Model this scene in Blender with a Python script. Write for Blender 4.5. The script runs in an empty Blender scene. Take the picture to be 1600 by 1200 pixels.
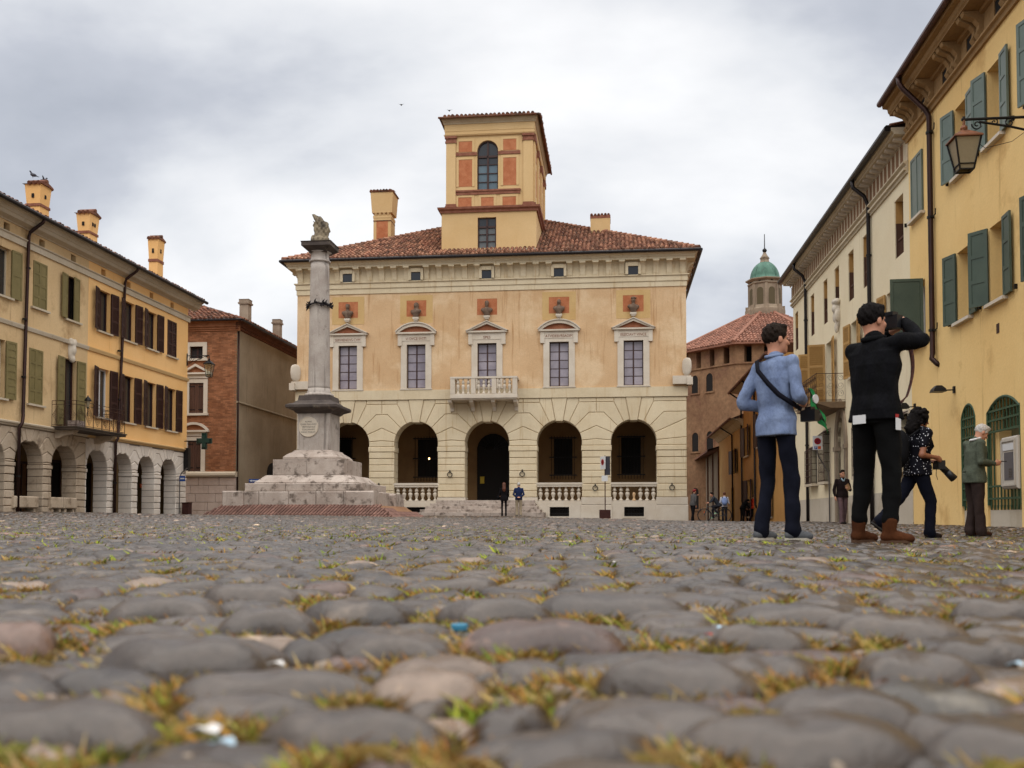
import bpy, math, random
import numpy as np
from mathutils import Vector, Matrix

R = random.Random(7)
NR = np.random.RandomState(7)
sc = bpy.context.scene
COL = sc.collection
rad = math.radians

# ------------------------------------------------------------------ camera
CAMZ = 0.17
PITCH = rad(2.0)
FPX = 1500.0                       # focal length in pixels of the 1600-wide photograph
PPY = 755.6                        # image row of the principal point
cam = bpy.data.cameras.new('camera')
cam.sensor_width = 36.0
cam.lens = 36.0 * FPX / 1600.0
cam.shift_y = (PPY - 600.0) / 1600.0
cam.clip_start = 0.02
cam.clip_end = 3000
cam.dof.use_dof = True
cam.dof.focus_distance = 22.0
cam.dof.aperture_fstop = 4.6
camo = bpy.data.objects.new('camera', cam)
camo.location = (0, 0, CAMZ)
camo.rotation_euler = (math.pi / 2 + PITCH, 0, 0)
COL.objects.link(camo)
sc.camera = camo

# ------------------------------------------------------------------ sky, sun, exposure
SUN_EL, SUN_AZ = rad(76), rad(184)       # azimuth clockwise from +Y: behind the camera
world = bpy.data.worlds.new('World')
sc.world = world
world.use_nodes = True
wn, wl = world.node_tree.nodes, world.node_tree.links
wn.clear()
def wnode(t, **k):
    n = wn.new(t)
    for a, b in k.items():
        setattr(n, a, b)
    return n
sky = wnode('ShaderNodeTexSky', sky_type='NISHITA')
sky.sun_disc = False
sky.sun_elevation = SUN_EL
sky.sun_rotation = SUN_AZ
bg1 = wnode('ShaderNodeBackground'); bg1.inputs[1].default_value = 0.10
wl.new(sky.outputs[0], bg1.inputs[0])
tc = wnode('ShaderNodeTexCoord')
sep = wnode('ShaderNodeSeparateXYZ'); wl.new(tc.outputs['Generated'], sep.inputs[0])
zc = wnode('ShaderNodeMath', operation='MAXIMUM'); wl.new(sep.outputs[2], zc.inputs[0]); zc.inputs[1].default_value = 0.0
za = wnode('ShaderNodeMath', operation='ADD'); wl.new(zc.outputs[0], za.inputs[0]); za.inputs[1].default_value = 0.42
inv = wnode('ShaderNodeMath', operation='DIVIDE'); inv.inputs[0].default_value = 1.0; wl.new(za.outputs[0], inv.inputs[1])
pv = wnode('ShaderNodeVectorMath', operation='SCALE'); wl.new(tc.outputs['Generated'], pv.inputs[0]); wl.new(inv.outputs[0], pv.inputs['Scale'])
mp_ = wnode('ShaderNodeMapping'); wl.new(pv.outputs[0], mp_.inputs[0])
mp_.inputs['Location'].default_value = (5.0, -3.2, 0.0)
mp_.inputs['Scale'].default_value = (1.0, 1.25, 1.0)
n1 = wnode('ShaderNodeTexNoise'); n1.inputs['Scale'].default_value = 1.05; n1.inputs['Detail'].default_value = 7.0; n1.inputs['Roughness'].default_value = 0.5; n1.inputs['Distortion'].default_value = 0.12
wl.new(mp_.outputs[0], n1.inputs['Vector'])
cr = wnode('ShaderNodeValToRGB'); wl.new(n1.outputs['Fac'], cr.inputs[0])
e = cr.color_ramp.elements
e[0].position = 0.35; e[0].color = (0.30, 0.32, 0.36, 1)
e[1].position = 0.61; e[1].color = (0.80, 0.795, 0.79, 1)
m = e.new(0.435); m.color = (0.42, 0.435, 0.475, 1)
m = e.new(0.49); m.color = (0.58, 0.59, 0.61, 1)
m = e.new(0.545); m.color = (0.69, 0.69, 0.695, 1)
bg2 = wnode('ShaderNodeBackground'); wl.new(cr.outputs[0], bg2.inputs[0]); bg2.inputs[1].default_value = 0.54
mixs = wnode('ShaderNodeMixShader'); mixs.inputs[0].default_value = 0.94
wl.new(bg1.outputs[0], mixs.inputs[1]); wl.new(bg2.outputs[0], mixs.inputs[2])
wo = wnode('ShaderNodeOutputWorld'); wl.new(mixs.outputs[0], wo.inputs[0])
world.cycles.sampling_method = 'MANUAL'
world.cycles.sample_map_resolution = 512

sun = bpy.data.lights.new('sun', 'SUN')
sun.energy = 1.5
sun.angle = rad(100)
sun.color = (1.0, 0.965, 0.92)
suno = bpy.data.objects.new('sun', sun)
sd = Vector((math.sin(SUN_AZ) * math.cos(SUN_EL), math.cos(SUN_AZ) * math.cos(SUN_EL), math.sin(SUN_EL)))
suno.rotation_euler = sd.to_track_quat('Z', 'Y').to_euler()
suno.location = (0, -20, 40)
COL.objects.link(suno)
sc.view_settings.view_transform = 'Standard'
sc.view_settings.look = 'None'
sc.view_settings.exposure = 1.36
sc.view_settings.gamma = 1.0
sc.view_settings.use_curve_mapping = False
sc.cycles.use_denoising = True
sc.cycles.max_bounces = 6
sc.cycles.diffuse_bounces = 4

# ------------------------------------------------------------------ frames: piazza axes (u right, v away), turned 6.1 degrees
ANG = rad(6.1)
CA, SA = math.cos(ANG), math.sin(ANG)
def uv2xy(u, v): return (u * CA + v * SA, -u * SA + v * CA)
def xy2uv(x, y): return (x * CA - y * SA, x * SA + y * CA)
def ray(px, py):
    x = (px - 800.0) / FPX; y = (PPY - py) / FPX
    return (x, math.cos(PITCH) - y * math.sin(PITCH), math.sin(PITCH) + y * math.cos(PITCH))
def on_v(px, py, v):
    d = ray(px, py); ru, rv = xy2uv(d[0], d[1]); t = v / rv
    return (ru * t, CAMZ + d[2] * t)
def on_u(px, py, u):
    d = ray(px, py); ru, rv = xy2uv(d[0], d[1]); t = u / ru
    return (rv * t, CAMZ + d[2] * t)
def at_y(px, py, Y):
    d = ray(px, py); t = Y / d[1]
    return (d[0] * t, Y, CAMZ + d[2] * t)
VP, UL, UR = 52.2, -21.3, 8.0      # palace front, left row, right row

# terrain height (world x, y), smooth blend of measured spots
GP = np.array([(0,0,0),(-1.5,2,0),(1.5,2,0),(0,5,0),(-4,6,.03),(2.2,7.85,-.015),(2.73,7.2,-.03),(5.1,12,-.10),(7.07,14.6,-.13),(10.7,24.7,-.02),(9.67,18.2,-.03),(10.3,30,-.07),
    (12.4,43,-.05),(11.8,35.8,.0),(-5,51,.25),(-12,52,.26),(-1,50,.23),(5,51,.03),(9.4,51,-.03),(10.5,50.5,-.10),(-17.5,48,.31),(-17.5,33.4,.35),(-18,25,.33),(-10,20,.15),
    (0,20,.05),(-3,12,.03),(0,35,.15),(-10,38,.25),(13,60,-.2),(13,95,-.3),(-19,56,.3),(-16,60,.3),(9,8,-.05),(0,-10,0),(-12,5,.15)], dtype=float)
def ground(x, y):
    x = np.asarray(x, float); y = np.asarray(y, float)
    num = np.zeros_like(x); den = np.zeros_like(x)
    for gx, gy, gz in GP:
        w = 1.0 / ((x - gx) ** 2 + (y - gy) ** 2 + 3.0) ** 1.6
        num += w * gz; den += w
    return num / den
def gz(x, y): return float(ground(np.array([x]), np.array([y]))[0])
def gzuv(u, v): return gz(*uv2xy(u, v))

# ------------------------------------------------------------------ materials
def lin(c):
    return tuple(((x / 255) / 12.92 if x / 255 <= 0.04045 else ((x / 255 + 0.055) / 1.055) ** 2.4) for x in c)
def alb(r, g, b, k=0.78):
    return tuple(max(0.004, x * k) for x in lin((r, g, b)))
MATS = {}
def M(name, base, base2=None, scale=1.0, rough=0.8, metal=0.0, fine=0.12, fscale=18.0, island=0.0, bump=0.0, bscale=40.0,
      stain=None, stain_s=0.6, stain_t=0.55, stain_w=0.12, streak=None, streak_t=0.58, emit=None, spec=0.3, objvar=0.0, hue=0.0, stretch=(1, 1, 1)):
    """procedural surface: two-tone noise, fine grain, per-piece variation, patches, vertical streaks, relief"""
    m = bpy.data.materials.new(name); m.use_nodes = True
    nt = m.node_tree; N, L = nt.nodes, nt.links
    b = N['Principled BSDF']
    b.inputs['Roughness'].default_value = rough; b.inputs['Metallic'].default_value = metal
    b.inputs['Specular IOR Level'].default_value = spec
    geo = N.new('ShaderNodeNewGeometry')
    pos = geo.outputs['Position']
    if stretch != (1, 1, 1):
        mm = N.new('ShaderNodeMapping'); mm.inputs['Scale'].default_value = stretch; L.new(pos, mm.inputs[0]); pos = mm.outputs[0]
    def noise(s, d=4.0, r=0.6, vec=None):
        n = N.new('ShaderNodeTexNoise'); n.inputs['Scale'].default_value = s; n.inputs['Detail'].default_value = d; n.inputs['Roughness'].default_value = r
        L.new(vec or pos, n.inputs['Vector']); return n.outputs['Fac']
    def mix(f, a, c, bl='MIX'):
        x = N.new('ShaderNodeMix'); x.data_type = 'RGBA'; x.blend_type = bl
        if isinstance(f, float): x.inputs[0].default_value = f
        else: L.new(f, x.inputs[0])
        for k, s in ((6, a), (7, c)):
            if isinstance(s, tuple): x.inputs[k].default_value = (*s, 1)
            else: L.new(s, x.inputs[k])
        return x.outputs[2]
    def remap(f, a, c, lo=0.0, hi=1.0):
        x = N.new('ShaderNodeMapRange'); L.new(f, x.inputs[0]); x.inputs[1].default_value = a; x.inputs[2].default_value = c
        x.inputs[3].default_value = lo; x.inputs[4].default_value = hi; return x.outputs[0]
    c = base
    if base2 is not None: c = mix(remap(noise(scale), 0.35, 0.65), base, base2)
    if island > 0:
        s = remap(geo.outputs['Random Per Island'], 0, 1, 1 - island, 1 + island)
        v = N.new('ShaderNodeCombineColor'); [L.new(s, v.inputs[i]) for i in range(3)]
        c = mix(1.0, c, v.outputs[0], 'MULTIPLY')
    if objvar > 0:
        oi = N.new('ShaderNodeObjectInfo')
        s = remap(oi.outputs['Random'], 0, 1, 1 - objvar, 1 + objvar)
        v = N.new('ShaderNodeCombineColor'); [L.new(s, v.inputs[i]) for i in range(3)]
        c = mix(1.0, c, v.outputs[0], 'MULTIPLY')
    if stain is not None:
        c = mix(remap(noise(stain_s, 7, 0.65), stain_t, stain_t + stain_w), c, stain)
    if streak is not None:
        mm = N.new('ShaderNodeMapping'); mm.inputs['Scale'].default_value = (5, 5, 0.35); L.new(geo.outputs['Position'], mm.inputs[0])
        c = mix(remap(noise(1.0, 5, 0.6, mm.outputs[0]), streak_t, streak_t + 0.18), c, streak)
    if fine > 0:
        s = remap(noise(fscale, 6, 0.7), 0.25, 0.75, 1 - fine, 1 + fine)
        v = N.new('ShaderNodeCombineColor'); [L.new(s, v.inputs[i]) for i in range(3)]
        c = mix(1.0, c, v.outputs[0], 'MULTIPLY')
    if isinstance(c, tuple): b.inputs['Base Color'].default_value = (*c, 1)
    else: L.new(c, b.inputs['Base Color'])
    if bump > 0:
        bp = N.new('ShaderNodeBump'); bp.inputs['Strength'].default_value = 1.0; bp.inputs['Distance'].default_value = bump
        L.new(noise(bscale, 5, 0.6), bp.inputs['Height']); L.new(bp.outputs[0], b.inputs['Normal'])
    if emit: b.inputs['Emission Color'].default_value = (*emit[0], 1); b.inputs['Emission Strength'].default_value = emit[1]
    MATS[name] = m
    return m

ochre = M('ochre_plaster', alb(227,192,150), alb(216,178,134), 0.5, 0.9, fine=.12, bump=.008, bscale=14, stain=alb(236,206,166), stain_s=.36, stain_t=.51, streak=alb(186,140,92), streak_t=.57)
cream = M('cream_stone', alb(234,218,186), alb(224,206,172), 0.9, 0.85, objvar=.05, fine=.09, bump=.006, bscale=18, streak=alb(200,172,130), streak_t=.57)
creamd = M('cream_joint', alb(200,170,126), None, fine=.1)
whites = M('white_stone', alb(226,215,198), alb(214,200,180), 1.2, 0.7, fine=.07, streak=alb(196,180,158), streak_t=.66, objvar=.03)
terra = M('terracotta_panel', alb(202,132,92), alb(184,110,72), 3, 0.9, fine=.15, bump=.006)
rosso = M('red_moulding', alb(158,106,84), alb(134,82,62), 4, 0.85, fine=.25, fscale=30)
busts = M('grey_bust_stone', alb(134,112,94), alb(104,84,70), 5, 0.8, fine=.2)
tilem = M('roof_tile', alb(132,84,66), alb(180,136,108), 2.2, 0.85, island=.55, fine=.22, fscale=14, stain=alb(92,66,52), stain_s=1.6, stain_t=.55)
tiled = M('dark_roof_tile', alb(112,66,48), alb(140,96,72), 2.2, 0.85, island=.45, fine=.25, fscale=14, stain=alb(70,58,48), stain_s=1.6, stain_t=.52)
tilef = M('church_roof_tile', alb(160,112,92), alb(140,96,78), .8, 0.85, island=.35, fine=.15)
iron = M('dark_iron', (.012,.011,.011), None, rough=.45, metal=.4, fine=0)
rust = M('brown_iron', (.05,.022,.016), None, rough=.5, metal=.3, fine=.2)
pipem = M('brown_downpipe', (.045,.02,.016), (.03,.016,.014), 2, rough=.4, metal=.5, fine=.1)
gutm = M('dark_gutter', (.02,.016,.016), None, rough=.4, metal=.5, fine=.1)
darkglass = M('dark_glass', (.02,.022,.026), None, rough=.08, spec=.6, fine=0)
blueglass = M('blue_blind_glass', (.10,.15,.18), (.07,.11,.14), .8, rough=.12, spec=.6, fine=0)
curtain = M('lilac_curtain_glass', alb(172,164,172), alb(146,138,150), 1.3, rough=.12, spec=.5, fine=.06, objvar=.12)
sash = M('brown_sash', (.045,.02,.016), None, rough=.5, fine=.1)
dark = M('dark_interior', (.012,.010,.009), None, rough=.9, fine=0)
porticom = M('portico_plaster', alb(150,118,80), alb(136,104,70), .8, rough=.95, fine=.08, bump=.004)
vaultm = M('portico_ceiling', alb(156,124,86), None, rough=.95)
orange = M('orange_plaster', alb(240,194,132,.95), alb(234,184,118,.95), .35, .9, fine=.06, bump=.004, bscale=20, streak=alb(206,146,76), streak_t=.66)
beige = M('beige_plaster', alb(224,194,148,.86), alb(210,178,132,.86), .45, .92, fine=.10, bump=.006, bscale=14, stain=alb(184,150,106), stain_s=.5, stain_t=.54, streak=alb(168,134,92), streak_t=.6)
greystone = M('pale_ashlar', alb(220,210,198,.95), alb(208,196,182,.95), 1.1, .85, objvar=.07, fine=.1, bump=.008, bscale=16, streak=alb(170,156,142), streak_t=.62)
beigestone = M('weathered_ashlar', alb(200,182,160,.85), alb(180,160,136,.85), 1.1, .9, objvar=.09, fine=.14, bump=.010, bscale=14, stain=alb(128,110,92), stain_s=1.1, stain_t=.56, streak=alb(132,114,96), streak_t=.58)
moulding = M('pale_moulding', alb(214,200,178), alb(202,186,160), .8, .85, fine=.08, streak=alb(176,158,134), streak_t=.62)
olive = M('olive_shutter', alb(140,126,82), alb(124,112,70), 1.5, .6, fine=.1, streak=alb(110,100,62), streak_t=.62)
brownsh = M('brown_shutter', alb(64,34,28), alb(54,28,24), 2, .55, fine=.12)
greensh = M('green_shutter', alb(80,95,82), alb(70,85,74), 1.5, .5, fine=.08, spec=.4)
greengrille = M('green_grille', alb(58,84,60), None, rough=.5, fine=.1)
tansh = M('tan_shutter', alb(196,154,92), alb(182,140,82), 1.5, .6, fine=.1)
whitebld = M('cream_white_plaster', alb(234,221,190,.92), alb(226,211,178,.92), .4, .9, fine=.06, bump=.004, bscale=16, streak=alb(204,182,138), streak_t=.64)
dado = M('white_dado_plaster', alb(212,200,182), alb(200,188,168), .7, .9, fine=.07, stain=alb(186,172,150), stain_s=1.0, stain_t=.56)
yellow = M('yellow_plaster', alb(238,204,140,.92), alb(230,192,126,.92), .3, .9, fine=.06, bump=.005, bscale=18, streak=alb(204,162,98), streak_t=.6, stain=alb(224,182,116), stain_s=.7, stain_t=.56)
yelcorn = M('tan_cornice', alb(176,142,98), alb(160,126,84), 1.5, .9, fine=.14, bump=.006, streak=alb(140,110,74), streak_t=.6)
corn2 = M('stone_cornice', alb(206,188,158), alb(190,170,138), 1.5, .9, fine=.1)
brownin = M('brown_niche', alb(140,104,74), None, fine=.1)
brick = M('red_brick', alb(170,116,82), alb(146,94,62), 2.0, .9, island=.28, fine=.2, fscale=20)
mortar = M('brick_mortar', alb(150,112,82), None, rough=.95, fine=.15)
brickfar = M('church_brick', alb(154,120,90), alb(134,100,74), .5, .92, fine=.35, fscale=3.2, stain=alb(130,94,74), stain_s=.25, stain_t=.55)
sidewall = M('brown_rough_plaster', alb(178,162,138), alb(156,140,116), .5, .95, fine=.14, bump=.012, bscale=8, streak=alb(134,118,96), streak_t=.58)
limestone = M('grey_limestone', alb(196,186,176), alb(172,160,150), 1.3, .85, fine=.16, fscale=26, bump=.008, bscale=20, streak=alb(96,86,80), streak_t=.56, stain=alb(108,98,90), stain_s=1.8, stain_t=.6)
palestone = M('stained_white_stone', alb(200,186,174), alb(174,158,146), 1.4, .85, fine=.14, fscale=22, bump=.01, bscale=14, stain=alb(114,101,91), stain_s=3.0, stain_t=.525, stain_w=.12, streak=alb(140,126,116), streak_t=.62, objvar=.06)
blackstone = M('soot_dark_stone', alb(92,82,76), alb(70,62,58), 2.2, .85, fine=.22, fscale=20, bump=.012, bscale=14, stain=alb(128,116,100), stain_s=2.0, stain_t=.56)
apronbrick = M('apron_brick', alb(134,100,88), alb(112,82,72), 1.8, .9, objvar=.22, fine=.2)
sand = M('ochre_street_plaster', alb(196,146,82), alb(178,128,68), .5, .92, fine=.1, streak=alb(150,108,60), streak_t=.58)
shedw = M('grey_shed_boards', alb(146,130,108), alb(126,110,92), 1.0, .9, fine=.16, stretch=(3,3,.4))
copper = M('green_copper', alb(92,132,114), alb(66,104,88), 1.2, .6, metal=.1, fine=.18, streak=alb(66,84,72), streak_t=.55)
lantstone = M('lantern_stone', alb(164,146,124), alb(140,122,104), .8, .9, fine=.14, streak=alb(112,98,84), streak_t=.56)
def glassmat(name, tint, k):
    m = bpy.data.materials.new(name); m.use_nodes = True; N, L = m.node_tree.nodes, m.node_tree.links; N.remove(N['Principled BSDF'])
    t = N.new('ShaderNodeBsdfTransparent'); t.inputs[0].default_value = (*tint, 1); g = N.new('ShaderNodeBsdfGlossy'); g.inputs['Roughness'].default_value = .06; x = N.new('ShaderNodeMixShader'); x.inputs[0].default_value = k
    L.new(t.outputs[0], x.inputs[1]); L.new(g.outputs[0], x.inputs[2]); L.new(x.outputs[0], N['Material Output'].inputs[0]); return m
clearglass = glassmat('clear_glass', (.86,.88,.86), .12)
lampglass = M('lamp_glass', alb(150,138,112), None, rough=.25, spec=.5, fine=.1)
coppertop = M('copper_lamp_top', alb(150,92,58), alb(120,80,58), 8, rough=.5, metal=.4, fine=.15)
bluep = M('blue_sign_paint', alb(30,74,150), None, rough=.4, fine=0)
whitep = M('white_paint', alb(222,222,222), None, rough=.5, fine=.03)
redp = M('red_sign_paint', alb(170,40,44), None, rough=.4, fine=0)
orangep = M('orange_sign_paint', alb(214,96,40), None, rough=.4, fine=0)
greenx = M('dark_green_sign', alb(20,44,36), None, rough=.3, fine=.1)
yellowp = M('yellow_paper', alb(200,170,60), None, rough=.8, fine=.05)
greysteel = M('grey_steel', alb(112,106,102), None, rough=.4, metal=.5, fine=.05)
atmm = M('atm_panel', alb(198,190,178), None, rough=.5, fine=.06)
corten = M('rust_box', alb(70,36,28), alb(60,30,24), 4, .8, fine=.12)
wreathm = M('black_wreath', (.010,.006,.008), None, rough=.6, fine=.2)

# ------------------------------------------------------------------ mesh builder
ORG = {}
def tag(o, label=None, cat=None, group=None, kind=None):
    if label: o['label'] = label
    if cat: o['category'] = cat
    if group: o['group'] = group
    if kind: o['kind'] = kind
    return o
def root(name, org, label, cat, group=None, kind=None, rotz=None):
    """an Empty at a thing's base in piazza axes (u, v, z); children are modelled in the same axes"""
    o = bpy.data.objects.new(name, None)
    o.empty_display_size = .2
    x, y = uv2xy(org[0], org[1]); o.location = (x, y, org[2]); o.rotation_euler = (0, 0, -ANG if rotz is None else rotz)
    COL.objects.link(o); ORG[o.name] = Vector(org)
    return tag(o, label, cat, group, kind)
def ident(s, t, z): return (s, t, z)
class MB:
    def __init__(self, mp=ident):
        self.v = []; self.f = []; self.mi = []; self.mp = mp
    def add(self, vs, fs, mi=0):
        n = len(self.v); self.v += [self.mp(*p) for p in vs]
        self.f += [tuple(i + n for i in f) for f in fs]; self.mi += [mi] * len(fs)
        return self
    def box(self, x0, x1, y0, y1, z0, z1, mi=0):
        return self.add([(x0,y0,z0),(x1,y0,z0),(x1,y1,z0),(x0,y1,z0),(x0,y0,z1),(x1,y0,z1),(x1,y1,z1),(x0,y1,z1)],
                 [(0,3,2,1),(4,5,6,7),(0,1,5,4),(1,2,6,5),(2,3,7,6),(3,0,4,7)], mi)
    def prism(self, poly, a0, a1, axis='y', mi=0):
        """poly in the two other axes (x,z | y,z | x,y) pushed along axis"""
        def P(p, a):
            return (p[0], a, p[1]) if axis == 'y' else ((a, p[0], p[1]) if axis == 'x' else (p[0], p[1], a))
        n = len(poly)
        vs = [P(p, a0) for p in poly] + [P(p, a1) for p in poly]
        fs = [tuple(range(n)), tuple(range(2 * n - 1, n - 1, -1))] + [(i, n + i, n + (i + 1) % n, (i + 1) % n) for i in range(n)]
        return self.add(vs, fs, mi)
    def block(self, poly, t0, t1, ch=.02, mi=0):
        """dressed stone: outline poly (s,z), chamfered front at t0, back at t1"""
        ins = inset(poly, ch); n = len(poly)
        vs = [(p[0], t0, p[1]) for p in ins] + [(p[0], t0 + ch, p[1]) for p in poly] + [(p[0], t1, p[1]) for p in poly]
        fs = [tuple(range(n)), tuple(range(3 * n - 1, 2 * n - 1, -1))]
        for k in (0, n): fs += [(k + i, k + n + i, k + n + (i + 1) % n, k + (i + 1) % n) for i in range(n)]
        return self.add(vs, fs, mi)
    def tube(self, pts, r, n=6, mi=0, cap=True):
        pts = [Vector(p) for p in pts]; k = len(pts)
        rr = r if isinstance(r, (list, tuple)) else [r] * k
        vs = []; up = None
        for i, p in enumerate(pts):
            d = (pts[min(i + 1, k - 1)] - pts[max(i - 1, 0)])
            d = d.normalized() if d.length > 1e-9 else Vector((0, 0, 1))
            if up is None: up = Vector((0, 0, 1)) if abs(d.z) < .9 else Vector((0, 1, 0))
            a = d.cross(up)
            if a.length < 1e-3: a = d.cross(Vector((1, 0, 0)))
            a.normalize(); b = a.cross(d)
            for j in range(n):
                t = 2 * math.pi * j / n + math.pi / n
                vs.append(tuple(p + a * (math.cos(t) * rr[i]) + b * (math.sin(t) * rr[i])))
        fs = [(i * n + j, i * n + (j + 1) % n, (i + 1) * n + (j + 1) % n, (i + 1) * n + j) for i in range(k - 1) for j in range(n)]
        if cap: fs += [tuple(range(n - 1, -1, -1)), tuple(range((k - 1) * n, k * n))]
        return self.add(vs, fs, mi)
    def lathe(self, prof, c=(0, 0, 0), n=16, mi=0, a0=0.0, sq=False):
        vs = []
        for r, z in prof:
            for j in range(n):
                t = a0 + 2 * math.pi * j / n
                vs.append((c[0] + r * math.cos(t), c[1] + r * math.sin(t), c[2] + z))
        k = len(prof)
        fs = [(i * n + j, i * n + (j + 1) % n, (i + 1) * n + (j + 1) % n, (i + 1) * n + j) for i in range(k - 1) for j in range(n)]
        fs += [tuple(range(n - 1, -1, -1)), tuple(range((k - 1) * n, k * n))]
        return self.add(vs, fs, mi)
    def sq(self, prof, c=(0, 0), mi=0):
        """square-plan profile: (half width, z) pairs; half width may be a pair"""
        vs = []
        for h, z in prof:
            hx, hy = h if isinstance(h, tuple) else (h, h)
            vs += [(c[0]-hx,c[1]-hy,z),(c[0]+hx,c[1]-hy,z),(c[0]+hx,c[1]+hy,z),(c[0]-hx,c[1]+hy,z)]
        k = len(prof)
        fs = [(i*4+j, i*4+(j+1)%4, (i+1)*4+(j+1)%4, (i+1)*4+j) for i in range(k-1) for j in range(4)] + [(3,2,1,0), tuple(range(4*k-4, 4*k))]
        return self.add(vs, fs, mi)
    def wall(self, s0, s1, z0, z1, holes=(), t0=0.0, t1=0.3, mi=0):
        """a front sheet with rectangular openings and their reveals"""
        S = sorted({s0, s1, *[min(max(h[i], s0), s1) for h in holes for i in (0, 1)]})
        Z = sorted({z0, z1, *[min(max(h[i], z0), z1) for h in holes for i in (2, 3)]})
        for a, b in zip(S, S[1:]):
            for c, d in zip(Z, Z[1:]):
                cs, cz = (a + b) / 2, (c + d) / 2
                if any(h[0] < cs < h[1] and h[2] < cz < h[3] for h in holes): continue
                self.add([(a,t0,c),(b,t0,c),(b,t0,d),(a,t0,d)], [(0,1,2,3)], mi)
        for h in holes:
            a, b, c, d = h
            self.add([(a,t0,c),(a,t1,c),(a,t1,d),(a,t0,d)], [(0,1,2,3)], mi)
            self.add([(b,t0,c),(b,t1,c),(b,t1,d),(b,t0,d)], [(3,2,1,0)], mi)
            self.add([(a,t0,d),(b,t0,d),(b,t1,d),(a,t1,d)], [(3,2,1,0)], mi)
            self.add([(a,t0,c),(b,t0,c),(b,t1,c),(a,t1,c)], [(0,1,2,3)], mi)
        return self
    def mesh(self, name, mats, org=(0, 0, 0), smooth=False):
        me = bpy.data.meshes.new(name)
        o = org
        me.from_pydata([(p[0]-o[0], p[1]-o[1], p[2]-o[2]) for p in self.v], [], self.f)
        if not isinstance(mats, (list, tuple)): mats = [mats]
        for x in mats: me.materials.append(x)
        if len(mats) > 1: me.polygons.foreach_set('material_index', self.mi)
        if smooth: me.polygons.foreach_set('use_smooth', [True] * len(me.polygons))
        me.update()
        return me
    def build(self, name, mats, parent=None, org=None, smooth=False):
        if parent is not None:
            og = ORG[parent.name]; me = self.mesh(name, mats, og, smooth)
            o = bpy.data.objects.new(name, me); COL.objects.link(o); o.parent = parent; ORG[o.name] = og
        else:
            og = Vector(org); me = self.mesh(name, mats, og, smooth)
            o = bpy.data.objects.new(name, me); COL.objects.link(o)
            x, y = uv2xy(og[0], og[1]); o.location = (x, y, og[2]); o.rotation_euler = (0, 0, -ANG); ORG[o.name] = og
        return o
def put(name, me, parent, p, rotz=0.0, scale=None):
    """a shared mesh set at p (piazza axes) as a part of parent"""
    o = bpy.data.objects.new(name, me); COL.objects.link(o); o.parent = parent
    og = ORG[parent.name]; o.location = (p[0]-og[0], p[1]-og[1], p[2]-og[2]); o.rotation_euler = (0, 0, rotz)
    if scale: o.scale = scale
    ORG[o.name] = Vector((0, 0, 0))
    return o
def putw(name, me, p, rotz=0.0, scale=None):
    o = bpy.data.objects.new(name, me); COL.objects.link(o); o.location = p; o.rotation_euler = (0, 0, rotz)
    if scale: o.scale = scale
    return o
def area2(poly): return sum(poly[i][0]*poly[(i+1)%len(poly)][1]-poly[(i+1)%len(poly)][0]*poly[i][1] for i in range(len(poly)))
def inset(poly, d):
    sg = 1 if area2(poly) > 0 else -1
    n = len(poly); out = []
    for i in range(n):
        p0, p1, p2 = poly[i-1], poly[i], poly[(i+1) % n]
        def nrm(a, b):
            x, y = b[0]-a[0], b[1]-a[1]; l = math.hypot(x, y) or 1e-9
            return (-y/l*sg, x/l*sg)
        n1, n2 = nrm(p0, p1), nrm(p1, p2)
        bx, by = n1[0]+n2[0], n1[1]+n2[1]; l2 = bx*bx+by*by
        if l2 < .08: bx, by, l2 = n1[0], n1[1], 2.0
        k = min(2*d/l2, 2.2*d)
        out.append((p1[0]+bx*k, p1[1]+by*k))
    return out
def arc(cs, cz, r, a0, a1, n, rz=None):
    rz = rz or r
    return [(cs + r*math.cos(rad(a0+(a1-a0)*i/n)), cz + rz*math.sin(rad(a0+(a1-a0)*i/n))) for i in range(n+1)]
def mpP(s, t, z): return (s, VP + t, z)           # palace front
def mpL(s, t, z): return (UL - t, s, z)           # left row front (faces right)
def mpR(s, t, z): return (UR + t, s, z)           # right row front (faces left)
def vL(px): return on_u(px, 700, UL)[0]
def vR(px): return on_u(px, 700, UR)[0]
def uP(px): return on_v(px, 700, VP)[0]
def zL(px, py): return on_u(px, py, UL)[1]
def zR(px, py): return on_u(px, py, UR)[1]
def zP(py, px=768): return on_v(px, py, VP)[1]

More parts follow.
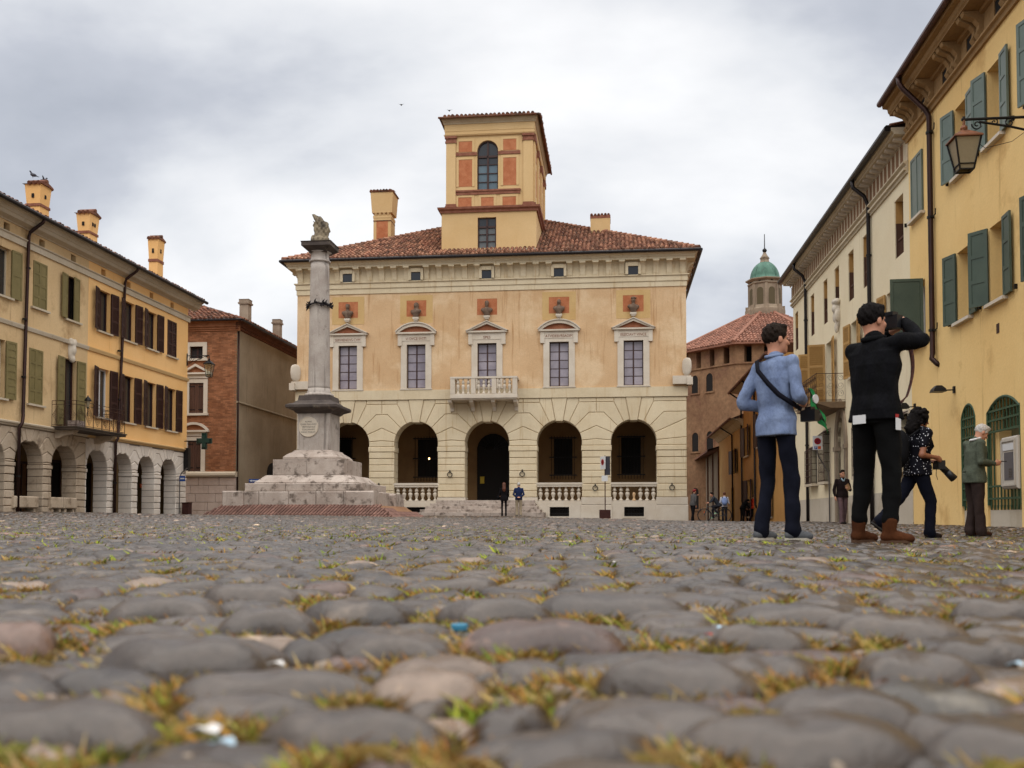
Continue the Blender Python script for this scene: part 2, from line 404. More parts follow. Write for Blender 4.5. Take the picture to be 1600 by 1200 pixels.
# ------------------------------------------------------------------ SDF sculpting (people, busts, statue)
def smin(a, b, k):
    h = np.clip(.5 + .5*(b-a)/k, 0, 1)
    return b + (a-b)*h - k*h*(1-h)
class SDF:
    """union of rounded cones and ellipsoids, meshed with surface nets"""
    def __init__(self, h, k=.02): self.h = h; self.k = k; self.p = []; self.cut = []; self.wr = None
    def cone(self, a, b, ra, rb, flat=None, k=None):
        self.p.append(('c', np.array(a, float), np.array(b, float), ra, rb, flat, k)); return self
    def chain(self, pts, rs, flat=None, k=None):
        for i in range(len(pts)-1): self.cone(pts[i], pts[i+1], rs[i], rs[i+1], flat, k)
        return self
    def ell(self, c, r, ax=None, k=None):
        """ellipsoid; ax: optional 3x3 rows of axes"""
        self.p.append(('e', np.array(c, float), np.array(r, float), np.eye(3) if ax is None else np.array(ax, float), None, None, k)); return self
    def loft(self, rings, k=.003):
        """rings: (centre, half width, half depth, yaw)"""
        for i in range(len(rings)-1): self.p.append(('l', rings[i], rings[i+1], None, None, None, k))
        return self
    def plane(self, p, n): self.cut.append((np.array(p, float), np.array(n, float)/np.linalg.norm(n))); return self
    def bb(self, q):
        if q[0] == 'c':
            r = max(q[3], q[4]); f = q[5][1] if q[5] else 1.0; r *= max(1.0, 1.0/f)
            return np.minimum(q[1], q[2])-r, np.maximum(q[1], q[2])+r
        if q[0] == 'e': r = q[2].max(); return q[1]-r, q[1]+r
        a, b = q[1], q[2]; r = max(a[1], a[2], b[1], b[2]); A, B = np.array(a[0]), np.array(b[0])
        return np.minimum(A, B)-r, np.maximum(A, B)+r
    def dist(self, q, X, Y, Z):
        if q[0] == 'c':
            a, b, ra, rb, flat = q[1:6]
            d = b-a; L2 = max(d@d, 1e-12)
            x, y, z = X-a[0], Y-a[1], Z-a[2]
            t = np.clip((x*d[0]+y*d[1]+z*d[2])/L2, 0, 1)
            x, y, z = x-t*d[0], y-t*d[1], z-t*d[2]
            if flat:
                n, f = np.array(flat[0], float), flat[1]; n = n/np.linalg.norm(n)
                s = (x*n[0]+y*n[1]+z*n[2])*(1/f-1); x, y, z = x+s*n[0], y+s*n[1], z+s*n[2]
                return (np.sqrt(x*x+y*y+z*z)-(ra+(rb-ra)*t))*min(1.0, f)
            return np.sqrt(x*x+y*y+z*z)-(ra+(rb-ra)*t)
        if q[0] == 'e':
            c, r, A = q[1], q[2], q[3]
            x, y, z = X-c[0], Y-c[1], Z-c[2]
            p = [(x*A[i][0]+y*A[i][1]+z*A[i][2])/r[i] for i in range(3)]
            l = np.sqrt(p[0]**2+p[1]**2+p[2]**2)
            l2 = np.sqrt((p[0]/r[0])**2+(p[1]/r[1])**2+(p[2]/r[2])**2)+1e-9
            return l*(l-1)/l2
        a, b = q[1], q[2]
        A, B = np.array(a[0], float), np.array(b[0], float); d = B-A; L = np.linalg.norm(d); d = d/L
        x, y, z = X-A[0], Y-A[1], Z-A[2]
        t = x*d[0]+y*d[1]+z*d[2]; tc = np.clip(t/L, 0, 1)
        x, y, z = x-d[0]*tc*L, y-d[1]*tc*L, z-d[2]*tc*L
        yaw = a[3]+(b[3]-a[3])*.5
        n = np.array((math.cos(yaw), math.sin(yaw), 0)); n = n-d*(n@d); n /= np.linalg.norm(n); m = np.cross(d, n)
        hw, hd = a[1]+(b[1]-a[1])*tc, a[2]+(b[2]-a[2])*tc
        e = np.maximum(np.abs(t-tc*L)-.004, 0)*np.sign(np.abs(t-tc*L))
        p1, p2 = (x*n[0]+y*n[1]+z*n[2]), (x*m[0]+y*m[1]+z*m[2])
        l = (np.abs(p1/hw)**2.5+np.abs(p2/hd)**2.5)**.4
        r = np.sqrt(p1*p1+p2*p2)+1e-9
        dd = r-r/np.maximum(l, 1e-3)
        return np.where(e > 0, np.sqrt(np.maximum(dd, 0)**2+e*e), dd)
    def mesh(self, name, mat, smooth=True):
        h = self.h
        bbs = [self.bb(q) for q in self.p]
        lo = np.min([b[0] for b in bbs], 0)-3*h-.02; hi = np.max([b[1] for b in bbs], 0)+3*h+.02
        n = np.ceil((hi-lo)/h).astype(int)+1
        ax = [lo[i]+h*np.arange(n[i]) for i in range(3)]
        G = np.full(tuple(n), 1.0, np.float32)
        for q, (b0, b1) in zip(self.p, bbs):
            mg = self.k*2.0+2.5*h
            i0 = np.maximum(((b0-mg-lo)/h).astype(int), 0); i1 = np.minimum(((b1+mg-lo)/h).astype(int)+2, n)
            sl = tuple(slice(i0[i], i1[i]) for i in range(3))
            X, Y, Z = ax[0][sl[0]][:, None, None], ax[1][sl[1]][None, :, None], ax[2][sl[2]][None, None, :]
            d = self.dist(q, X, Y, Z).astype(np.float32)
            G[sl] = smin(G[sl], d, q[6] or self.k)
        if self.wr is not None:
            X, Y, Z = ax[0][:, None, None], ax[1][None, :, None], ax[2][None, None, :]
            G = G+self.wr(X, Y, Z).astype(np.float32)
        for p, nn in self.cut:
            X, Y, Z = ax[0][:, None, None], ax[1][None, :, None], ax[2][None, None, :]
            G = np.maximum(G, ((X-p[0])*nn[0]+(Y-p[1])*nn[1]+(Z-p[2])*nn[2]).astype(np.float32))
        G[0] = G[-1] = 1; G[:, 0] = G[:, -1] = 1; G[:, :, 0] = G[:, :, -1] = 1
        S = G < 0
        c = [S[i:S.shape[0]-1+i, j:S.shape[1]-1+j, k:S.shape[2]-1+k] for i in (0, 1) for j in (0, 1) for k in (0, 1)]
        anyc = np.logical_or.reduce(c); allc = np.logical_and.reduce(c)
        act = np.argwhere(anyc & ~allc)
        idx = np.full(anyc.shape, -1, np.int64); idx[tuple(act.T)] = np.arange(len(act))
        acc = np.zeros((len(act), 3)); cnt = np.zeros(len(act))
        cor = [(i, j, k) for i in (0, 1) for j in (0, 1) for k in (0, 1)]
        for A in cor:
            for B in cor:
                if sum(B)-sum(A) == 1 and all(b >= a for a, b in zip(A, B)):
                    ga = G[tuple((act+A).T)]; gb = G[tuple((act+B).T)]
                    mk = (ga < 0) != (gb < 0)
                    t = np.where(mk, ga/np.where(mk, ga-gb, 1), 0)[:, None]
                    acc += np.where(mk[:, None], np.array(A)+t*(np.array(B)-np.array(A)), 0); cnt += mk
        V = lo+h*(act+acc/cnt[:, None])
        F = []
        for d in range(3):
            o1, o2 = [e for e in range(3) if e != d]
            a = [slice(None)]*3; b = [slice(None)]*3; a[d] = slice(0, -1); b[d] = slice(1, None)
            E = np.argwhere(S[tuple(a)] != S[tuple(b)])
            inside = S[tuple(E.T)]
            e1 = np.zeros(3, int); e1[o1] = 1; e2 = np.zeros(3, int); e2[o2] = 1
            q = np.stack([idx[tuple((E-e1-e2).T)], idx[tuple((E-e2).T)], idx[tuple(E.T)], idx[tuple((E-e1).T)]], 1)
            fl = inside if d != 1 else ~inside
            q[~fl] = q[~fl][:, ::-1]
            F.append(q)
        F = np.concatenate(F); F = F[(F >= 0).all(1)]
        return np_mesh(name, V, F, mat, smooth)
def np_mesh(name, V, F, mat, smooth=True):
    me = bpy.data.meshes.new(name)
    V = np.ascontiguousarray(V, np.float32); F = np.ascontiguousarray(F, np.int32)
    me.vertices.add(len(V)); me.vertices.foreach_set('co', V.ravel())
    k = F.shape[1]
    me.loops.add(F.size); me.loops.foreach_set('vertex_index', F.ravel())
    me.polygons.add(len(F)); me.polygons.foreach_set('loop_start', np.arange(0, F.size, k, dtype=np.int32))
    me.polygons.foreach_set('use_smooth', np.full(len(F), smooth))
    for x in (mat if isinstance(mat, (list, tuple)) else [mat]): me.materials.append(x)
    me.update(calc_edges=True); me.validate()
    return me
# ------------------------------------------------------------------ shared builders
def text_obj(name, body, size, mat, parent=None, align='CENTER', extrude=.004):
    tx = bpy.data.curves.new(name, 'FONT'); tx.body = body; tx.size = size; tx.align_x = align; tx.extrude = extrude
    t = bpy.data.objects.new(name+'_curve', tx); COL.objects.link(t)
    me = bpy.data.meshes.new_from_object(t); me.materials.clear(); me.materials.append(mat)
    bpy.data.objects.remove(t); bpy.data.curves.remove(tx)
    o = bpy.data.objects.new(name, me); COL.objects.link(o); o.parent = parent
    return o
def tiles(name, mat, parent, P0, e1, e2, L1, L2, clip=None, wa=.24, lb=.38, org=None, kind='stuff'):
    """rows of barrel tiles on a slope: P0 eave corner, e1 along the eave, e2 up the slope"""
    P0, e1, e2 = np.array(P0, float), np.array(e1, float), np.array(e2, float)
    e1 /= np.linalg.norm(e1); e2 /= np.linalg.norm(e2); nn = np.cross(e1, e2)
    if nn[2] < 0: nn = -nn
    na, nb = int(L1/wa), int(L2/lb)+1
    A, B = np.meshgrid((np.arange(na)+.5)*wa, np.arange(nb)*lb, indexing='ij'); A = A.ravel(); B = B.ravel()
    if clip is not None:
        mk = clip(A, B+lb*.5); A, B = A[mk], B[mk]
    n = len(A); rs = np.random.RandomState(len(name)+n)
    A = A+rs.uniform(-.02, .02, n); B = B+rs.uniform(-.05, .05, n); tl = rs.uniform(-.006, .012, n)
    th = np.linspace(0, math.pi, 6)
    V = np.zeros((n, 12, 3)); r0, r1 = wa*.43, wa*.34
    for k in range(6):
        for j, (b, r, z) in enumerate(((0, r0, .035), (lb*1.12, r1, .0))):
            a = A+math.cos(th[k])*r; h = math.sin(th[k])*r*1.15+z+tl-.03
            V[:, j*6+k] = P0+a[:, None]*e1+(B+b)[:, None]*e2+h[:, None]*nn
    base = (np.arange(n)*12)[:, None]
    F = np.concatenate([base+np.array([k, k+1, k+7, k+6]) for k in range(5)])
    # butt ends
    E = np.concatenate([base+np.array([0, 5, 4, 1]), base+np.array([1, 4, 3, 2])])
    F = np.concatenate([F, E])
    og = ORG[parent.name] if parent else Vector(org)
    V = V.reshape(-1, 3)-np.array(og)
    me = np_mesh(name, V, F, mat, False)
    o = bpy.data.objects.new(name, me); COL.objects.link(o); o.parent = parent; ORG[o.name] = og
    o['kind'] = kind
    return o
def arcade(parent, mp, arches, sL, sR, zb, zi0, zi1, zc, zt, nc, depth, mst, mjt, ratios=(1.33, 1.8), key=True, split=.38):
    """round arches on piers of dressed stone: every stone its own part"""
    A = [((a+b)/2, (b-a)/2) for a, b in arches]
    axes = [sL]+[(arches[i][1]+arches[i+1][0])/2 for i in range(len(arches)-1)]+[sR]
    g = .011
    # joints behind the stones
    w = MB(mp)
    for i in range(len(axes)):
        l = arches[i-1][1] if i > 0 else sL; r = arches[i][0] if i < len(arches) else sR
        w.box(l+.04 if i else l+.03, r-.04 if i < len(arches) else r-.03, .05, depth-.03, zb, zi1)
    for i, (c, r) in enumerate(A):
        a0, a1 = axes[i], axes[i+1]
        for sgn, e in ((-1, a0), (1, a1)):
            pl = [(c, zt), (c, zc+r+.04)]+[(c+sgn*(r+.04)*math.sin(t), zc+(r+.04)*math.cos(t)) for t in np.linspace(.12, math.pi/2, 9)]+[(c+sgn*(r+.04), zi1), (e, zi1), (e, zt)]
            w.prism(pl, .05, depth-.03, 'y')
    w.build('joint_bed', mjt, parent)
    th = [5, 24, 45, 64, 80]
    def stone(poly, t0=0.0, ch=.024):
        MB(mp).block(inset(poly, g), t0, depth, ch).build('stone_block', mst, parent)
    hh = (zi0-zb)/nc
    for i in range(len(axes)):
        l = arches[i-1][1] if i > 0 else None; r = arches[i][0] if i < len(arches) else None
        L0 = l if l is not None else sL; R0 = r if r is not None else sR
        for k in range(nc):
            z0 = zb+k*hh; w_ = .02*((k*7+i*3) % 3-1)*.4
            stone([(L0, z0), (R0, z0), (R0, z0+hh), (L0, z0+hh)], w_)
        o = .035
        stone([(L0-(o if l is not None else 0), zi0), (R0+(o if r is not None else 0), zi0), (R0+(o if r is not None else 0), zi1), (L0-(o if l is not None else 0), zi1)], -.03)
        c = axes[i] if (l is not None and r is not None) else (sL if l is None else sR)
        sides = []
        if l is not None: sides.append((-1, c-A[i-1][0], A[i-1][1]))
        if r is not None: sides.append((1, A[i][0]-c, A[i][1]))
        def P(s, hb, rr, t): return (c+s*(hb-rr*math.cos(rad(t))), zc+rr*math.sin(rad(t)))
        zf = [zc+ratios[0]*sides[0][2], zc+ratios[1]*sides[0][2]]
        def half(s, hb, rr, lo, hi):
            """the run of points of one half stone between joints lo and hi, from the axis outwards and back"""
            pts = []
            # lower joint
            if lo == 'base': pts += [(c, zi1), (c+s*(hb-rr), zi1), (c+s*(hb-rr), zc)]
            elif lo < 2: pts += [(c, zc+hb*math.tan(rad(th[lo])))]
            else:
                q = zf[lo-2]; dx = (q-zc)/math.tan(rad(th[lo])); pts += [(c, q), (c+s*max(0.02, hb-dx), q)]
            a0 = 0 if lo == 'base' else th[lo]
            for t in np.linspace(a0, th[hi], 4): pts.append(P(s, hb, rr, t))
            if hi < 2: pts += [(c, zc+hb*math.tan(rad(th[hi])))]
            else:
                q = zf[hi-2]; dx = (q-zc)/math.tan(rad(th[hi])); pts += [(c+s*max(.02, hb-dx), q), (c, q)]
            out = []
            for p in pts:
                if not out or math.hypot(p[0]-out[-1][0], p[1]-out[-1][1]) > .012: out.append(p)
            return out
        for lo, hi in (('base', 0), (0, 1), (1, 2), (2, 3)):
            hs = [half(s, hb, rr, lo, hi) for s, hb, rr in sides]
            if len(hs) == 2 and hi < 3:
                stone(hs[0][:0]+hs[1]+hs[0][::-1][1:-1])
            else:
                for h_ in hs: stone(h_)
        for s, hb, rr in sides:
            dx = (zf[1]-zc)/math.tan(rad(th[3])); sd_ = max(.02, hb-dx)
            kt = rr*.36
            stone([P(s, hb, rr, 64), P(s, hb, rr, 72), P(s, hb, rr, 80), (c+s*(hb-kt), zt), (c+s*sd_, zt), (c+s*sd_, zf[1])])
            if zt-zf[1] > .06: stone([(c, zf[1]), (c+s*sd_, zf[1]), (c+s*sd_, zt), (c, zt)])
    for c, r in A:
        d = math.cos(rad(80))*r
        stone([(c-r*.36, zt), (c-d, zc+r*math.sin(rad(80))), (c-d, zc+r*.985-.05), (c+d, zc+r*.985-.05), (c+d, zc+r*math.sin(rad(80))), (c+r*.36, zt)], -.03 if key else 0)
def win_sash(parent, mp, s0, s1, z0, z1, t, nx, nz, mfr, mgl, fw=.06, bw=.035, name='sash'):
    """glazed sash: frame and bars as one part, each pane a part"""
    w = MB(mp)
    w.box(s0, s0+fw, t, t+.06, z0, z1); w.box(s1-fw, s1, t, t+.06, z0, z1)
    w.box(s0+fw, s1-fw, t, t+.06, z0, z0+fw); w.box(s0+fw, s1-fw, t, t+.06, z1-fw, z1)
    S = np.linspace(s0+fw, s1-fw, nx+1); Z = np.linspace(z0+fw, z1-fw, nz+1)
    for k in range(1, nx): w.box(S[k]-bw*(1.3 if nx == 2 else .7), S[k]+bw*(1.3 if nx == 2 else .7), t+.008, t+.055, z0+fw, z1-fw)
    for k in range(1, nz): w.box(s0+fw, s1-fw, t+.012, t+.05, Z[k]-bw*.6, Z[k]+bw*.6)
    o = w.build(name, mfr, parent)
    for i in range(nx):
        for k in range(nz):
            MB(mp).box(S[i], S[i+1], t+.026, t+.036, Z[k], Z[k+1]).build('pane', mgl, parent)
    return o
def shutter(parent, mp, sh, z0, z1, w, ang, mat, side, t=0.0, panels=3, louvre=False):
    """one leaf hinged at sh; side=+1 leaf body lies to +s when closed; ang 0 closed .. 180 flat on the wall"""
    a = rad(ang); ca, sa = math.cos(a)*side, math.sin(a)
    def lp(x, y, z):
        return mp(sh+x*ca+y*sa*side, t-x*sa-(.03 if ang < 5 else .05)+y*math.cos(a)*(1), z)
    m = MB(lp); T = .022
    fw = .075
    m.box(0, fw, -T, T, z0, z1); m.box(w-fw, w, -T, T, z0, z1)
    Z = np.linspace(z0, z1, panels+1)
    for k, zz in enumerate(Z):
        b0 = max(z0, zz-fw*.6) if k else z0
        b1 = min(z1, zz+fw*.6) if k < panels else z1
        if k == 0: b1 = z0+fw
        if k == panels: b0 = z1-fw
        m.box(fw, w-fw, -T, T, b0, b1)
    o = m.build('shutter', mat, parent)
    for k in range(panels):
        p0 = z0+fw if k == 0 else Z[k]+fw*.6; p1 = z1-fw if k == panels-1 else Z[k+1]-fw*.6
        if louvre:
            q = MB(lp); n = max(3, int((p1-p0)/.075))
            for i in range(n):
                zz = p0+(p1-p0)*(i+.5)/n; d = .5*(p1-p0)/n
                q.add([(fw, -.016, zz-d), (w-fw, -.016, zz-d), (w-fw, .016, zz+d*.9), (fw, .016, zz+d*.9), (fw, -.008, zz-d-.004), (w-fw, -.008, zz-d-.004), (w-fw, .02, zz+d*.9-.004), (fw, .02, zz+d*.9-.004)],
                      [(0,1,2,3),(4,7,6,5),(0,4,5,1),(3,2,6,7)])
            q.build('louvre', mat, o)
        else:
            MB(lp).block([(fw, p0), (w-fw, p0), (w-fw, p1), (fw, p1)], -.010, .010, .008).build('panel', mat, o)
    return o
def boards_shutter(parent, mp, s0, s1, z0, z1, n, mat, t, hinges=True):
    """closed pair of plank shutters, each plank a sub-part"""
    f = MB(mp); f.box(s0, s1, t+.03, t+.045, z0, z1); o = f.build('shutter', mat, parent)
    S = np.linspace(s0, s1, n+1)
    for i in range(n):
        MB(mp).block([(S[i]+.004, z0), (S[i+1]-.004, z0), (S[i+1]-.004, z1), (S[i]+.004, z1)], t-.004*(i % 2), t+.028, .008).build('plank', mat, o)
    if hinges:
        h = MB(mp)
        for zz in (z0+.12*(z1-z0), z1-.12*(z1-z0)):
            h.box(s0-.1, s0+.38*(s1-s0), t-.022, t-.005, zz-.025, zz+.025); h.box(s1-.38*(s1-s0), s1+.1, t-.022, t-.005, zz-.025, zz+.025)
        h.build('hinge', iron, o)
    return o
def sweep3(mb, prof, s0, s1, D):
    """moulding round the two flanks and the front; prof: (outward offset, z)"""
    n = len(prof); vs = []
    for o, z in prof: vs += [(s0-o, D, z), (s0-o, -o, z), (s1+o, -o, z), (s1+o, D, z)]
    fs = [(i*4+j, i*4+j+1, ((i+1) % n)*4+j+1, ((i+1) % n)*4+j) for i in range(n) for j in range(3)]
    fs += [tuple(i*4 for i in range(n)), tuple(i*4+3 for i in range(n))]
    return mb.add(vs, fs)
def baluster_mesh(h, r, mat, name='baluster'):
    pr = [(r*.95, 0), (r*.95, .06*h), (r*.5, .12*h), (r*.42, .2*h), (r*.75, .34*h), (r, .48*h), (r*.9, .57*h), (r*.42, .62*h), (r*.42, .65*h), (r*.9, .69*h), (r*.8, .78*h), (r*.45, .9*h), (r*.3, h*.94), (r*.6, h*.97), (r*.6, h)]
    return MB().lathe(pr, n=10).mesh(name, mat, smooth=True)
def ring_mesh(mat):
    m = MB(); pts = [(.13*math.cos(t), -.05, .13*math.sin(t)-.13) for t in np.linspace(0, 2*math.pi, 17)]
    m.tube(pts, .024, 6); m.tube([(0, .02, .03), (0, -.06, .03), (0, -.06, -.02)], .03, 6); m.box(-.03, .03, -.03, .02, .0, .12)
    return m.mesh('iron_ring', mat, smooth=True)

# ------------------------------------------------------------------ PALACE
S0, S1 = uP(463), uP(1073.5)
zg = .16
pal = root('palace', ((S0+S1)/2, VP, zg), 'pale ochre palace with five-arch portico, balcony and tower', 'palace')
PA = [(uP(a), uP(b)) for a, b in ((511, 575), (617, 683), (727, 795), (838.5, 909.5), (953, 1028))]
PR = sum(b-a for a, b in PA)/10
PA = [((a+b)/2-PR, (a+b)/2+PR) for a, b in PA]
PC = [(a+b)/2 for a, b in PA]
zpl, zrail, zfl = zP(789), zP(754.3), zP(781.5)
zcr = zP(657.5); zcc = zcr-PR
zi1, zi0 = zP(697), zP(705.2)
zt, zband = zP(622.8), zP(607.8)
arcade(pal, mpP, PA, S0, S1, zP(777), zi0, zi1, zcc, zt, 7, .95, cream, creamd)
# plinth blocks under the piers, walls under the balustrades with cellar openings
edges = [S0]+[x for a in PA for x in a]+[S1]
for i in range(0, len(edges), 2):
    a, b = edges[i], edges[i+1]
    pb = MB(mpP)
    pb.block([(a-(.03 if i else .0), zpl+.02), (b+.03, zpl+.02), (b+.03, zP(777.3)), (a-(.03 if i else 0), zP(777.3))], -.035, .9, .012)
    pb.build('pier_base', whites, pal)
    MB(mpP).block([(a-(.05 if i else .03), -.4), (b+.05, -.4), (b+.05, zpl), (a-(.05 if i else .03), zpl)], -.05, .9, .02).build('pier_plinth', whites, pal)
for k, (a, b) in enumerate(PA):
    if k == 2: continue
    c = (a+b)/2
    hz0, hz1 = zP(806.8), zP(792.3)
    w = MB(mpP); w.wall(a+.03, b-.03, -.4, zpl, [(c-.53, c+.53, hz0, hz1)], .0, .5)
    w.build('plinth_wall', whites, pal)
    fr = MB(mpP); f_ = .09
    fr.box(c-.53-f_, c-.53, -.025, .1, hz0-f_, hz1+f_); fr.box(c+.53, c+.53+f_, -.025, .1, hz0-f_, hz1+f_); fr.box(c-.53, c+.53, -.025, .1, hz1, hz1+f_); fr.box(c-.53, c+.53, -.025, .1, hz0-f_, hz0)
    cw = fr.build('cellar_window', whites, pal)
    MB(mpP).box(c-.53, c+.53, .3, .34, hz0, hz1).build('opening', dark, cw)
    q = MB(mpP)
    for j in range(7): q.tube([(c-.45+j*.15, .12, hz0), (c-.45+j*.15, .12, hz1)], .013, 5)
    for zz in (hz0+.15, hz1-.15): q.tube([(c-.53, .12, zz), (c+.53, .12, zz)], .012, 5)
    q.build('bars', iron, cw)
    # balustrade
    r = MB(mpP)
    r.box(a-.1, b+.1, .02, .42, zP(757.6), zrail); r.box(a-.0, b+.0, .05, .38, zP(760.8), zP(757.6))
    r.box(a, b, .02, .44, zP(785.8), zP(782.5)); r.box(a, b, .0, .46, zpl, zP(785.8))
    bl = r.build('balustrade', whites, pal)
    h = zP(760.8)-zP(782.5)
    bm = baluster_mesh(h, .125, whites)
    bb_ = MB().lathe([(.11, 0), (.11, .05), (.06, .1), (.05, .2), (.1, .34), (.07, .42), (.02, .46)], n=8).mesh('broken_baluster', ochre, smooth=True)
    for j in range(7):
        s = a+(b-a)*(j+.5)/7
        if k == 4 and j == 3: put('broken_baluster', bb_, bl, (s, VP+.22, zP(782.5)))
        else: put('baluster', bm, bl, (s, VP+.22, zP(782.5)))
# portico interior
zce = zcr+.35
w = MB(mpP)
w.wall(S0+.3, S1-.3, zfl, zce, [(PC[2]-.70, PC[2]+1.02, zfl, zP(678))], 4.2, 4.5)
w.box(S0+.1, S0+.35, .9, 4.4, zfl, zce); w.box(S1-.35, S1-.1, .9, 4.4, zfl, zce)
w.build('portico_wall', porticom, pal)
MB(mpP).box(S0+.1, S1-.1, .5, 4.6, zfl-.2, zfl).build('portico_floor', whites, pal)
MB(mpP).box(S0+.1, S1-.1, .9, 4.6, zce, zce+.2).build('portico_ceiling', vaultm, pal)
def inner_win(px0, px1, py0, py1):
    vb = VP+4.2
    a, z1 = on_v(px0, py0, vb); b, z0 = on_v(px1, py1, vb)
    m = MB(mpP); m.box(a+.25, b-.25, 4.12, 4.19, z0+.25, z1-.15); o = m.build('portico_window', dark, pal)
    g = MB(mpP)
    for s in np.linspace(a+.12, b-.12, 9): g.tube([(s, 3.86, z0-.05), (s, 3.86, z1)], .016, 5)
    for z in (z0+.2, (z0+z1)/2, z1-.12): g.box(a, b, 3.85, 3.88, z-.03, z+.03); g.box(a, a+.05, 3.85, 4.2, z-.03, z+.03); g.box(b-.05, b, 3.85, 4.2, z-.03, z+.03)
    g.build('window_grille', iron, o)
for q in ((520, 556, 683, 751), (647.5, 690, 683, 751), (859, 901, 682, 748), (964, 1008, 680, 747)): inner_win(q[0], q[1], q[2], q[3])
# door
a, z1 = on_v(746, 678, VP+4.2); b, _ = on_v(795.5, 678, VP+4.2); c = (a+b)/2; r = (b-a)/2
m = MB(mpP)
m.prism([(a, zfl), (b, zfl), (b, z1-r)]+[(c+r*math.cos(t), z1-r+r*math.sin(t)) for t in np.linspace(.1, math.pi-.1, 10)]+[(a, z1-r)], 4.1, 4.19, 'y')
dr = m.build('door', dark, pal)
g = MB(mpP)
for t in np.linspace(15, 165, 9): g.tube([(c, 4.05, z1-r), (c+r*.95*math.cos(rad(t)), 4.05, z1-r+r*.95*math.sin(rad(t)))], .02, 5)
g.tube([(c+r*.5*math.cos(t), 4.05, z1-r+r*.5*math.sin(t)) for t in np.linspace(0, math.pi, 12)], .02, 5)
g.build('fanlight_grille', iron, dr)
a_, z1_ = on_v(750, 744.6, VP+4.0); b_, z0_ = on_v(756.5, 755.4, VP+4.0)
tag(MB(mpP).box(a_, b_, 4.04, 4.06, z0_, z1_).build('notice', yellowp, None, (a_, VP+4, z0_)), 'small yellow paper notice on the dark palace door', 'notice')
# steps
for i, (x0, x1, y0, y1, n) in enumerate(((658, 853, 806, 801, 5), (664, 847, 801, 796.2, 4), (670, 842, 796.2, 791.4, 5), (676, 838, 791.4, 786.6, 4), (683, 836, 786.6, 781.8, 4))):
    d = -1.7+.34*i
    s0, s1 = uP(x0), uP(x1); z1 = zP(y1); z0 = zP(y0)-(.25 if i == 0 else .02)
    S = np.sort(np.concatenate([[s0, s1], s0+(s1-s0)*(np.arange(1, n)+NR.uniform(-.25, .25, n-1))/n]))
    for j in range(n):
        MB(mpP).block([(S[j]+.004, z0), (S[j+1]-.004, z0), (S[j+1]-.004, z1), (S[j]+.004, z1)], d, .3, .012).build('step_stone', palestone, pal)
# string band and upper wall
def bays_holes(): return [(c-.53, c+.53, zP(605), zP(536.3)) for c in PC]
MB(mpP).box(S0-.06, S1+.06, -.07, .3, zt, zband).build('string_band', cream, pal)
zf0, zf1 = zP(454.3), zP(436.2)
MB(mpP).wall(S0, S1, zband, zf0, bays_holes(), 0, .32).build('wall', ochre, pal)
w = MB(mpP)
w.add([(S0, 0, zband), (S0, 22, zband), (S0, 22, zf1+1.4), (S0, 0, zf1+1.4)], [(0,1,2,3)])
w.add([(S1, 0, -.4), (S1, 22, -.4), (S1, 22, zf1+1.4), (S1, 0, zf1+1.4)], [(0,3,2,1)])
w.add([(S0, 0.9, -.4), (S0, 22, -.4), (S0, 22, zband), (S0, .9, zband)], [(0,1,2,3)])
w.add([(S0, 22, -.4), (S1, 22, -.4), (S1, 22, zf1+1.4), (S0, 22, zf1+1.4)], [(0,1,2,3)])
w.build('flank_wall', ochre, pal)
w = MB(mpP); zm = zP(446)
w.box(S0-.04, S1+.04, -.05, .3, zf0, zm); w.box(S0-.09, S1+.09, -.1, .3, zm, zP(437.8)); w.box(S0-.16, S1+.16, -.17, .3, zP(437.8), zf1)
w.build('fascia', cream, pal)
# coved cornice, corbels, attic openings
zct = on_v(768, 411.5, VP-.42)[1]; zev = on_v(768, 399.5, VP-.66)[1]
H = zct-zf1
cov = [(0, zf1)]+[(.16*(1-math.cos(t)), zf1+H*math.sin(t)) for t in np.linspace(.25, math.pi/2, 7)]
prof = cov+[(.44, zct), (.44, zct+.1), (.48, zct+.14), (.50, zct+.22), (.58, zct+.27), (.60, zev-.04), (.60, zev), (0, zev)]
m = MB(mpP); sweep3(m, prof, S0, S1, 20); m.build('cornice', cream, pal)
cm = MB()
pr = [(0.02, 0), (-.07, .03)]+[(-.10-.30*(1-math.cos(t)), .05+(H-.16)*math.sin(t)) for t in np.linspace(.1, math.pi/2, 7)]+[(-.42, H-.1), (-.42, H-.004), (0.02, H-.004)]
cm.prism(pr, -.14, .14, 'x'); cm.prism([(-.46, H-.1), (-.46, H-.006), (0, H-.006), (0, H-.1)], -.165, .165, 'x')
cme = cm.mesh('corbel', cream)
bay = (PC[4]-PC[0])/4
cs = []
for i in range(-1, 5):
    base_ = PC[0]+bay*i
    for k in range(5): cs.append(base_+.52+k*.71)
cs = [s for s in cs if S0+.1 < s < S1-.05]
for s in cs: put('corbel', cme, pal, (s, VP, zf1))
for k in range(26): put('corbel', cme, pal, (S1, VP+.6+k*.71, zf1), rotz=math.pi/2); put('corbel', cme, pal, (S0, VP+.6+k*.71, zf1), rotz=-math.pi/2)
for c in PC:
    z0, z1 = zf1+.02, zf1+.46
    f_ = MB(mpP)
    f_.box(c-.42, c-.27, -.24, .0, z0, z1+.2); f_.box(c+.27, c+.42, -.24, 0, z0, z1+.2); f_.box(c-.27, c+.27, -.27, 0, z1, z1+.2)
    aw = f_.build('attic_window', cream, pal)
    MB(mpP).box(c-.27, c+.27, -.17, -.14, z0, z1).build('pane', darkglass, aw)
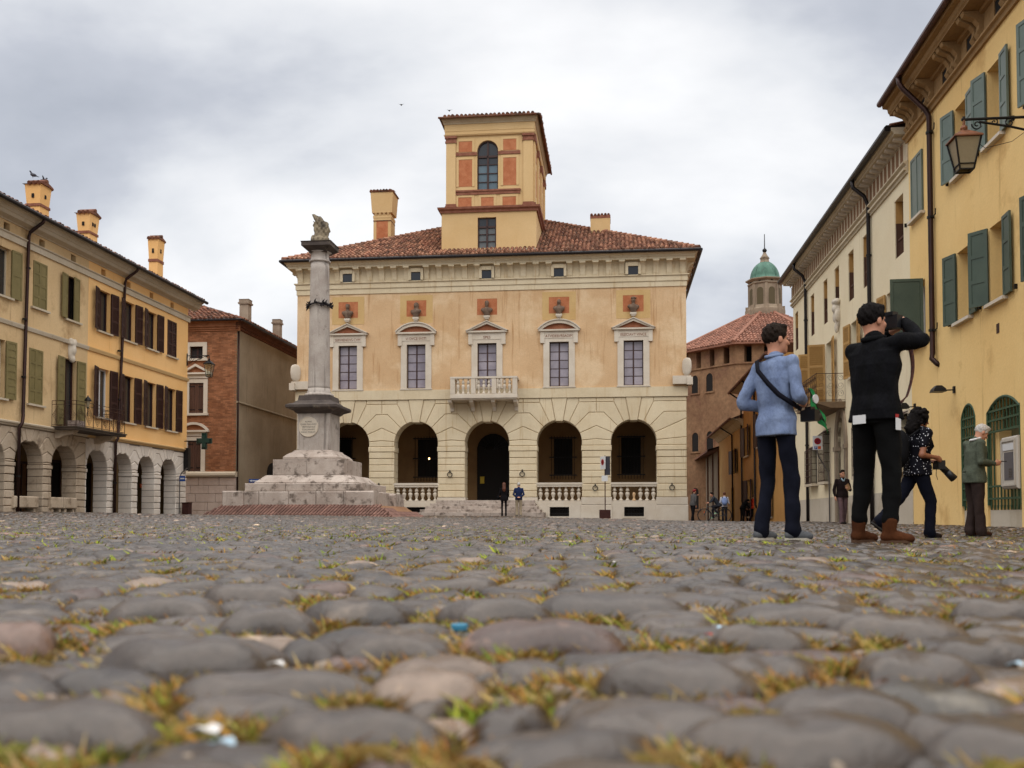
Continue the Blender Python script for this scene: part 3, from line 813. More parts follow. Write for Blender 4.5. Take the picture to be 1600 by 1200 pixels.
# piano nobile windows
tymp = M('brown_tympanum', alb(166,108,78), alb(146,88,60), 3, .9, fine=.15)
zo0, zo1 = zP(605), zP(536.3)
for k, c in enumerate(PC):
    m = MB(mpP)
    m.box(c-.86, c-.53, -.07, .12, zo0-.02, zo1); m.box(c+.53, c+.86, -.07, .12, zo0-.02, zo1)
    m.box(c-.90, c+.90, -.10, .05, zo0-.09, zo0-.02)
    m.box(c-.86, c+.86, -.07, .12, zo1, zo1+.20)
    z2 = zP(519.8)
    m.box(c-1.03, c-.80, -.12, .0, zo1-.06, z2); m.box(c+.80, c+1.03, -.12, .0, zo1-.06, z2)
    m.box(c-.80, c+.80, -.09, .0, zo1+.20, z2)
    win = m.build('window', whites, pal)
    ped = MB(mpP); zp = z2; ap = zP(503.6)
    ped.box(c-1.13, c+1.13, -.20, 0, zp, zp+.09)
    if k % 2 == 0:
        q = .11
        ped.prism([(c-1.16, zp+.09), (c-.93, zp+.09), (c, ap-q), (c+.93, zp+.09), (c+1.16, zp+.09), (c, ap+.03)], -.20, 0, 'y')
        ped.prism([(c-1.05, zp+.10), (c-1.19, zp+.10), (c, ap+.08), (c+1.19, zp+.10), (c+1.05, zp+.1), (c, ap+.035)], -.26, 0, 'y')
        ty = [(c-.93, zp+.09), (c+.93, zp+.09), (c, ap-q)]
    else:
        hh_ = ap-zp-.09+.02; rr = (1.13**2+hh_**2)/(2*hh_); cz = zp+.09+hh_-rr; a_ = math.degrees(math.asin(1.13/rr))
        o_ = arc(c, cz, rr, 90-a_, 90+a_, 12); i_ = [(c+(x-c)*.83, zp+.09+(z-zp-.09)*.66) for x, z in o_]
        ped.prism(o_+i_[::-1], -.20, 0, 'y')
        o2 = arc(c, cz, rr+.06, 90-a_, 90+a_, 12); ped.prism(o2+arc(c, cz, rr+.004, 90-a_, 90+a_, 12)[::-1], -.26, 0, 'y')
        ty = i_
    ped.build('pediment', whites, win)
    MB(mpP).prism(ty, -.06, 0, 'y').build('tympanum', tymp, win)
    win_sash(win, mpP, c-.53, c+.53, zo0, zo1, .16, 2, 5, sash, curtain, .05, .03)
    to = text_obj('inscription', ('SERVIENDVS CVM', 'VI DVCE SVSTI', 'SPES', 'ATVIDEBVRSADIM', 'ESSICIAVT VINCE')[k], .21, rosso, win)
    og = ORG[win.name]; to.location = (c-og[0], -.097+VP-og[1], zo1+.25-og[2]); to.rotation_euler = (math.pi/2, 0, 0); to.scale = (.88 if k != 2 else 1, 1, 1)
    # terracotta panel above
    pz0, pz1 = zP(492), zP(466.5)
    pn = MB(mpP)
    f2 = .36
    for b_ in ((c-.56-f2, c-.56, pz0-f2, pz1+f2*.8), (c+.56, c+.56+f2, pz0-f2, pz1+f2*.8), (c-.56, c+.56, pz1, pz1+f2*.8), (c-.56, c+.56, pz0-f2, pz0)): pn.box(b_[0], b_[1], -.012, .0, b_[2], b_[3])
    po = pn.build('panel_surround', ochre if k in (2,) else M('pale_surround_%d' % k, alb(220,186,130), alb(210,172,114), .8, .9, fine=.1), pal)
    MB(mpP).box(c-.56, c+.56, -.004, .02, pz0, pz1).build('terracotta_panel', terra, pal)
# patch of pale repaired plaster, rings, corner shields
rm = ring_mesh(iron)
for px, py in ((592, 758), (703, 738), (816, 737), (930, 759), (1050, 758)): 
    s, z = on_v(px, py, VP-.03); put('iron_ring', rm, pal, (s, VP-.03, z))
for sgn, s in ((-1, S0), (1, S1)):
    b = MB(mpP); z0, z1 = zP(605), zP(592.5)
    b.box(s-.22 if sgn < 0 else s-.75, s+.75 if sgn < 0 else s+.22, -.3, .4, z0, z1); b.box(s-.3 if sgn < 0 else s-.0, s+.0 if sgn < 0 else s+.3, -.45, .3, z0-.06, z1-.1)
    sh = b.build('shield_bracket', whites, pal)
    o = MB(); o.lathe([(.02, -.5), (.17, -.45), (.27, -.3), (.31, 0), (.28, .28), (.2, .42), (.05, .47)], n=18)
    me = o.mesh('shield', whites, smooth=True)
    so = put('shield', me, pal, (s-.0*sgn, VP-.22, (z1)+.5), rotz=-sgn*.7, scale=(1, .35, 1))
# balcony
zb0, zb1 = zP(625), zP(620.3)
c = PC[2]; m = MB(mpP)
bs0, bs1 = on_v(703.5, 600, VP-.9)[0], on_v(808.5, 600, VP-.9)[0]
m.box(bs0, bs1, -1.0, .0, zb0, zb1); m.box(bs0+.05, bs1-.05, -.93, 0, zb0-.07, zb0)
zrt = zP(592); m.box(bs0, bs1, -1.0, -.72, zrt-.1, zrt); m.box(bs0, bs0+.26, -.72, 0, zrt-.1, zrt); m.box(bs1-.26, bs1, -.72, 0, zrt-.1, zrt)
m.box(bs0+.02, bs1-.02, -.97, -.74, zb1, zb1+.07)
bal = m.build('balcony', whites, pal)
bh = zrt-.1-zb1-.07
bm = baluster_mesh(bh, .095, whites)
pos = np.linspace(bs0+.14, bs1-.14, 4)
for i in range(4):
    MB(mpP).box(pos[i]-.125, pos[i]+.125, -.98, -.73, zb1+.07, zrt-.1).build('post', whites, bal)
    pr = [(0, zb0-.07), (0, zb0-.62), (-.1, zb0-.6), (-.14, zb0-.42), (-.42, zb0-.3), (-.8, zb0-.2), (-.86, zb0-.07)]
    x = on_v((705, 738, 771.5, 806)[i], 630, VP-.4)[0]
    MB(mpP).prism(pr, x-.1, x+.1, 'x').build('bracket', whites, bal)
    if i < 3:
        for j in range(3): put('baluster', bm, bal, (pos[i]+(pos[i+1]-pos[i])*(j+1)/4, VP-.855, zb1+.07))
for s in (bs0+.13, bs1-.13):
    for t in (-.5, -.25): put('baluster', bm, bal, (s, VP+t, zb1+.07))
# roof
EO = .66; pit = .50
ex0, ex1, et = S0-EO, S1+EO, -EO
RD = 10.0
rw = (ex1-ex0); run = RD+EO
zr = zev+.06
m = MB(mpP)
hipx = min(run, rw/2-.5); ztop = zr+hipx*pit
bk = RD*2+EO
A_ = (ex0, et, zr); B_ = (ex1, et, zr); C_ = (ex1, bk+EO, zr); D_ = (ex0, bk+EO, zr)
e1_, e2_ = (ex0+hipx, et+hipx, ztop), (ex1-hipx, et+hipx, ztop)
m.add([A_, B_, C_, D_, e1_, e2_], [(0,1,5,4), (1,2,5), (2,3,4,5), (3,0,4), (0,3,2,1)])
m.box(ex0, ex1, et, et+.1, zr-.1, zr)
m.build('roof', tiled, pal)
cl = lambda A, B: (A > B*math.cos(math.atan(pit))+.05) & (A < rw-B*math.cos(math.atan(pit))-.05)
tiles('roof_tiles', tilem, pal, (ex0, VP+et-.06, zr+.03), (1, 0, 0), (0, 1, pit), rw, hipx/math.cos(math.atan(pit)), cl, .235, .40)
tiles('roof_tiles', tilem, pal, (ex1+.05, VP+et, zr+.03), (0, 1, 0), (-1, 0, pit), bk+EO, hipx/math.cos(math.atan(pit)), lambda A, B: (A > B*.93), .235, .40)
m = MB(mpP)
for (p, q) in ((A_, e1_), (B_, e2_), (e1_, e2_)):
    p, q = Vector(p), Vector(q); n = int((q-p).length/.4)
    for i in range(n):
        a, b = p.lerp(q, i/n), p.lerp(q, (i+1.1)/n); m.tube([a+Vector((0, 0, .06)), b+Vector((0, 0, .03))], [.15, .115], 6)
tag(m.build('ridge_tiles', tilem, pal), kind='stuff')
m = MB(mpP); m.tube([(ex0-.03, et-.12, zr-.06), (ex1+.03, et-.12, zr-.06)], .085, 8); m.tube([(ex1+.1, et-.1, zr-.06), (ex1+.1, bk, zr-.06)], .085, 8); m.tube([(ex0-.1, et-.1, zr-.06), (ex0-.1, bk, zr-.06)], .085, 8)
m.build('gutter', gutm, pal)
# tower
TV = .45
def tp(px, py, t=TV): return on_v(px, py, VP+t)
a0 = tp(690, 360)[0]; a1 = tp(838, 360)[0]; zb = tp(760, 396)[1]; zmd = tp(760, 331)[1]
u0 = tp(697.5, 260, TV+.15)[0]; u1 = tp(833, 260, TV+.15)[0]; TD = 9.0
m = MB(mpP)
wx0, wz1 = tp(746.3, 340); wx1, wz0 = tp(775.3, 387)
m.wall(a0, a1, zb-1.2, zmd, [(wx0, wx1, wz0, wz1)], TV, TV+.3)
m.add([(a0, TV, zb-1.2), (a0, TV+TD, zb-1.2), (a0, TV+TD, zmd), (a0, TV, zmd)], [(0,1,2,3)]); m.add([(a1, TV, zb-1.2), (a1, TV+TD, zb-1.2), (a1, TV+TD, zmd), (a1, TV, zmd)], [(3,2,1,0)])
yel2 = M('tower_plaster', alb(228,194,142), alb(220,184,130), .5, .9, fine=.07, bump=.004, streak=alb(206,164,98), streak_t=.64)
tow = m.build('tower', yel2, pal)
m = MB(mpP); m.box(a0-.12, a1+.12, TV-.08, TV+.0, zb-.2, zb+.22); m.build('skirting', moulding, tow)
m = MB(mpP); P_ = lambda y: tp(760, y)[1]
sweep = MB(lambda s, t, z: mpP(s, t+TV, z))
sweep3(sweep, [(0, P_(331.5)), (.08, P_(331.5)), (.10, P_(328.5)), (.2, P_(326.5)), (.22, P_(323.5)), (0, P_(323.5))], a0, a1, TD)
sweep.build('moulding', rosso, tow)
zs0, zs1 = P_(323.5), P_(208)
t2 = TV+.15
ax0, az1 = tp(745.6, 219.8, t2); ax1, az0 = tp(778.3, 295.8, t2); ar = (ax1-ax0)/2; ac = (ax0+ax1)/2
m = MB(mpP); m.wall(u0, u1, zs0, zs1, [(ax0, ax1, az0, az1)], t2, t2+.3)
for sg in (-1, 1): m.prism([(ac+sg*ar, az1), (ac, az1)]+[(ac+sg*ar*math.sin(t), az1-ar+ar*math.cos(t)) for t in np.linspace(.05, math.pi/2, 9)], t2, t2+.3, 'y')
m.add([(u0, t2, zs0), (u0, t2+TD-.3, zs0), (u0, t2+TD-.3, zs1+.8), (u0, t2, zs1+.8)], [(0,1,2,3)]); m.add([(u1, t2, zs0), (u1, t2+TD-.3, zs0), (u1, t2+TD-.3, zs1+.8), (u1, t2, zs1+.8)], [(3,2,1,0)])
m.box(u0, u1, t2+TD-.3, t2+TD-.25, zs0, zs1+.8)
m.build('upper_wall', yel2, tow)
pw = tp(712.3, 260)[0]-tp(697.5, 260)[0]
for s_ in (u0, u1-pw):
    pl_ = MB(mpP); cp = MB(mpP); cq = MB(mpP)
    pl_.box(s_, s_+pw, t2-.1, t2, zs0+.25, P_(221)); cp.box(s_-.05, s_+pw+.05, t2-.14, t2, P_(221), P_(218)); cp.box(s_-.02, s_+pw+.02, t2-.12, t2, P_(218), P_(214)); cp.box(s_-.07, s_+pw+.07, t2-.18, t2, P_(214), P_(210.5))
    cq.box(s_-.06, s_+pw+.06, t2-.15, t2, zs0, zs0+.12); cq.box(s_-.03, s_+pw+.03, t2-.12, t2, zs0+.12, zs0+.25)
    pl_.build('pilaster', yel2, tow); cp.build('capital', rosso, tow); cq.build('pilaster_foot', rosso, tow)
for j in range(4):
    tt = t2+.1+j*(TD-1.6)/3
    MB(mpP).box(u1, u1+.1, tt, tt+.6, zs0+.25, P_(221)).build('pilaster', yel2, tow); MB(mpP).box(u1, u1+.16, tt-.05, tt+.65, P_(221), P_(210.5)).build('capital', rosso, tow); MB(mpP).box(u1, u1+.14, tt-.05, tt+.65, zs0, zs0+.25).build('pilaster_foot', rosso, tow)
for x0, x1, y0, y1 in ((712, 745.4, 239.5, 243), (778.5, 813, 236.5, 240), (712, 813, 298, 302)):
    s_, z_ = tp(x0, y0, t2); s2, z2_ = tp(x1, y1, t2); MB(mpP).box(s_, s2, t2-.06, t2, z2_, z_).build('band', rosso, tow)
MB(mpP).box(tp(712, 297)[0]-.02, tp(813, 297)[0]+.02, t2-.1, t2, P_(297.8), P_(296)).build('band', rosso, tow)
for x0, x1, y0, y1 in ((716.8, 737.8, 221.5, 237.2), (716.8, 737.8, 250, 291.5), (786.2, 806.8, 217.5, 234), (786.2, 806.8, 246.5, 289), (716, 737, 309, 323), (751.7, 771.5, 308.5, 322.8), (785.2, 806.2, 307.5, 322.4)):
    s_, z_ = tp(x0, y0, t2); s2, z2_ = tp(x1, y1, t2); z2_ = max(z2_, zs0+.01)
    MB(mpP).box(s_, s2, t2-.012, t2+.02, z2_, z_).build('panel', terra, tow)
    fr = MB(mpP); q = .14
    fr.box(s_-q, s_, t2-.03, t2, z2_, z_+q); fr.box(s2, s2+q, t2-.03, t2, z2_, z_+q); fr.box(s_, s2, t2-.03, t2, z_, z_+q)
    fr.build('panel_frame', yel2, tow)
# side panels (a few, on the flank one sees obliquely)
for j in range(3):
    tt = t2+.85+j*(TD-1.6)/3
    for z0, z1 in ((P_(320), P_(306)), (P_(290), P_(248)), (P_(236), P_(220))):
        MB(mpP).box(u1-.02, u1+.012, tt+.2, tt+1.4, z0, z1).build('panel', terra, tow)
# windows of the tower
zt_ = P_(242); zl_ = tp(760, 256, t2)[1]
m = MB(mpP)
m.box(ac-.05, ac+.05, t2+.12, t2+.2, az0, az1); m.box(ax0, ax1, t2+.12, t2+.2, zt_-.06, zt_+.06)
for z_ in (zl_, zl_-(zl_-az0)*.34, zl_-(zl_-az0)*.67): m.box(ax0, ax1, t2+.14, t2+.18, z_-.02, z_+.02)
m.tube([(ac+(ar-.03)*math.cos(t), t2+.16, az1-ar+(ar-.03)*math.sin(t)) for t in np.linspace(0, math.pi, 14)], .05, 5)
m.box(ax0, ax0+.06, t2+.12, t2+.2, az0, az1-ar); m.box(ax1-.06, ax1, t2+.12, t2+.2, az0, az1-ar)
tw = m.build('arched_window', sash, tow)
MB(mpP).box(ax0, ax1, t2+.2, t2+.22, zl_, az1).build('pane', darkglass, tow); MB(mpP).box(ax0, ax1, t2+.2, t2+.22, az0, zl_).build('pane', blueglass, tow)
wc = (wx0+wx1)/2
zl2 = tp(760, 354)[1]
m = MB(mpP)
m.box(wx0, wx0+.07, TV+.1, TV+.18, wz0, wz1); m.box(wx1-.07, wx1, TV+.1, TV+.18, wz0, wz1); m.box(wc-.05, wc+.05, TV+.1, TV+.18, wz0, wz1); m.box(wx0, wx1, TV+.1, TV+.18, zl2-.05, zl2+.05)
for i in (1, 2): m.box(wx0, wx1, TV+.12, TV+.16, wz0+(zl2-wz0)*i/3-.02, wz0+(zl2-wz0)*i/3+.02)
m.build('window_sash', sash, tow)
MB(mpP).box(wx0, wx1, TV+.18, TV+.2, zl2, wz1).build('pane', darkglass, tow); MB(mpP).box(wx0, wx1, TV+.18, TV+.2, wz0, zl2).build('pane', M('grey_blind_glass', (.13,.14,.14), (.10,.11,.11), 1, .15, spec=.5, fine=0), tow)
# entablature, cornice and roof of the tower
sw = MB(lambda s, t, z: mpP(s, t+t2, z))
sweep3(sw, [(.10, zs1-.07), (.14, zs1), (.08, zs1+.02), (.08, P_(203)), (.10, P_(202.6)), (.10, P_(192)), (0, P_(192)), (0, zs1-.07)], u0, u1, TD-.3); sw.build('entablature', yel2, tow)
sw = MB(lambda s, t, z: mpP(s, t+t2, z))
zq = P_(192); zte = tp(760, 180, TV-.3)[1]
sweep3(sw, [(.08, zq), (.14, zq), (.15, zq+.08), (.20, zq+.14), (.22, zq+.2), (.28, zq+.34), (.30, zte-.03), (.30, zte), (0, zte)], u0, u1, TD-.3); sw.build('tower_cornice', corn2, tow)
o_ = .38
m = MB(mpP); x0, x1, y0, y1 = u0-o_, u1+o_, t2-o_, t2+TD-.3+o_
hw = (x1-x0)/2; xm = (x0+x1)/2; zt2 = zte+.3*hw
m.add([(x0,y0,zte),(x1,y0,zte),(x1,y1,zte),(x0,y1,zte),(xm,y0+hw,zt2),(xm,y1-hw,zt2)], [(0,1,4),(1,2,5,4),(2,3,5),(3,0,4,5),(0,3,2,1)])
m.tube([(x0-.02, y0-.06, zte-.03), (x1+.02, y0-.06, zte-.03)], .06, 6); m.tube([(x1+.05, y0, zte-.03), (x1+.05, y1, zte-.03)], .06, 6)
m.build('tower_roof', tiled, tow)
tiles('roof_tiles', tiled, tow, (x0, VP+y0-.05, zte+.02), (1, 0, 0), (0, 1, .3), x1-x0, hw, lambda A, B: (A > B*.95) & (A < x1-x0-B*.95), .235, .4)
tiles('roof_tiles', tiled, tow, (x1+.05, VP+y0, zte+.02), (0, 1, 0), (-1, 0, .3), y1-y0, hw, lambda A, B: (A > B*.95), .235, .4)
# chimneys on the palace roof
cv = 5.0
def cp_(px, py): return on_v(px, py, VP+cv)
x0, zc1 = cp_(587, 345); x1, _ = cp_(614, 345); zc0 = zr+(cv+EO)*pit-1.2
cx = (x0+x1)/2; hw = (x1-x0)/2
m = MB(mpP); zz = lambda y: cp_(600, y)[1]
m.sq([(hw, zc0), (hw, zz(346)), (hw*1.04, zz(344)), (hw*1.04, zz(341))], (cx, cv)); m.sq([(hw*1.14, zz(337)), (hw*1.28, zz(308)), (hw*1.28, zz(306))], (cx, cv)); m.sq([(hw*.95, zz(341)), (hw*.95, zz(336.9))], (cx, cv))
for j in range(4):
    s_ = cx-hw*.95+hw*1.9*(j+.5)/4; m.prism([(cv-hw*1.17, zz(337)), (cv-hw*.97, zz(337)), (cv-hw*.97, zz(343)), (cv-hw*1.06, zz(341))], s_-.07, s_+.07, 'x')
ch = m.build('chimney', yel2, pal)
MB(mpP).box(cx-hw*.66, cx+hw*.66, cv-hw-.01, cv-hw+.02, zc0, zz(349)).build('panel', terra, ch)
m = MB(mpP); m.box(cx-hw*1.02, cx+hw*1.02, cv-hw*1.06, cv+hw, zz(349.8), zz(348.5)); m.sq([(hw*1.36, zz(306)), (hw*1.4, zz(304.5)), (hw*.4, zz(300.5))], (cx, cv)); m.build('cap', tiled, ch)
tiles('cap_tiles', tiled, ch, (cx-hw*1.4, VP+cv-hw*1.4, zz(304.5)), (1, 0, 0), (0, 1, .25), hw*2.8, hw*1.5, None, .2, .4)
x0, z1 = cp_(923, 357); x1, _ = cp_(953.5, 357); cx = (x0+x1)/2; hw = (x1-x0)/2
m = MB(mpP); m.sq([(hw, zz(372)-1), (hw, zz(356.5))], (cx, cv)); ch = m.build('chimney', yel2, pal)
m = MB(mpP); m.sq([(hw*1.03, zz(356.5)), (hw*1.03, zz(352))], (cx, cv)); m.build('cap', rosso, ch); tiles('cap_tiles', tiled, ch, (cx-hw*1.05, VP+cv-hw*1.05, zz(352)), (1, 0, 0), (0, 1, .12), hw*2.1, hw*2, None, .2, .4)
# busts on their corbel stones: one sculpted head each
def bust_mesh(i):
    s = SDF(.022, .05)
    s.ell((0, -.02, .60), (.095, .115, .135)); s.cone((0, 0, .38), (0, 0, .52), .075, .07)
    s.ell((0, 0, .26), (.24, .15, .17)); s.ell((0, 0, .12), (.15, .12, .16)); s.ell((-.2, 0, .3), (.09, .10, .09)); s.ell((.2, 0, .3), (.09, .10, .09))
    s.ell((0, -.12, .57), (.02, .04, .03), k=.02)
    if i == 4: s.ell((.02, -.03, .70), (.15, .15, .035)); s.ell((0, 0, .72), (.10, .11, .06))
    elif i == 1: s.ell((0, .05, .60), (.13, .10, .16)); s.ell((0, .05, .46), (.12, .08, .10))
    elif i == 2: s.ell((0, .02, .69), (.10, .11, .07)); s.ell((0, -.08, .5), (.06, .05, .06))
    elif i == 0: s.ell((0, .02, .70), (.11, .12, .05))
    return s.mesh('bust', busts)
bl_ = ['grey stone bust with swept back cap, first from the column side', 'grey stone bust with long hair framing the head', 'grey stone bust with bearded chin above the balcony window',
       'grey stone bust with small round bare head', 'grey stone bust with flat brimmed hat nearest the right corner']
for i, c in enumerate(PC):
    z = zP(497.5)
    b = bpy.data.objects.new('bust', None); x, y = uv2xy(c, VP-.14); b.location = (x, y, z); b.rotation_euler = (0, 0, -ANG); COL.objects.link(b); ORG[b.name] = Vector((c, VP-.14, z))
    tag(b, bl_[i], 'bust', 'busts over the palace windows')
    o = bpy.data.objects.new('figure', bust_mesh(i)); COL.objects.link(o); o.parent = b; o.location = (0, 0, .12); o.scale = (1.12, 1.12, 1.12); o.rotation_euler = (0, 0, (.1, -.3, .1, 0, .25)[i])
    m = MB(); m.sq([((.10, .12), -.08), ((.13, .15), 0), ((.17, .16), .03), ((.17, .16), .12)]); me = m.mesh('bracket', whites)
    put('bracket', me, b, (c, VP-.12, z))
# ------------------------------------------------------------------ GROUND
def grid_mesh(name, xs, ys, mat, dz=0.0, parent=None):
    X, Y = np.meshgrid(xs, ys, indexing='ij'); Z = ground(X, Y)+dz
    V = np.stack([X, Y, Z], -1).reshape(-1, 3); nx, ny = len(xs), len(ys)
    i = (np.arange(nx-1)[:, None]*ny+np.arange(ny-1)[None, :]).ravel()
    F = np.stack([i, i+ny, i+ny+1, i+1], 1)
    return np_mesh(name, V, F, mat)
soil = M('mossy_joint_soil', alb(104,82,50), alb(142,104,48), 9, .95, fine=.35, fscale=60, bump=.02, bscale=60, stain=alb(110,104,48), stain_s=2.2, stain_t=.52)
farcob = M('far_cobbles', alb(116,107,100), alb(92,84,78), 2.2, .8, fine=.4, fscale=9, bump=.04, bscale=7)
stonem = M('cobble_stone', alb(84,72,62), alb(60,50,42), 6, .30, island=.42, fine=.34, fscale=60, bump=.0030, bscale=42, stain=alb(112,98,84), stain_s=5, stain_t=.58, spec=.55)
xs = np.concatenate([-np.geomspace(400, 40, 14), np.linspace(-36, 36, 145), np.geomspace(40, 400, 14)])
ys = np.concatenate([np.linspace(-12, -1, 8), np.linspace(0, 70, 141), np.geomspace(74, 900, 18)])
g = bpy.data.objects.new('ground', grid_mesh('ground', xs, ys, soil, -.034)); COL.objects.link(g); tag(g, 'mossy earth showing between the cobbles', kind='structure')
sq = bpy.data.objects.new('cobbled_square', grid_mesh('cobbled_square', np.linspace(-21, 19, 81), np.linspace(27.5, 100, 146), farcob, -.012)); COL.objects.link(sq)
tag(sq, 'wide cobbled square', kind='structure'); ORG[sq.name] = Vector((0, 0, 0))
# stones: key foreground cobbles read from the photograph, the rest fill the gaps
KEY = [(670,190,1048,1116,1),(850,245,970,1038,2),(620,195,990,1050,0),(310,262,980,1082,0),(425,148,950,1012,0),(492,108,1000,1052,4),(188,196,1046,1100,4),(400,250,1085,1150,0),
    (110,340,1095,1192,0),(568,168,938,990,4),(592,108,916,946,0),(400,146,911,956,0),(772,178,926,990,0),(955,225,917,978,4),(1185,152,977,1032,0),(1425,195,1018,1090,0),(1060,245,1028,1112,0),
    (562,290,1110,1192,0),(1010,330,1098,1182,0),(1310,265,1078,1150,0),(1455,262,1070,1132,3),(38,110,973,1042,5),(48,130,943,974,4),(268,170,923,986,0),(1400,200,960,1015,0),(1560,140,935,985,0),
    (1240,210,944,990,0),(700,150,905,935,0),(1100,190,930,962,0),(830,130,1040,1080,0),(1530,170,1000,1050,0),(330,190,965,1000,0),(930,130,990,1030,0),(150,160,905,935,0)]
ST = []   # x, y, half x, half y, top z offset, yaw, tone
for px, w, yt, yb, tone in KEY:
    d = (CAMZ+.031)*FPX/(yb-808.0)
    hx = w/2*d/FPX*1.04; hy = min(.095, max(.05, hx*.72)); yc = d+hy*.8
    x = (px-800)/FPX*yc
    top = CAMZ-(yt-808.0)*(yc-.01)/FPX
    ST.append((x, yc, hx, hy, max(.0, min(.026, top)), NR.uniform(-.15, .15), tone))
KS = np.array([s[:4] for s in ST])
def fill(y0, y1, dx, dy, jit):
    out = []
    rows = int((y1-y0)/dy)
    for r in range(rows):
        y = y0+r*dy
        hw = .62*max(y, 0)+2.6
        n = int(2*hw/dx)+2
        x = -hw+np.arange(n)*dx+(r % 2)*dx*.5+NR.uniform(-jit, jit, n)*dx
        out.append(np.stack([x, y+NR.uniform(-jit, jit, n)*dy], 1))
    return np.concatenate(out)
P = fill(-.9, 7.0, .166, .120, .22)
d = ((P[:, None, 0]-KS[None, :, 0])/(KS[None, :, 2]+.032))**2+((P[:, None, 1]-KS[None, :, 1])/(KS[None, :, 3]+.026))**2
P = P[(d > 1).all(1)]
P = P[~((np.abs(P[:, 0]) < .25) & (P[:, 1] < .55) & (P[:, 1] > .15))]
for x, y in P:
    tone = NR.choice([0, 0, 0, 0, 4, 2, 1], p=[.2, .2, .2, .17, .15, .05, .03])
    ST.append((x, y, NR.uniform(.072, .108), NR.uniform(.054, .074), NR.uniform(-.012, .008), NR.uniform(-.5, .5), tone))
# chinking stones in what gaps remain
n0 = 9000; cy = .35+6.4*NR.uniform(0, 1, n0)**1.3; cx = NR.uniform(-1, 1, n0)*(.58*cy+.25); cnt_ = 0
A_ = np.array([s[:4] for s in ST])
for x, y in zip(cx, cy):
    near = A_[np.abs(A_[:, 1]-y) < .22]
    if len(near) and (((x-near[:, 0])/(near[:, 2]+.012))**2+((y-near[:, 1])/(near[:, 3]+.010))**2).min() < 1: continue
    if NR.uniform() < .35: continue
    s_ = (x, y, NR.uniform(.026, .05), NR.uniform(.022, .038), NR.uniform(-.018, -.006), NR.uniform(-1, 1), NR.choice([0, 0, 4, 2, 1]))
    ST.append(s_); A_ = np.vstack([A_, s_[:4]]); cnt_ += 1
ST.sort(key=lambda s: s[1]**2+s[0]**2*.3)
TON = [(1, 1, 1), (3.0, 2.85, 2.65), (1.25, .95, .92), (.72, .80, .80), (.68, .66, .66), (2.2, 1.75, 1.62)]
tone_m = [stonem]
for i, t in enumerate(TON[1:]):
    def tt(c): return tuple(min(.8, a*b) for a, b in zip(c, t))
    tone_m.append(M('cobble_stone_%s' % 'pale mauve green dark pink'.split()[i], tt(alb(84,72,62)), tt(alb(60,50,42)), 6, .36, island=.26, fine=.26, fscale=95, bump=.0026, bscale=48, spec=.6,
        stain=(alb(176,120,104) if i == 4 else tt(alb(150,132,112))), stain_s=(9 if i == 4 else 5), stain_t=.56))
def dome(nseg, nring, seed, h=.075):
    """unit river stone: superellipse plan, low dome, uneven"""
    rs = np.random.RandomState(seed); V = []; ph = rs.uniform(0, 6.28, 4); am = rs.uniform(.02, .09, 4)
    ex = rs.uniform(2.0, 3.4); tilt = rs.uniform(-.12, .12, 2); hp_ = rs.uniform(0, 6.28, 6)
    for k in range(nring+1):
        f = k/nring; a = f*math.pi/2
        rr = math.cos(a)**.62 if k < nring else 0; z = math.sin(a)**.86
        if k == nring: V.append((0, 0, .97)); break
        for j in range(nseg):
            t = 2*math.pi*j/nseg
            p = 1+am[0]*1.3*math.cos(2*t+ph[0])+am[1]*1.4*math.cos(3*t+ph[1])+am[2]*math.cos(5*t+ph[2])+.03*math.cos(7*t+ph[3])
            c, s = math.cos(t), math.sin(t); q = (abs(c)**ex+abs(s)**ex)**(-1/ex)
            x_, y_ = rr*q*c*p, rr*q*s*p
            zz = z*(1+tilt[0]*x_+tilt[1]*y_+.07*rr*math.cos(3*t+ph[2])+.045*math.sin(4.6*x_+hp_[0])*math.sin(5.2*y_+hp_[1])+.03*math.sin(9*x_+hp_[2])*math.sin(8*y_+hp_[3]))
            V.append((x_, y_, zz))
    F = [(k*nseg+j, k*nseg+(j+1) % nseg, (k+1)*nseg+(j+1) % nseg, (k+1)*nseg+j) for k in range(nring-1) for j in range(nseg)]
    T = [((nring-1)*nseg+j, (nring-1)*nseg+(j+1) % nseg, nring*nseg) for j in range(nseg)]
    return np.array(V), F, T
def stone_arr(dm, s, H=.06):
    V = dm[0].copy(); x, y, hx, hy, top, yaw, tone = s
    V = V*np.array([hx, hy, H]); c, sn = math.cos(yaw), math.sin(yaw)
    V = np.stack([V[:, 0]*c-V[:, 1]*sn, V[:, 0]*sn+V[:, 1]*c, V[:, 2]], 1)
    V[:, 2] += top-H
    return V
seen = 0; rest = []
domes_hi = [dome(22, 8, 50+i) for i in range(10)]
domes_mid = [dome(14, 5, 80+i) for i in range(8)]
for s in ST:
    inview = abs(s[0]) < .56*s[1]+.12
    if seen < 300 and inview:
        hi = s[1] < 1.9
        dm = (domes_hi if hi else domes_mid)[int(NR.randint(8))]
        V = stone_arr(dm, s)
        me = bpy.data.meshes.new('cobblestone'); me.from_pydata(V.tolist(), [], dm[1]+dm[2]); me.polygons.foreach_set('use_smooth', [True]*len(me.polygons)); me.materials.append(tone_m[s[6]])
        o = putw('cobblestone', me, (s[0], s[1], gz(s[0], s[1]))); o.parent = sq; seen += 1
    else: rest.append(s)
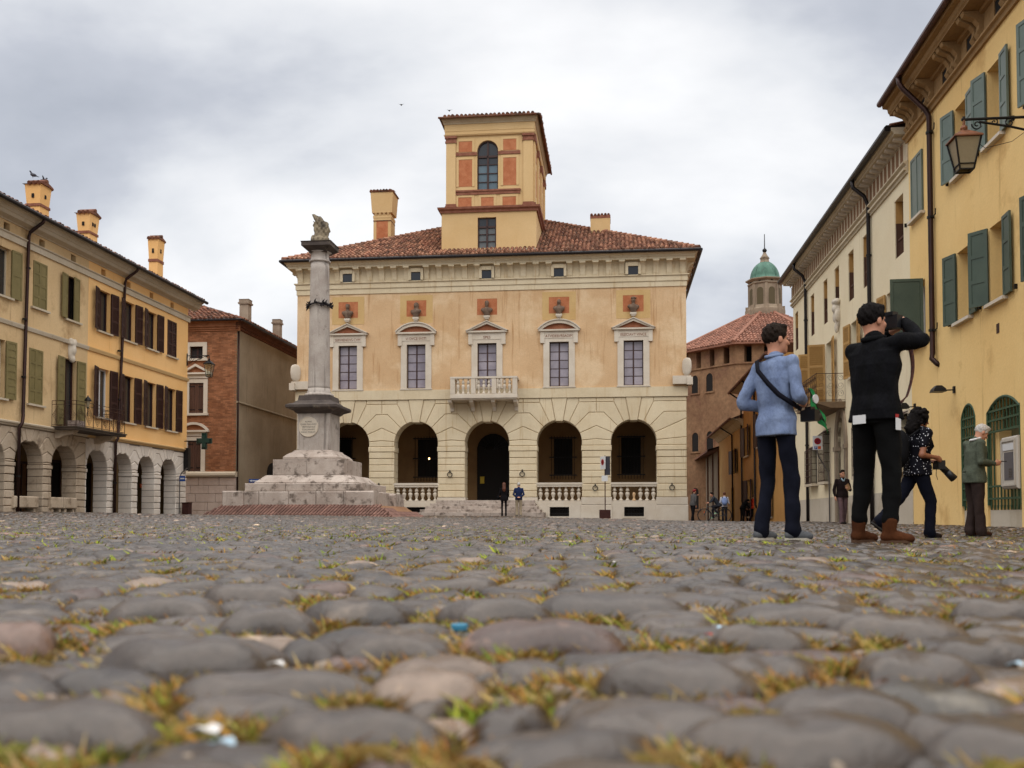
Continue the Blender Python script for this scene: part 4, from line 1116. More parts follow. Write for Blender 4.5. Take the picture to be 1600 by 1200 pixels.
def stones_mesh(name, L, dms, H=.06, tones=True):
    A = np.array(L); zz = ground(A[:, 0], A[:, 1]); Vs, Q, T, mq, mt, n = [], [], [], [], [], 0
    ids = NR.randint(len(dms), size=len(A))
    for di, dm in enumerate(dms):
        S = A[ids == di]; z = zz[ids == di]; m = len(S)
        if m == 0: continue
        c, sn = np.cos(S[:, 5])[:, None], np.sin(S[:, 5])[:, None]
        X = dm[0][None, :, 0]*S[:, 2:3]; Y = dm[0][None, :, 1]*S[:, 3:4]
        tx, ty = NR.uniform(-.1, .1, (m, 1)), NR.uniform(-.12, .12, (m, 1))
        Z = dm[0][None, :, 2]*H+S[:, 4:5]-H+z[:, None]+X*tx+Y*ty
        V = np.stack([S[:, 0:1]+X*c-Y*sn, S[:, 1:2]+X*sn+Y*c, Z], -1).reshape(-1, 3); k = len(dm[0])
        base = (n+np.arange(m)*k)[:, None, None]
        Q.append((np.array(dm[1])[None]+base).reshape(-1, 4)); T.append((np.array(dm[2])[None]+base).reshape(-1, 3))
        mq.append(np.repeat(S[:, 6], len(dm[1]))); mt.append(np.repeat(S[:, 6], len(dm[2])))
        Vs.append(V); n += m*k
    V = np.concatenate(Vs); Q = np.concatenate(Q); T = np.concatenate(T)
    me = bpy.data.meshes.new(name)
    me.vertices.add(len(V)); me.vertices.foreach_set('co', V.astype(np.float32).ravel())
    li = np.concatenate([Q.ravel(), T.ravel()]).astype(np.int32); me.loops.add(len(li)); me.loops.foreach_set('vertex_index', li)
    ls = np.concatenate([np.arange(len(Q))*4, len(Q)*4+np.arange(len(T))*3]).astype(np.int32)
    me.polygons.add(len(ls)); me.polygons.foreach_set('loop_start', ls)
    me.polygons.foreach_set('use_smooth', np.ones(len(ls), bool))
    me.polygons.foreach_set('material_index', np.concatenate(mq+mt).astype(np.int32))
    for x in tone_m: me.materials.append(x)
    me.update(calc_edges=True); me.validate()
    return me
def tones(n): return NR.choice(6, n, p=[.66, .06, .07, .03, .15, .03])
o = bpy.data.objects.new('cobbles', stones_mesh('cobbles', rest, domes_mid)); COL.objects.link(o); o.parent = sq; o['kind'] = 'stuff'
P2 = fill(7.0, 28.2, .18, .135, .26); u, v = xy2uv(P2[:, 0], P2[:, 1]); mk = (u < UR+.1) & (u > UL-.1); P2 = P2[mk]
n = len(P2); L = np.stack([P2[:, 0], P2[:, 1], NR.uniform(.06, .105, n), NR.uniform(.05, .07, n), NR.uniform(-.012, .012, n), NR.uniform(-.6, .6, n), tones(n)], 1)
low = [dome(9, 3, 120+i) for i in range(8)]
o = bpy.data.objects.new('cobbles', stones_mesh('cobbles', L, low)); COL.objects.link(o); o.parent = sq; o['kind'] = 'stuff'
P3 = fill(28.2, 58, .27, .30, .3); u, v = xy2uv(P3[:, 0], P3[:, 1]); mk = (u < UR+.1) & (u > UL-.1) & ((v < VP-1) | (u > S1+.2)); P3 = P3[mk]
n = len(P3); L = np.stack([P3[:, 0], P3[:, 1], NR.uniform(.09, .15, n), NR.uniform(.10, .16, n), NR.uniform(-.010, .016, n), NR.uniform(-.6, .6, n), tones(n)], 1)
o = bpy.data.objects.new('cobbles', stones_mesh('cobbles', L, [dome(7, 2, 160+i) for i in range(6)], .06)); COL.objects.link(o); o.parent = sq; o['kind'] = 'stuff'

# moss, dry weeds and small pebbles in the joints
def leafmat(name, cols, rough=.8):
    m = bpy.data.materials.new(name); m.use_nodes = True; N, L = m.node_tree.nodes, m.node_tree.links; b = N['Principled BSDF']; b.inputs['Roughness'].default_value = rough
    g_ = N.new('ShaderNodeNewGeometry'); r = N.new('ShaderNodeValToRGB'); L.new(g_.outputs['Random Per Island'], r.inputs[0]); el = r.color_ramp.elements
    el[0].color = (*cols[0], 1); el[1].color = (*cols[-1], 1)
    for i, c in enumerate(cols[1:-1]): x = el.new((i+1)/(len(cols)-1)); x.color = (*c, 1)
    L.new(r.outputs[0], b.inputs['Base Color']); b.inputs['Specular IOR Level'].default_value = .2
    b.inputs['Subsurface Weight'].default_value = 0.0
    return m
drym = leafmat('dry_weeds', [alb(122,80,40), alb(168,116,54), alb(192,146,70), alb(176,148,98), alb(104,82,44), alb(204,180,124), alb(150,134,52), alb(154,98,46), alb(118,116,46), alb(140,146,50), alb(128,96,56)])
grnm = leafmat('green_weeds', [alb(96,120,30), alb(130,150,40), alb(150,160,50), alb(170,170,60), alb(110,128,44)])
allst = np.array([s[:4] for s in ST])
def patch_noise(x, y, s, ph):
    return np.sin(x*2.1*s+ph)*np.sin(y*1.7*s+1.3*ph)+.6*np.sin(x*4.3*s-y*2.9*s+2*ph)+.5*np.sin(y*6.1*s+x*1.1*s+.7*ph)
def weeds(name, n, y0, y1, mat, h0, h1, ph, thr, wid):
    """small blades and sprigs rooted in the joints between stones"""
    y = y0+(y1-y0)*NR.uniform(0, 1, n*6)**1.25; x = NR.uniform(-1, 1, n*6)*(.57*y+.25)
    k = patch_noise(x, y, 3.1, ph) > thr; x, y = x[k], y[k]
    ok = np.ones(len(x), bool)
    if y0 < 7:
        order = np.argsort(allst[:, 1]); S = allst[order]
        for a in range(0, len(x), 4000):
            xa, ya = x[a:a+4000, None], y[a:a+4000, None]
            sel = (S[:, 1] > ya.min()-.3) & (S[:, 1] < ya.max()+.3); T = S[sel]
            d_ = ((xa-T[None, :, 0])/(T[None, :, 2]*.98))**2+((ya-T[None, :, 1])/(T[None, :, 3]*.98))**2
            ok[a:a+4000] = (d_ > 1).all(1)
    x, y = x[ok][:n], y[ok][:n]; n = len(x)
    kb = 8; 
    bx = np.repeat(x, kb)+NR.normal(0, .012, n*kb); by = np.repeat(y, kb)+NR.normal(0, .012, n*kb); m = n*kb
    h = NR.uniform(h0, h1, m)*np.repeat(NR.uniform(.5, 1.3, n), kb); az = NR.uniform(0, 6.283, m); h = h*np.clip(.6+.28*by, .72, 1); ln = NR.uniform(.3, 1.7, m)*h; w = NR.uniform(.5, 1, m)*wid
    z = ground(bx, by)-.033
    dx, dy = np.cos(az), np.sin(az)
    V = np.zeros((m, 4, 3))
    V[:, 0] = np.stack([bx-dy*w, by+dx*w, z], 1); V[:, 1] = np.stack([bx+dy*w, by-dx*w, z], 1)
    V[:, 2] = np.stack([bx+dx*ln*.5+dy*w*1.1, by+dy*ln*.5-dx*w*1.1, z+h*.62], 1); V[:, 3] = np.stack([bx+dx*ln-dy*w*.3, by+dy*ln+dx*w*.3, z+h], 1)
    F = np.arange(m*4).reshape(m, 4)
    o = bpy.data.objects.new(name, np_mesh(name, V.reshape(-1, 3), F, mat, False)); COL.objects.link(o); o['kind'] = 'stuff'
    return o
tag(weeds('dry_weeds', 24000, .45, 4.2, drym, .007, .032, .7, -.8, .0020), 'rusty yellow dry moss and weeds between the near cobbles')
tag(weeds('green_weeds', 4500, .6, 4.5, grnm, .007, .030, 2.9, .2, .0024), 'bright green sprigs of moss between the near cobbles')
tag(weeds('dry_weeds', 7500, 4.0, 17, drym, .014, .042, 1.9, .1, .005), 'yellow dry weeds in tufts across the middle of the square')
tag(weeds('green_weeds', 2600, 3.2, 16, grnm, .016, .05, 4.4, .6, .005), 'pale green tufts of weeds across the middle of the square')
mossm = M('moss_cushion', alb(142,110,54), alb(104,92,42), 14, .95, island=.45, fine=.4, fscale=220, bump=.006, bscale=190, stain=alb(128,136,42), stain_s=3.2, stain_t=.54)
def cushions(name, n, y0, y1, r0, r1, h, thr, ph):
    y = y0+(y1-y0)*NR.uniform(0, 1, n*5)**1.2; x = NR.uniform(-1, 1, n*5)*(.57*y+.25); k = patch_noise(x, y, 3.1, ph) > thr; x, y = x[k], y[k]
    S = allst; ok = np.ones(len(x), bool)
    for a in range(0, len(x), 3000):
        d_ = ((x[a:a+3000, None]-S[None, :, 0])/(S[None, :, 2]*.97))**2+((y[a:a+3000, None]-S[None, :, 1])/(S[None, :, 3]*.97))**2; ok[a:a+3000] = (d_ > 1).all(1)
    x, y = x[ok][:n], y[ok][:n]; n = len(x)
    L = np.stack([x, y, NR.uniform(r0, r1, n), NR.uniform(r0, r1, n)*.8, NR.uniform(-.022, -.022+h, n), NR.uniform(0, 6, n), np.zeros(n)], 1)
    me = stones_mesh(name, L, [dome(9, 3, 230+i) for i in range(6)], .02); me.materials.clear(); me.materials.append(mossm); me.polygons.foreach_set('material_index', np.zeros(len(me.polygons), np.int32))
    o = bpy.data.objects.new(name, me); COL.objects.link(o); return tag(o, 'ochre and green moss cushions filling the joints', kind='stuff')
cushions('moss', 5000, .45, 6.5, .007, .022, .014, -.6, .7)
pb_ = M('joint_pebble', alb(160,144,126), alb(116,104,92), 30, .7, island=.4, fine=.1)
npb = 700; y = .6+6*NR.uniform(0, 1, npb)**1.4; x = NR.uniform(-1, 1, npb)*(.57*y+.2)
L = np.stack([x, y, NR.uniform(.006, .016, npb), NR.uniform(.006, .014, npb), NR.uniform(-.02, -.008, npb), NR.uniform(0, 6, npb), np.zeros(npb)], 1)
me = stones_mesh('pebbles', L, [dome(7, 2, 200+i) for i in range(4)], .016); me.materials.clear(); me.materials.append(pb_); me.polygons.foreach_set('material_index', np.zeros(len(me.polygons), np.int32))
o = bpy.data.objects.new('pebbles', me); COL.objects.link(o); tag(o, 'pale pebbles lying in the joints', kind='stuff')
# litter: bottle cap and confetti scraps
capm = M('blue_plastic', alb(60,130,160), None, rough=.4, fine=0); conf = M('pale_blue_paper', alb(180,205,220), None, rough=.8, fine=.05); conw = M('white_paper', alb(225,222,218), None, rough=.8, fine=.05); conr = M('red_scrap', alb(190,60,50), None, rough=.7, fine=0)
def on_ground(px, py, dz=-.02):
    d = ray(px, py); t = .3
    for _ in range(60):
        zz = gz(d[0]*t, d[1]*t)+dz; t2 = (zz-CAMZ)/d[2]
        if abs(t2-t) < 1e-4: break
        t = .5*t+.5*min(max(t2, .2), 60)
    return (d[0]*t, d[1]*t, gz(d[0]*t, d[1]*t)+dz)
p = on_ground(718, 985, -.015)
me = MB().lathe([(.0135, 0), (.0145, .002), (.0145, .009), (.0125, .011), (.004, .0112)], n=20).mesh('bottle_cap', capm)
tag(putw('bottle_cap', me, p), 'round blue bottle cap lodged between cobbles', 'bottle cap')
def scrap(px, py, s, mat, label, cat='paper scrap', dz=.0):
    p = on_ground(px, py, dz); m = MB(); a = R.uniform(0, 3)
    q = [(s*.9*math.cos(a+t)*(1+.25*math.sin(3*t)), s*.6*math.sin(a+t), s*.25*math.sin(2*t+a)) for t in np.linspace(0, 6.28, 8)[:-1]]
    m.add([(0, 0, s*.1)]+q+[(x, y, z-.001) for x, y, z in q], [(0, i+1, (i+1) % 7+1) for i in range(7)]+[(i+8, (i+1) % 7+8, (i+1) % 7+1, i+1) for i in range(7)])
    tag(putw('paper_scrap', m.mesh('paper_scrap', mat), p), label, cat, 'scraps of confetti on the cobbles')
scrap(350, 1158, .011, conf, 'pale blue scrap of paper nearest the viewer beside a white scrap')
scrap(322, 1138, .014, conw, 'white scrap of paper in the dry weeds beside the pale blue one')
scrap(1128, 979, .009, conf, 'pale blue scrap among weeds between the mauve stone and the right side')
scrap(1588, 1036, .010, conf, 'pale blue scrap at the right margin of the cobbles')
scrap(1592, 958, .010, conf, 'small blue scrap far right behind the other one')
scrap(432, 1036, .012, conw, 'white scrap beside a small dark rounded cobble')
scrap(1108, 990, .006, conr, 'tiny red scrap in dry weeds')
scrap(960, 879, .02, conw, 'crumpled whitish tissue on the cobbles in mid square')
# ------------------------------------------------------------------ street parts
def downpipe(parent, pts, r=.055, hooks=(), mat=None):
    m = MB(); m.tube(pts, r, 8); o = m.build('downpipe', mat or pipem, parent, smooth=True)
    if hooks:
        for p in hooks: MB().tube([p, (p[0]+.001, p[1], p[2]+.06)], r*1.35, 8).build('clamp', iron, o)
    return o
def scroll(m, c, r, turns, mp, t, rr, flip=1, a0=0.0):
    pts = []
    for i in range(26):
        f = i/25; a = a0+flip*turns*6.283*f; q = r*(1-.85*f)
        pts.append(mp(c[0]+q*math.cos(a), t, c[1]+q*math.sin(a)))
    m.tube(pts, rr, 5)
def lantern(name, u, v, zt, h, w, label, group=None, top=None, gl=None):
    """four-sided street lantern hanging from its top"""
    r_ = root(name, (u, v, zt), label, 'street lamp', group)
    t = top or iron
    m = MB(); A = math.pi/4
    m.lathe([(w*.05, 0), (w*.05, -.10*h), (w*.10, -.12*h), (w*.14, -.16*h), (w*.12, -.2*h)], (u, v, zt), 8)
    m.lathe([(w*.12, -.20*h), (w*.70, -.36*h), (w*.74, -.38*h), (w*.74, -.40*h), (w*.6, -.40*h)], (u, v, zt), 4, a0=A)
    m.build('lamp_top', t, r_)
    f = MB(); b0, b1 = w*.66, w*.36
    for j in range(4):
        a = A+j*math.pi/2
        f.tube([(u+b0*math.cos(a), v+b0*math.sin(a), zt-.40*h), (u+b1*math.cos(a), v+b1*math.sin(a), zt-h)], w*.035, 5)
        a2 = a+math.pi/2
        f.tube([(u+b1*math.cos(a), v+b1*math.sin(a), zt-h), (u+b1*math.cos(a2), v+b1*math.sin(a2), zt-h)], w*.035, 5)
        f.tube([(u+b1*1.15*math.cos(a), v+b1*1.15*math.sin(a), zt-.9*h), (u+b1*1.15*math.cos(a2), v+b1*1.15*math.sin(a2), zt-.9*h)], w*.025, 5)
    f.build('lamp_frame', iron, r_)
    for j in range(4):
        a, a2 = A+j*math.pi/2, A+(j+1)*math.pi/2; k = .93
        g = MB(); P = [(u+b0*k*math.cos(a), v+b0*k*math.sin(a), zt-.405*h), (u+b0*k*math.cos(a2), v+b0*k*math.sin(a2), zt-.405*h), (u+b1*k*math.cos(a2), v+b1*k*math.sin(a2), zt-.985*h), (u+b1*k*math.cos(a), v+b1*k*math.sin(a), zt-.985*h)]
        c = (u, v); Q = [(c[0]+(p[0]-c[0])*.97, c[1]+(p[1]-c[1])*.97, p[2]) for p in P]
        g.add(P+Q, [(0,1,2,3),(7,6,5,4),(0,4,5,1),(2,6,7,3),(1,5,6,2),(3,7,4,0)]); g.build('glass_pane', gl or lampglass, r_)
    return r_
def chimney(parent, mp, s, t, z0, z1, w, d, mat, holes=1):
    m = MB(mp); H = z1-z0
    m.box(s-w, s+w, t-d, t+d, z0, z0+.58*H)
    zz = z0+.63*H
    m.add([(s-w*1.0,t-d,zz),(s+w,t-d,zz),(s+w,t+d,zz),(s-w,t+d,zz),(s-w*1.2,t-d*1.2,z1),(s+w*1.2,t-d*1.2,z1),(s+w*1.2,t+d*1.2,z1),(s-w*1.2,t+d*1.2,z1)], [(0,3,2,1),(4,5,6,7),(0,1,5,4),(1,2,6,5),(2,3,7,6),(3,0,4,7)])
    c = m.build('chimney', mat, parent)
    b = MB(mp); b.box(s-w*1.12, s+w*1.12, t-d*1.12, t+d*1.12, z0+.58*H, zz); b.build('collar', rosso, c)
    for k in range(holes):
        h = MB(mp); x = s+w*(.0 if holes == 1 else (-.3+.5*k)); h.box(x-.055, x+.055, t-d*1.16, t-d*1.0, z0+.76*H, z0+.83*H); h.build('smoke_hole', dark, c)
    h = MB(mp); h.box(s-w*1.16, s-w*.9, t-.05, t+.05, z0+.74*H, z0+.82*H); h.build('smoke_hole', dark, c)
    r = MB(mp); W, D = w*1.42, d*1.42
    r.prism([(s-W, z1), (s+W, z1), (s, z1+.3*W)], t-D, t+D, 'y'); r.build('cap', tiled, c)
    q = MB(mp)
    for sg in (-1, 1):
        for j in range(int(2*D/.2)):
            tt = t-D+.1+j*.2; q.tube([(s+sg*W*1.04, tt, z1+.02), (s+sg*W*.5, tt, z1+.17*W+.03), (s, tt, z1+.31*W+.03)], [.085, .075, .07], 6)
    q.tube([(s, t-D, z1+.33*W+.04), (s, t+D, z1+.33*W+.04)], .09, 6)
    tag(q.build('cap_tiles', tiled, c), kind='stuff')
    return c

# ------------------------------------------------------------------ LEFT ROW: two arcaded houses
zgL = .30
VJ = vL(134.5); VE = vL(291.5); VN = 19.0
zc_t, zc_b = 3.60, 3.42
LZ = dict(mid0=6.97, mid1=7.12, fr0=9.97, fr1=10.24, co0=10.64, gut=11.02)
Rb = .845
archB = [(vL(24)-2.28*k-.0, vL(24)-2.28*k+2*Rb) for k in (5, 4, 3, 2, 1)]+[(vL(24), vL(67.5)), (vL(81), vL(120.5))]
archO = [(vL(a), vL(b)) for a, b in ((137.5, 166.7), (178, 206.5), (215.8, 242), (251, 276.6))]
def house_left(name, label, v0, v1, arches, mst, mjt, mpl, crown):
    h = root(name, (UL, (v0+v1)/2, zgL), label, 'house')
    r = sum(b-a for a, b in arches)/len(arches)/2
    arches = [((a+b)/2-r, (a+b)/2+r) for a, b in arches]
    arcade(h, mpL, arches, v0, v1, .0, 1.98, 2.14, crown-r, zc_b, 7, .62, mst, mjt, ratios=(1.22, 1.5), key=False)
    m = MB(mpL); m.prism([(-.02, zc_b), (-.06, zc_b+.02), (-.07, zc_b+.06), (-.13, zc_b+.09), (-.14, zc_b+.14), (-.05, zc_t), (.3, zc_t), (.3, zc_b)], v0, v1, 'x')
    m.build('arcade_cornice', moulding if mpl is beige else M('ochre_moulding', alb(222,184,128), None, fine=.08), h)
    return h
hb = house_left('arcaded_house', 'beige arcaded house with olive shutters and iron balcony', VN, VJ, archB, beigestone, M('grey_joint', alb(128,112,96), None), beige, 2.98)
ho = house_left('arcaded_house', 'orange arcaded house with brown shutters at the street corner', VJ, VE, archO, greystone, M('pale_joint', alb(150,140,130), None), orange, 2.97)
def lwin(v0, v1, z0, z1): return (v0, v1, z0, z1)
U0, U1, L0_, L1_ = 7.93, 9.66, 4.33, 6.38
bw = [31.72-.92, 33.05, 35.2]; ow = [37.55, 39.65, 41.72, 43.75]
bup = [(v, v+.9) for v in (26.4, 28.6)]+[(30.8, 31.72), (33.05, 33.92), (35.22, 36.12)]
oup = [(v, v+.95) for v in ow]
hbU = [(a, b, U0, U1) for a, b in bup]; hbL = [(26.4, 27.3, L0_, L1_), (28.6, 29.5, L0_, L1_), (30.6, 31.5, L0_, L1_), (32.9, 33.74, L0_, L1_), (35.1, 36.0, zc_t+.12, L1_)]
hoU = [(a, b, U0, U1) for a, b in oup]; hoL = [(a, b, L0_, L1_) for a, b in oup]
vB = [(v, v+.34, 10.27, 10.56) for v in (27.6, 29.7, 31.3, 33.4, 35.5)]; vO = [(v, v+.34, 10.27, 10.56) for v in (37.75, 39.85, 41.95, 44.05)]
for h, v0, v1, holes, mat in ((hb, VN, VJ, hbU+hbL+vB, beige), (ho, VJ, VE, hoU+hoL+vO, orange)):
    MB(mpL).wall(v0, v1, zc_t, 10.66, holes, 0, .28).build('wall', mat, h)
    w = MB(mpL)
    if h is ho: w.add([(v1, 0.3, 0), (v1, 9, 0), (v1, 9, 11.0), (v1, 0, 11.0), (v1, 0, zc_t), (v1, .3, zc_t)], [(0,1,2,3,4,5)])
    else: w.add([(v0, 0, 0), (v0, 9, 0), (v0, 9, 11.0), (v0, 0, 11.0)], [(0,1,2,3)])
    w.build('end_wall', mat, h)
    b = MB(mpL); b.box(v0, v1, .6, .62, zc_t, 10.6); b.build('inner_lining', dark, h)
    for hh in holes:
        if hh[3]-hh[2] < .6: MB(mpL).box(hh[0], hh[1], .2, .24, hh[2], hh[3]).build('vent', dark, h)
    s = MB(mpL); s.prism([(0, LZ['fr0']), (-.06, LZ['fr0']), (-.07, LZ['fr0']+.2), (-.12, LZ['fr1']-.03), (-.12, LZ['fr1']), (0, LZ['fr1'])], v0, v1+(.12 if h is ho else 0), 'x'); s.build('frieze_band', moulding, h)
    s = MB(mpL); s.prism([(0, LZ['mid0']), (-.05, LZ['mid0']), (-.08, LZ['mid1']-.03), (-.08, LZ['mid1']), (0, LZ['mid1'])], v0, v1+(.06 if h is ho else 0), 'x'); s.build('string_band', moulding if h is hb else MATS['ochre_moulding'], h)
    co = MB(mpL); z = LZ['co0']; e_ = .62 if h is ho else 0
    prof = [(0, z), (-.05, z), (-.06, z+.03), (-.30, z+.10), (-.36, z+.20), (-.40, z+.22), (-.46, z+.34), (-.52, z+.36), (-.56, z+.44), (0, z+.44)]
    co.prism(prof, v0, v1+e_, 'x'); co.build('cornice', moulding, h)
    g_ = MB(mpL); g_.tube([(v0, -.70, 11.06), (v1+e_+.05, -.70, 11.06)], .075, 8); g_.box(v0, v1+e_, -.64, -.1, 11.08, 11.11); g_.build('gutter', gutm, h)
    rf = MB(mpL); rf.add([(v0, -.64, 11.1), (v1+e_, -.64, 11.1), (v1+e_-3, 6, 13.2), (v0, 6, 13.2), (v0, 9.4, 11.1), (v1+e_, 9.4, 11.1)], [(0,1,2,3), (3,2,5,4), (1,5,2)]); rf.build('roof', tiled, h)
    tiles('roof_tiles', tiled, h, (UL+.64, v0, 11.10), (0, 1, 0), (-1, 0, .316), v1+e_-v0, 3.6, (lambda A, B, w_=v1+e_-v0, k=h: A < w_-B*(.45 if k is ho else 0)), .23, .38)
# inside of the arcade
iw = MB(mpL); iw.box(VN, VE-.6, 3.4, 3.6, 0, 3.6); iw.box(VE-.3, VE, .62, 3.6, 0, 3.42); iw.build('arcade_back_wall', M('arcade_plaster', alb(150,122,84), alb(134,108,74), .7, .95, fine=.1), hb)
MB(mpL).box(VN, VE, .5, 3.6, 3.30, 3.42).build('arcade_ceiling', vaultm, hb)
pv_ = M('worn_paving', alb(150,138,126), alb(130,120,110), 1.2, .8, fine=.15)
MB(mpL).box(VN, VE, -.35, 3.5, -.2, zgL-.02).build('arcade_floor', pv_, hb)
for a, b, z1, mt, pp in ((34.6, 35.9, 2.5, brownsh, hb), (37.3, 38.0, 2.4, M('wood_door', alb(120,82,50), alb(100,66,38), 2, .7, fine=.15), ho), (39.2, 40.4, 2.6, dark, ho), (42.0, 42.9, 2.6, dark, ho), (43.5, 44.7, 2.6, M('brown_glass_door', alb(96,70,50), None, rough=.4), ho)):
    m = MB(mpL); m.box(a, b, 3.34, 3.42, .28, z1); d_ = m.build('shop_door', mt, pp)
    f = MB(mpL); f.box(a-.1, a, 3.30, 3.42, .28, z1+.1); f.box(b, b+.1, 3.30, 3.42, .28, z1+.1); f.box(a, b, 3.3, 3.42, z1, z1+.1); f.box((a+b)/2-.03, (a+b)/2+.03, 3.31, 3.4, .28, z1); f.build('door_frame', brownsh, d_)
s, z = on_u(223, 759, UL-1.2); tag(MB(lambda s, t, z: (UL-1.2+t, s, z)).box(s-.28, s+.28, -.02, .02, z-.1, z+.08).build('shop_sign', orangep, None, (UL-1.2, s, z)), 'small orange sign hanging in the dark fourth arch', 'sign')
# windows of the left row
def left_sill(p, a, b, z): MB(mpL).box(a-.12, b+.12, -.10, .2, z-.07, z).build('sill', moulding, p)
for i, (a, b, z0, z1) in enumerate(hbU+hbL):
    door = z0 < 4
    w = MB(mpL); q = .02
    w.box(a, a+.05, .16, .24, z0, z1); w.box(b-.05, b, .16, .24, z0, z1); w.box(a+.05, b-.05, .16, .24, z1-.05, z1); w.box((a+b)/2-.03, (a+b)/2+.03, .16, .24, z0, z1)
    wi = w.build('window', moulding if i in (2, 7) else brownsh, hb)
    MB(mpL).box(a, b, .21, .22, z0, z1).build('pane', darkglass, wi)
    if not door: left_sill(wi, a, b, z0)
    W = (b-a)/2
    if i in (3, 8): shutter(wi, mpL, a, z0, z1, W, 0, olive, 1, .03, 4, False); shutter(wi, mpL, b, z0, z1, W, 0, olive, -1, .03, 4, False)
    elif i == 4: shutter(wi, mpL, a, z0, z1, W, 172, olive, 1, 0, 2); shutter(wi, mpL, b, z0, z1, W+.05, 8, olive, -1, .03, 2)
    else: shutter(wi, mpL, a, z0, z1, W+.06, 174, olive, 1, 0, 8 if i > 4 else 2); shutter(wi, mpL, b, z0, z1, W+.06, 174, olive, -1, 0, 8 if i > 4 else 2)
for i, (a, b, z0, z1) in enumerate(hoU+hoL):
    w = MB(mpL)
    w.box(a, a+.06, .16, .24, z0, z1); w.box(b-.06, b, .16, .24, z0, z1); w.box(a+.06, b-.06, .16, .24, z1-.06, z1); w.box((a+b)/2-.035, (a+b)/2+.035, .16, .24, z0, z1)
    wi = w.build('window', whitep if i in (4,) else brownsh, ho)
    MB(mpL).box(a, b, .21, .22, z0, z1).build('pane', darkglass, wi)
    left_sill(wi, a, b, z0); W = (b-a)/2
    if i == 3: shutter(wi, mpL, a, z0, z1, W, 0, brownsh, 1, .03, 3, True); shutter(wi, mpL, b, z0, z1, W, 0, brownsh, -1, .03, 3, True)
    else: shutter(wi, mpL, a, z0, z1, W+.05, 165, brownsh, 1, 0, 3, True); shutter(wi, mpL, b, z0, z1, W+.06, 175, brownsh, -1, 0, 3, True)
# pipes
for h, px0, px1 in ((hb, 37, 30), (ho, 190, 180)):
    v = vL(px1+1); v1 = vL(px0-1)
    downpipe(h, [(UL+.68, v1, 11.02), (UL+.62, v1, 10.9), (UL+.14, v1-.02, 10.55), (UL+.10, v1-.03, 10.4), (UL+.10, v, 3.95), (UL+.12, v-.02, 3.85), (UL+.18, v-.16, 3.55), (UL+.10, v-.20, 3.35), (UL+.10, v-.22, .3)], .062,
        [(UL+.10, v1-.03, 9.2), (UL+.10, v, 7.3), (UL+.10, v, 5.2), (UL+.10, v-.21, 1.6)])
# balcony with iron rail
b0, b1 = 34.35, 38.05
def mb_(): return MB(mpL)
m = mb_(); m.box(b0, b1, -1.02, 0, zc_t-.10, zc_t+.02); m.box(b0-.03, b1+.03, -1.06, 0, zc_t-.02, zc_t+.03)
bal2 = m.build('balcony', M('sooty_balcony_stone', alb(92,80,68), alb(70,60,52), 2, .9, fine=.2), hb)
for v in (b0+.35, b1-.55):
    mb_().prism([(0, zc_t-.1), (0, zc_t-.42), (-.2, zc_t-.40), (-.4, zc_t-.30), (-.7, zc_t-.26), (-.86, zc_t-.1)], v-.12, v+.12, 'x').build('bracket', beigestone, bal2)
m = mb_(); zr0, zr1 = zc_t+.08, zc_t+1.0
def rail(p, q):
    """one side of the railing from p to q (s,t): frame, greek-key diagonals"""
    L = math.hypot(q[0]-p[0], q[1]-p[1]); n = max(1, round(L/.62))
    f = lambda x, z: (p[0]+(q[0]-p[0])*x/L, p[1]+(q[1]-p[1])*x/L, z)
    for z in (zr0, zr1, zr1-.14): m.tube([f(0, z), f(L, z)], .014, 4)
    for i in range(n+1): m.tube([f(L*i/n, zr0-.05), f(L*i/n, zr1)], .013, 4)
    for i in range(n):
        a, b = L*i/n, L*(i+1)/n; c = (a+b)/2; zc_ = (zr0+zr1-.14)/2; hh = (zr1-.14-zr0)/2
        for k in range(1, 5):
            w_, g_ = (b-a)/2*k/4.6, hh*k/4.6
            m.tube([f(c-w_, zc_), f(c, zc_+g_), f(c+w_, zc_), f(c, zc_-g_), f(c-w_, zc_)], .0075, 4, cap=False)
rail((b0+.03, -.98), (b1-.03, -.98)); rail((b0+.03, 0), (b0+.03, -.98)); rail((b1-.03, 0), (b1-.03, -.98))
m.build('railing', rust, bal2)
tag(MB(mpL).box(34.7, 35.25, -.85, -.45, zc_t+.03, zc_t+.28).build('flower_box', M('bleached_pot', alb(186,170,160), alb(120,104,98), 9, .9, fine=.3), None, (UL+.6, 35, zc_t)), 'bleached planter standing on the iron balcony floor', 'planter')
s, z = on_u(138, 640, UL+1.0)
la = root('balcony_lamp', (UL+.98, s, z-.2), 'small black lamp on the corner of the iron balcony rail', 'lamp')
m = MB(); m.tube([(UL+.98, s, z-.25), (UL+.98, s, z+.05)], .02, 6); m.lathe([(.02, 0), (.05, .03), (.05, .06)], (UL+.98, s, z+.03), 8); m.build('stem', iron, la)
m = MB(); m.lathe([(.05, .09), (.09, .32), (.09, .33)], (UL+.98, s, z), 8); m.build('lamp_glass', lampglass, la)
m = MB(); m.lathe([(.13, .33), (.13, .36), (.09, .44), (.03, .5), (.02, .55)], (UL+.98, s, z), 10); m.build('lamp_cap', iron, la)
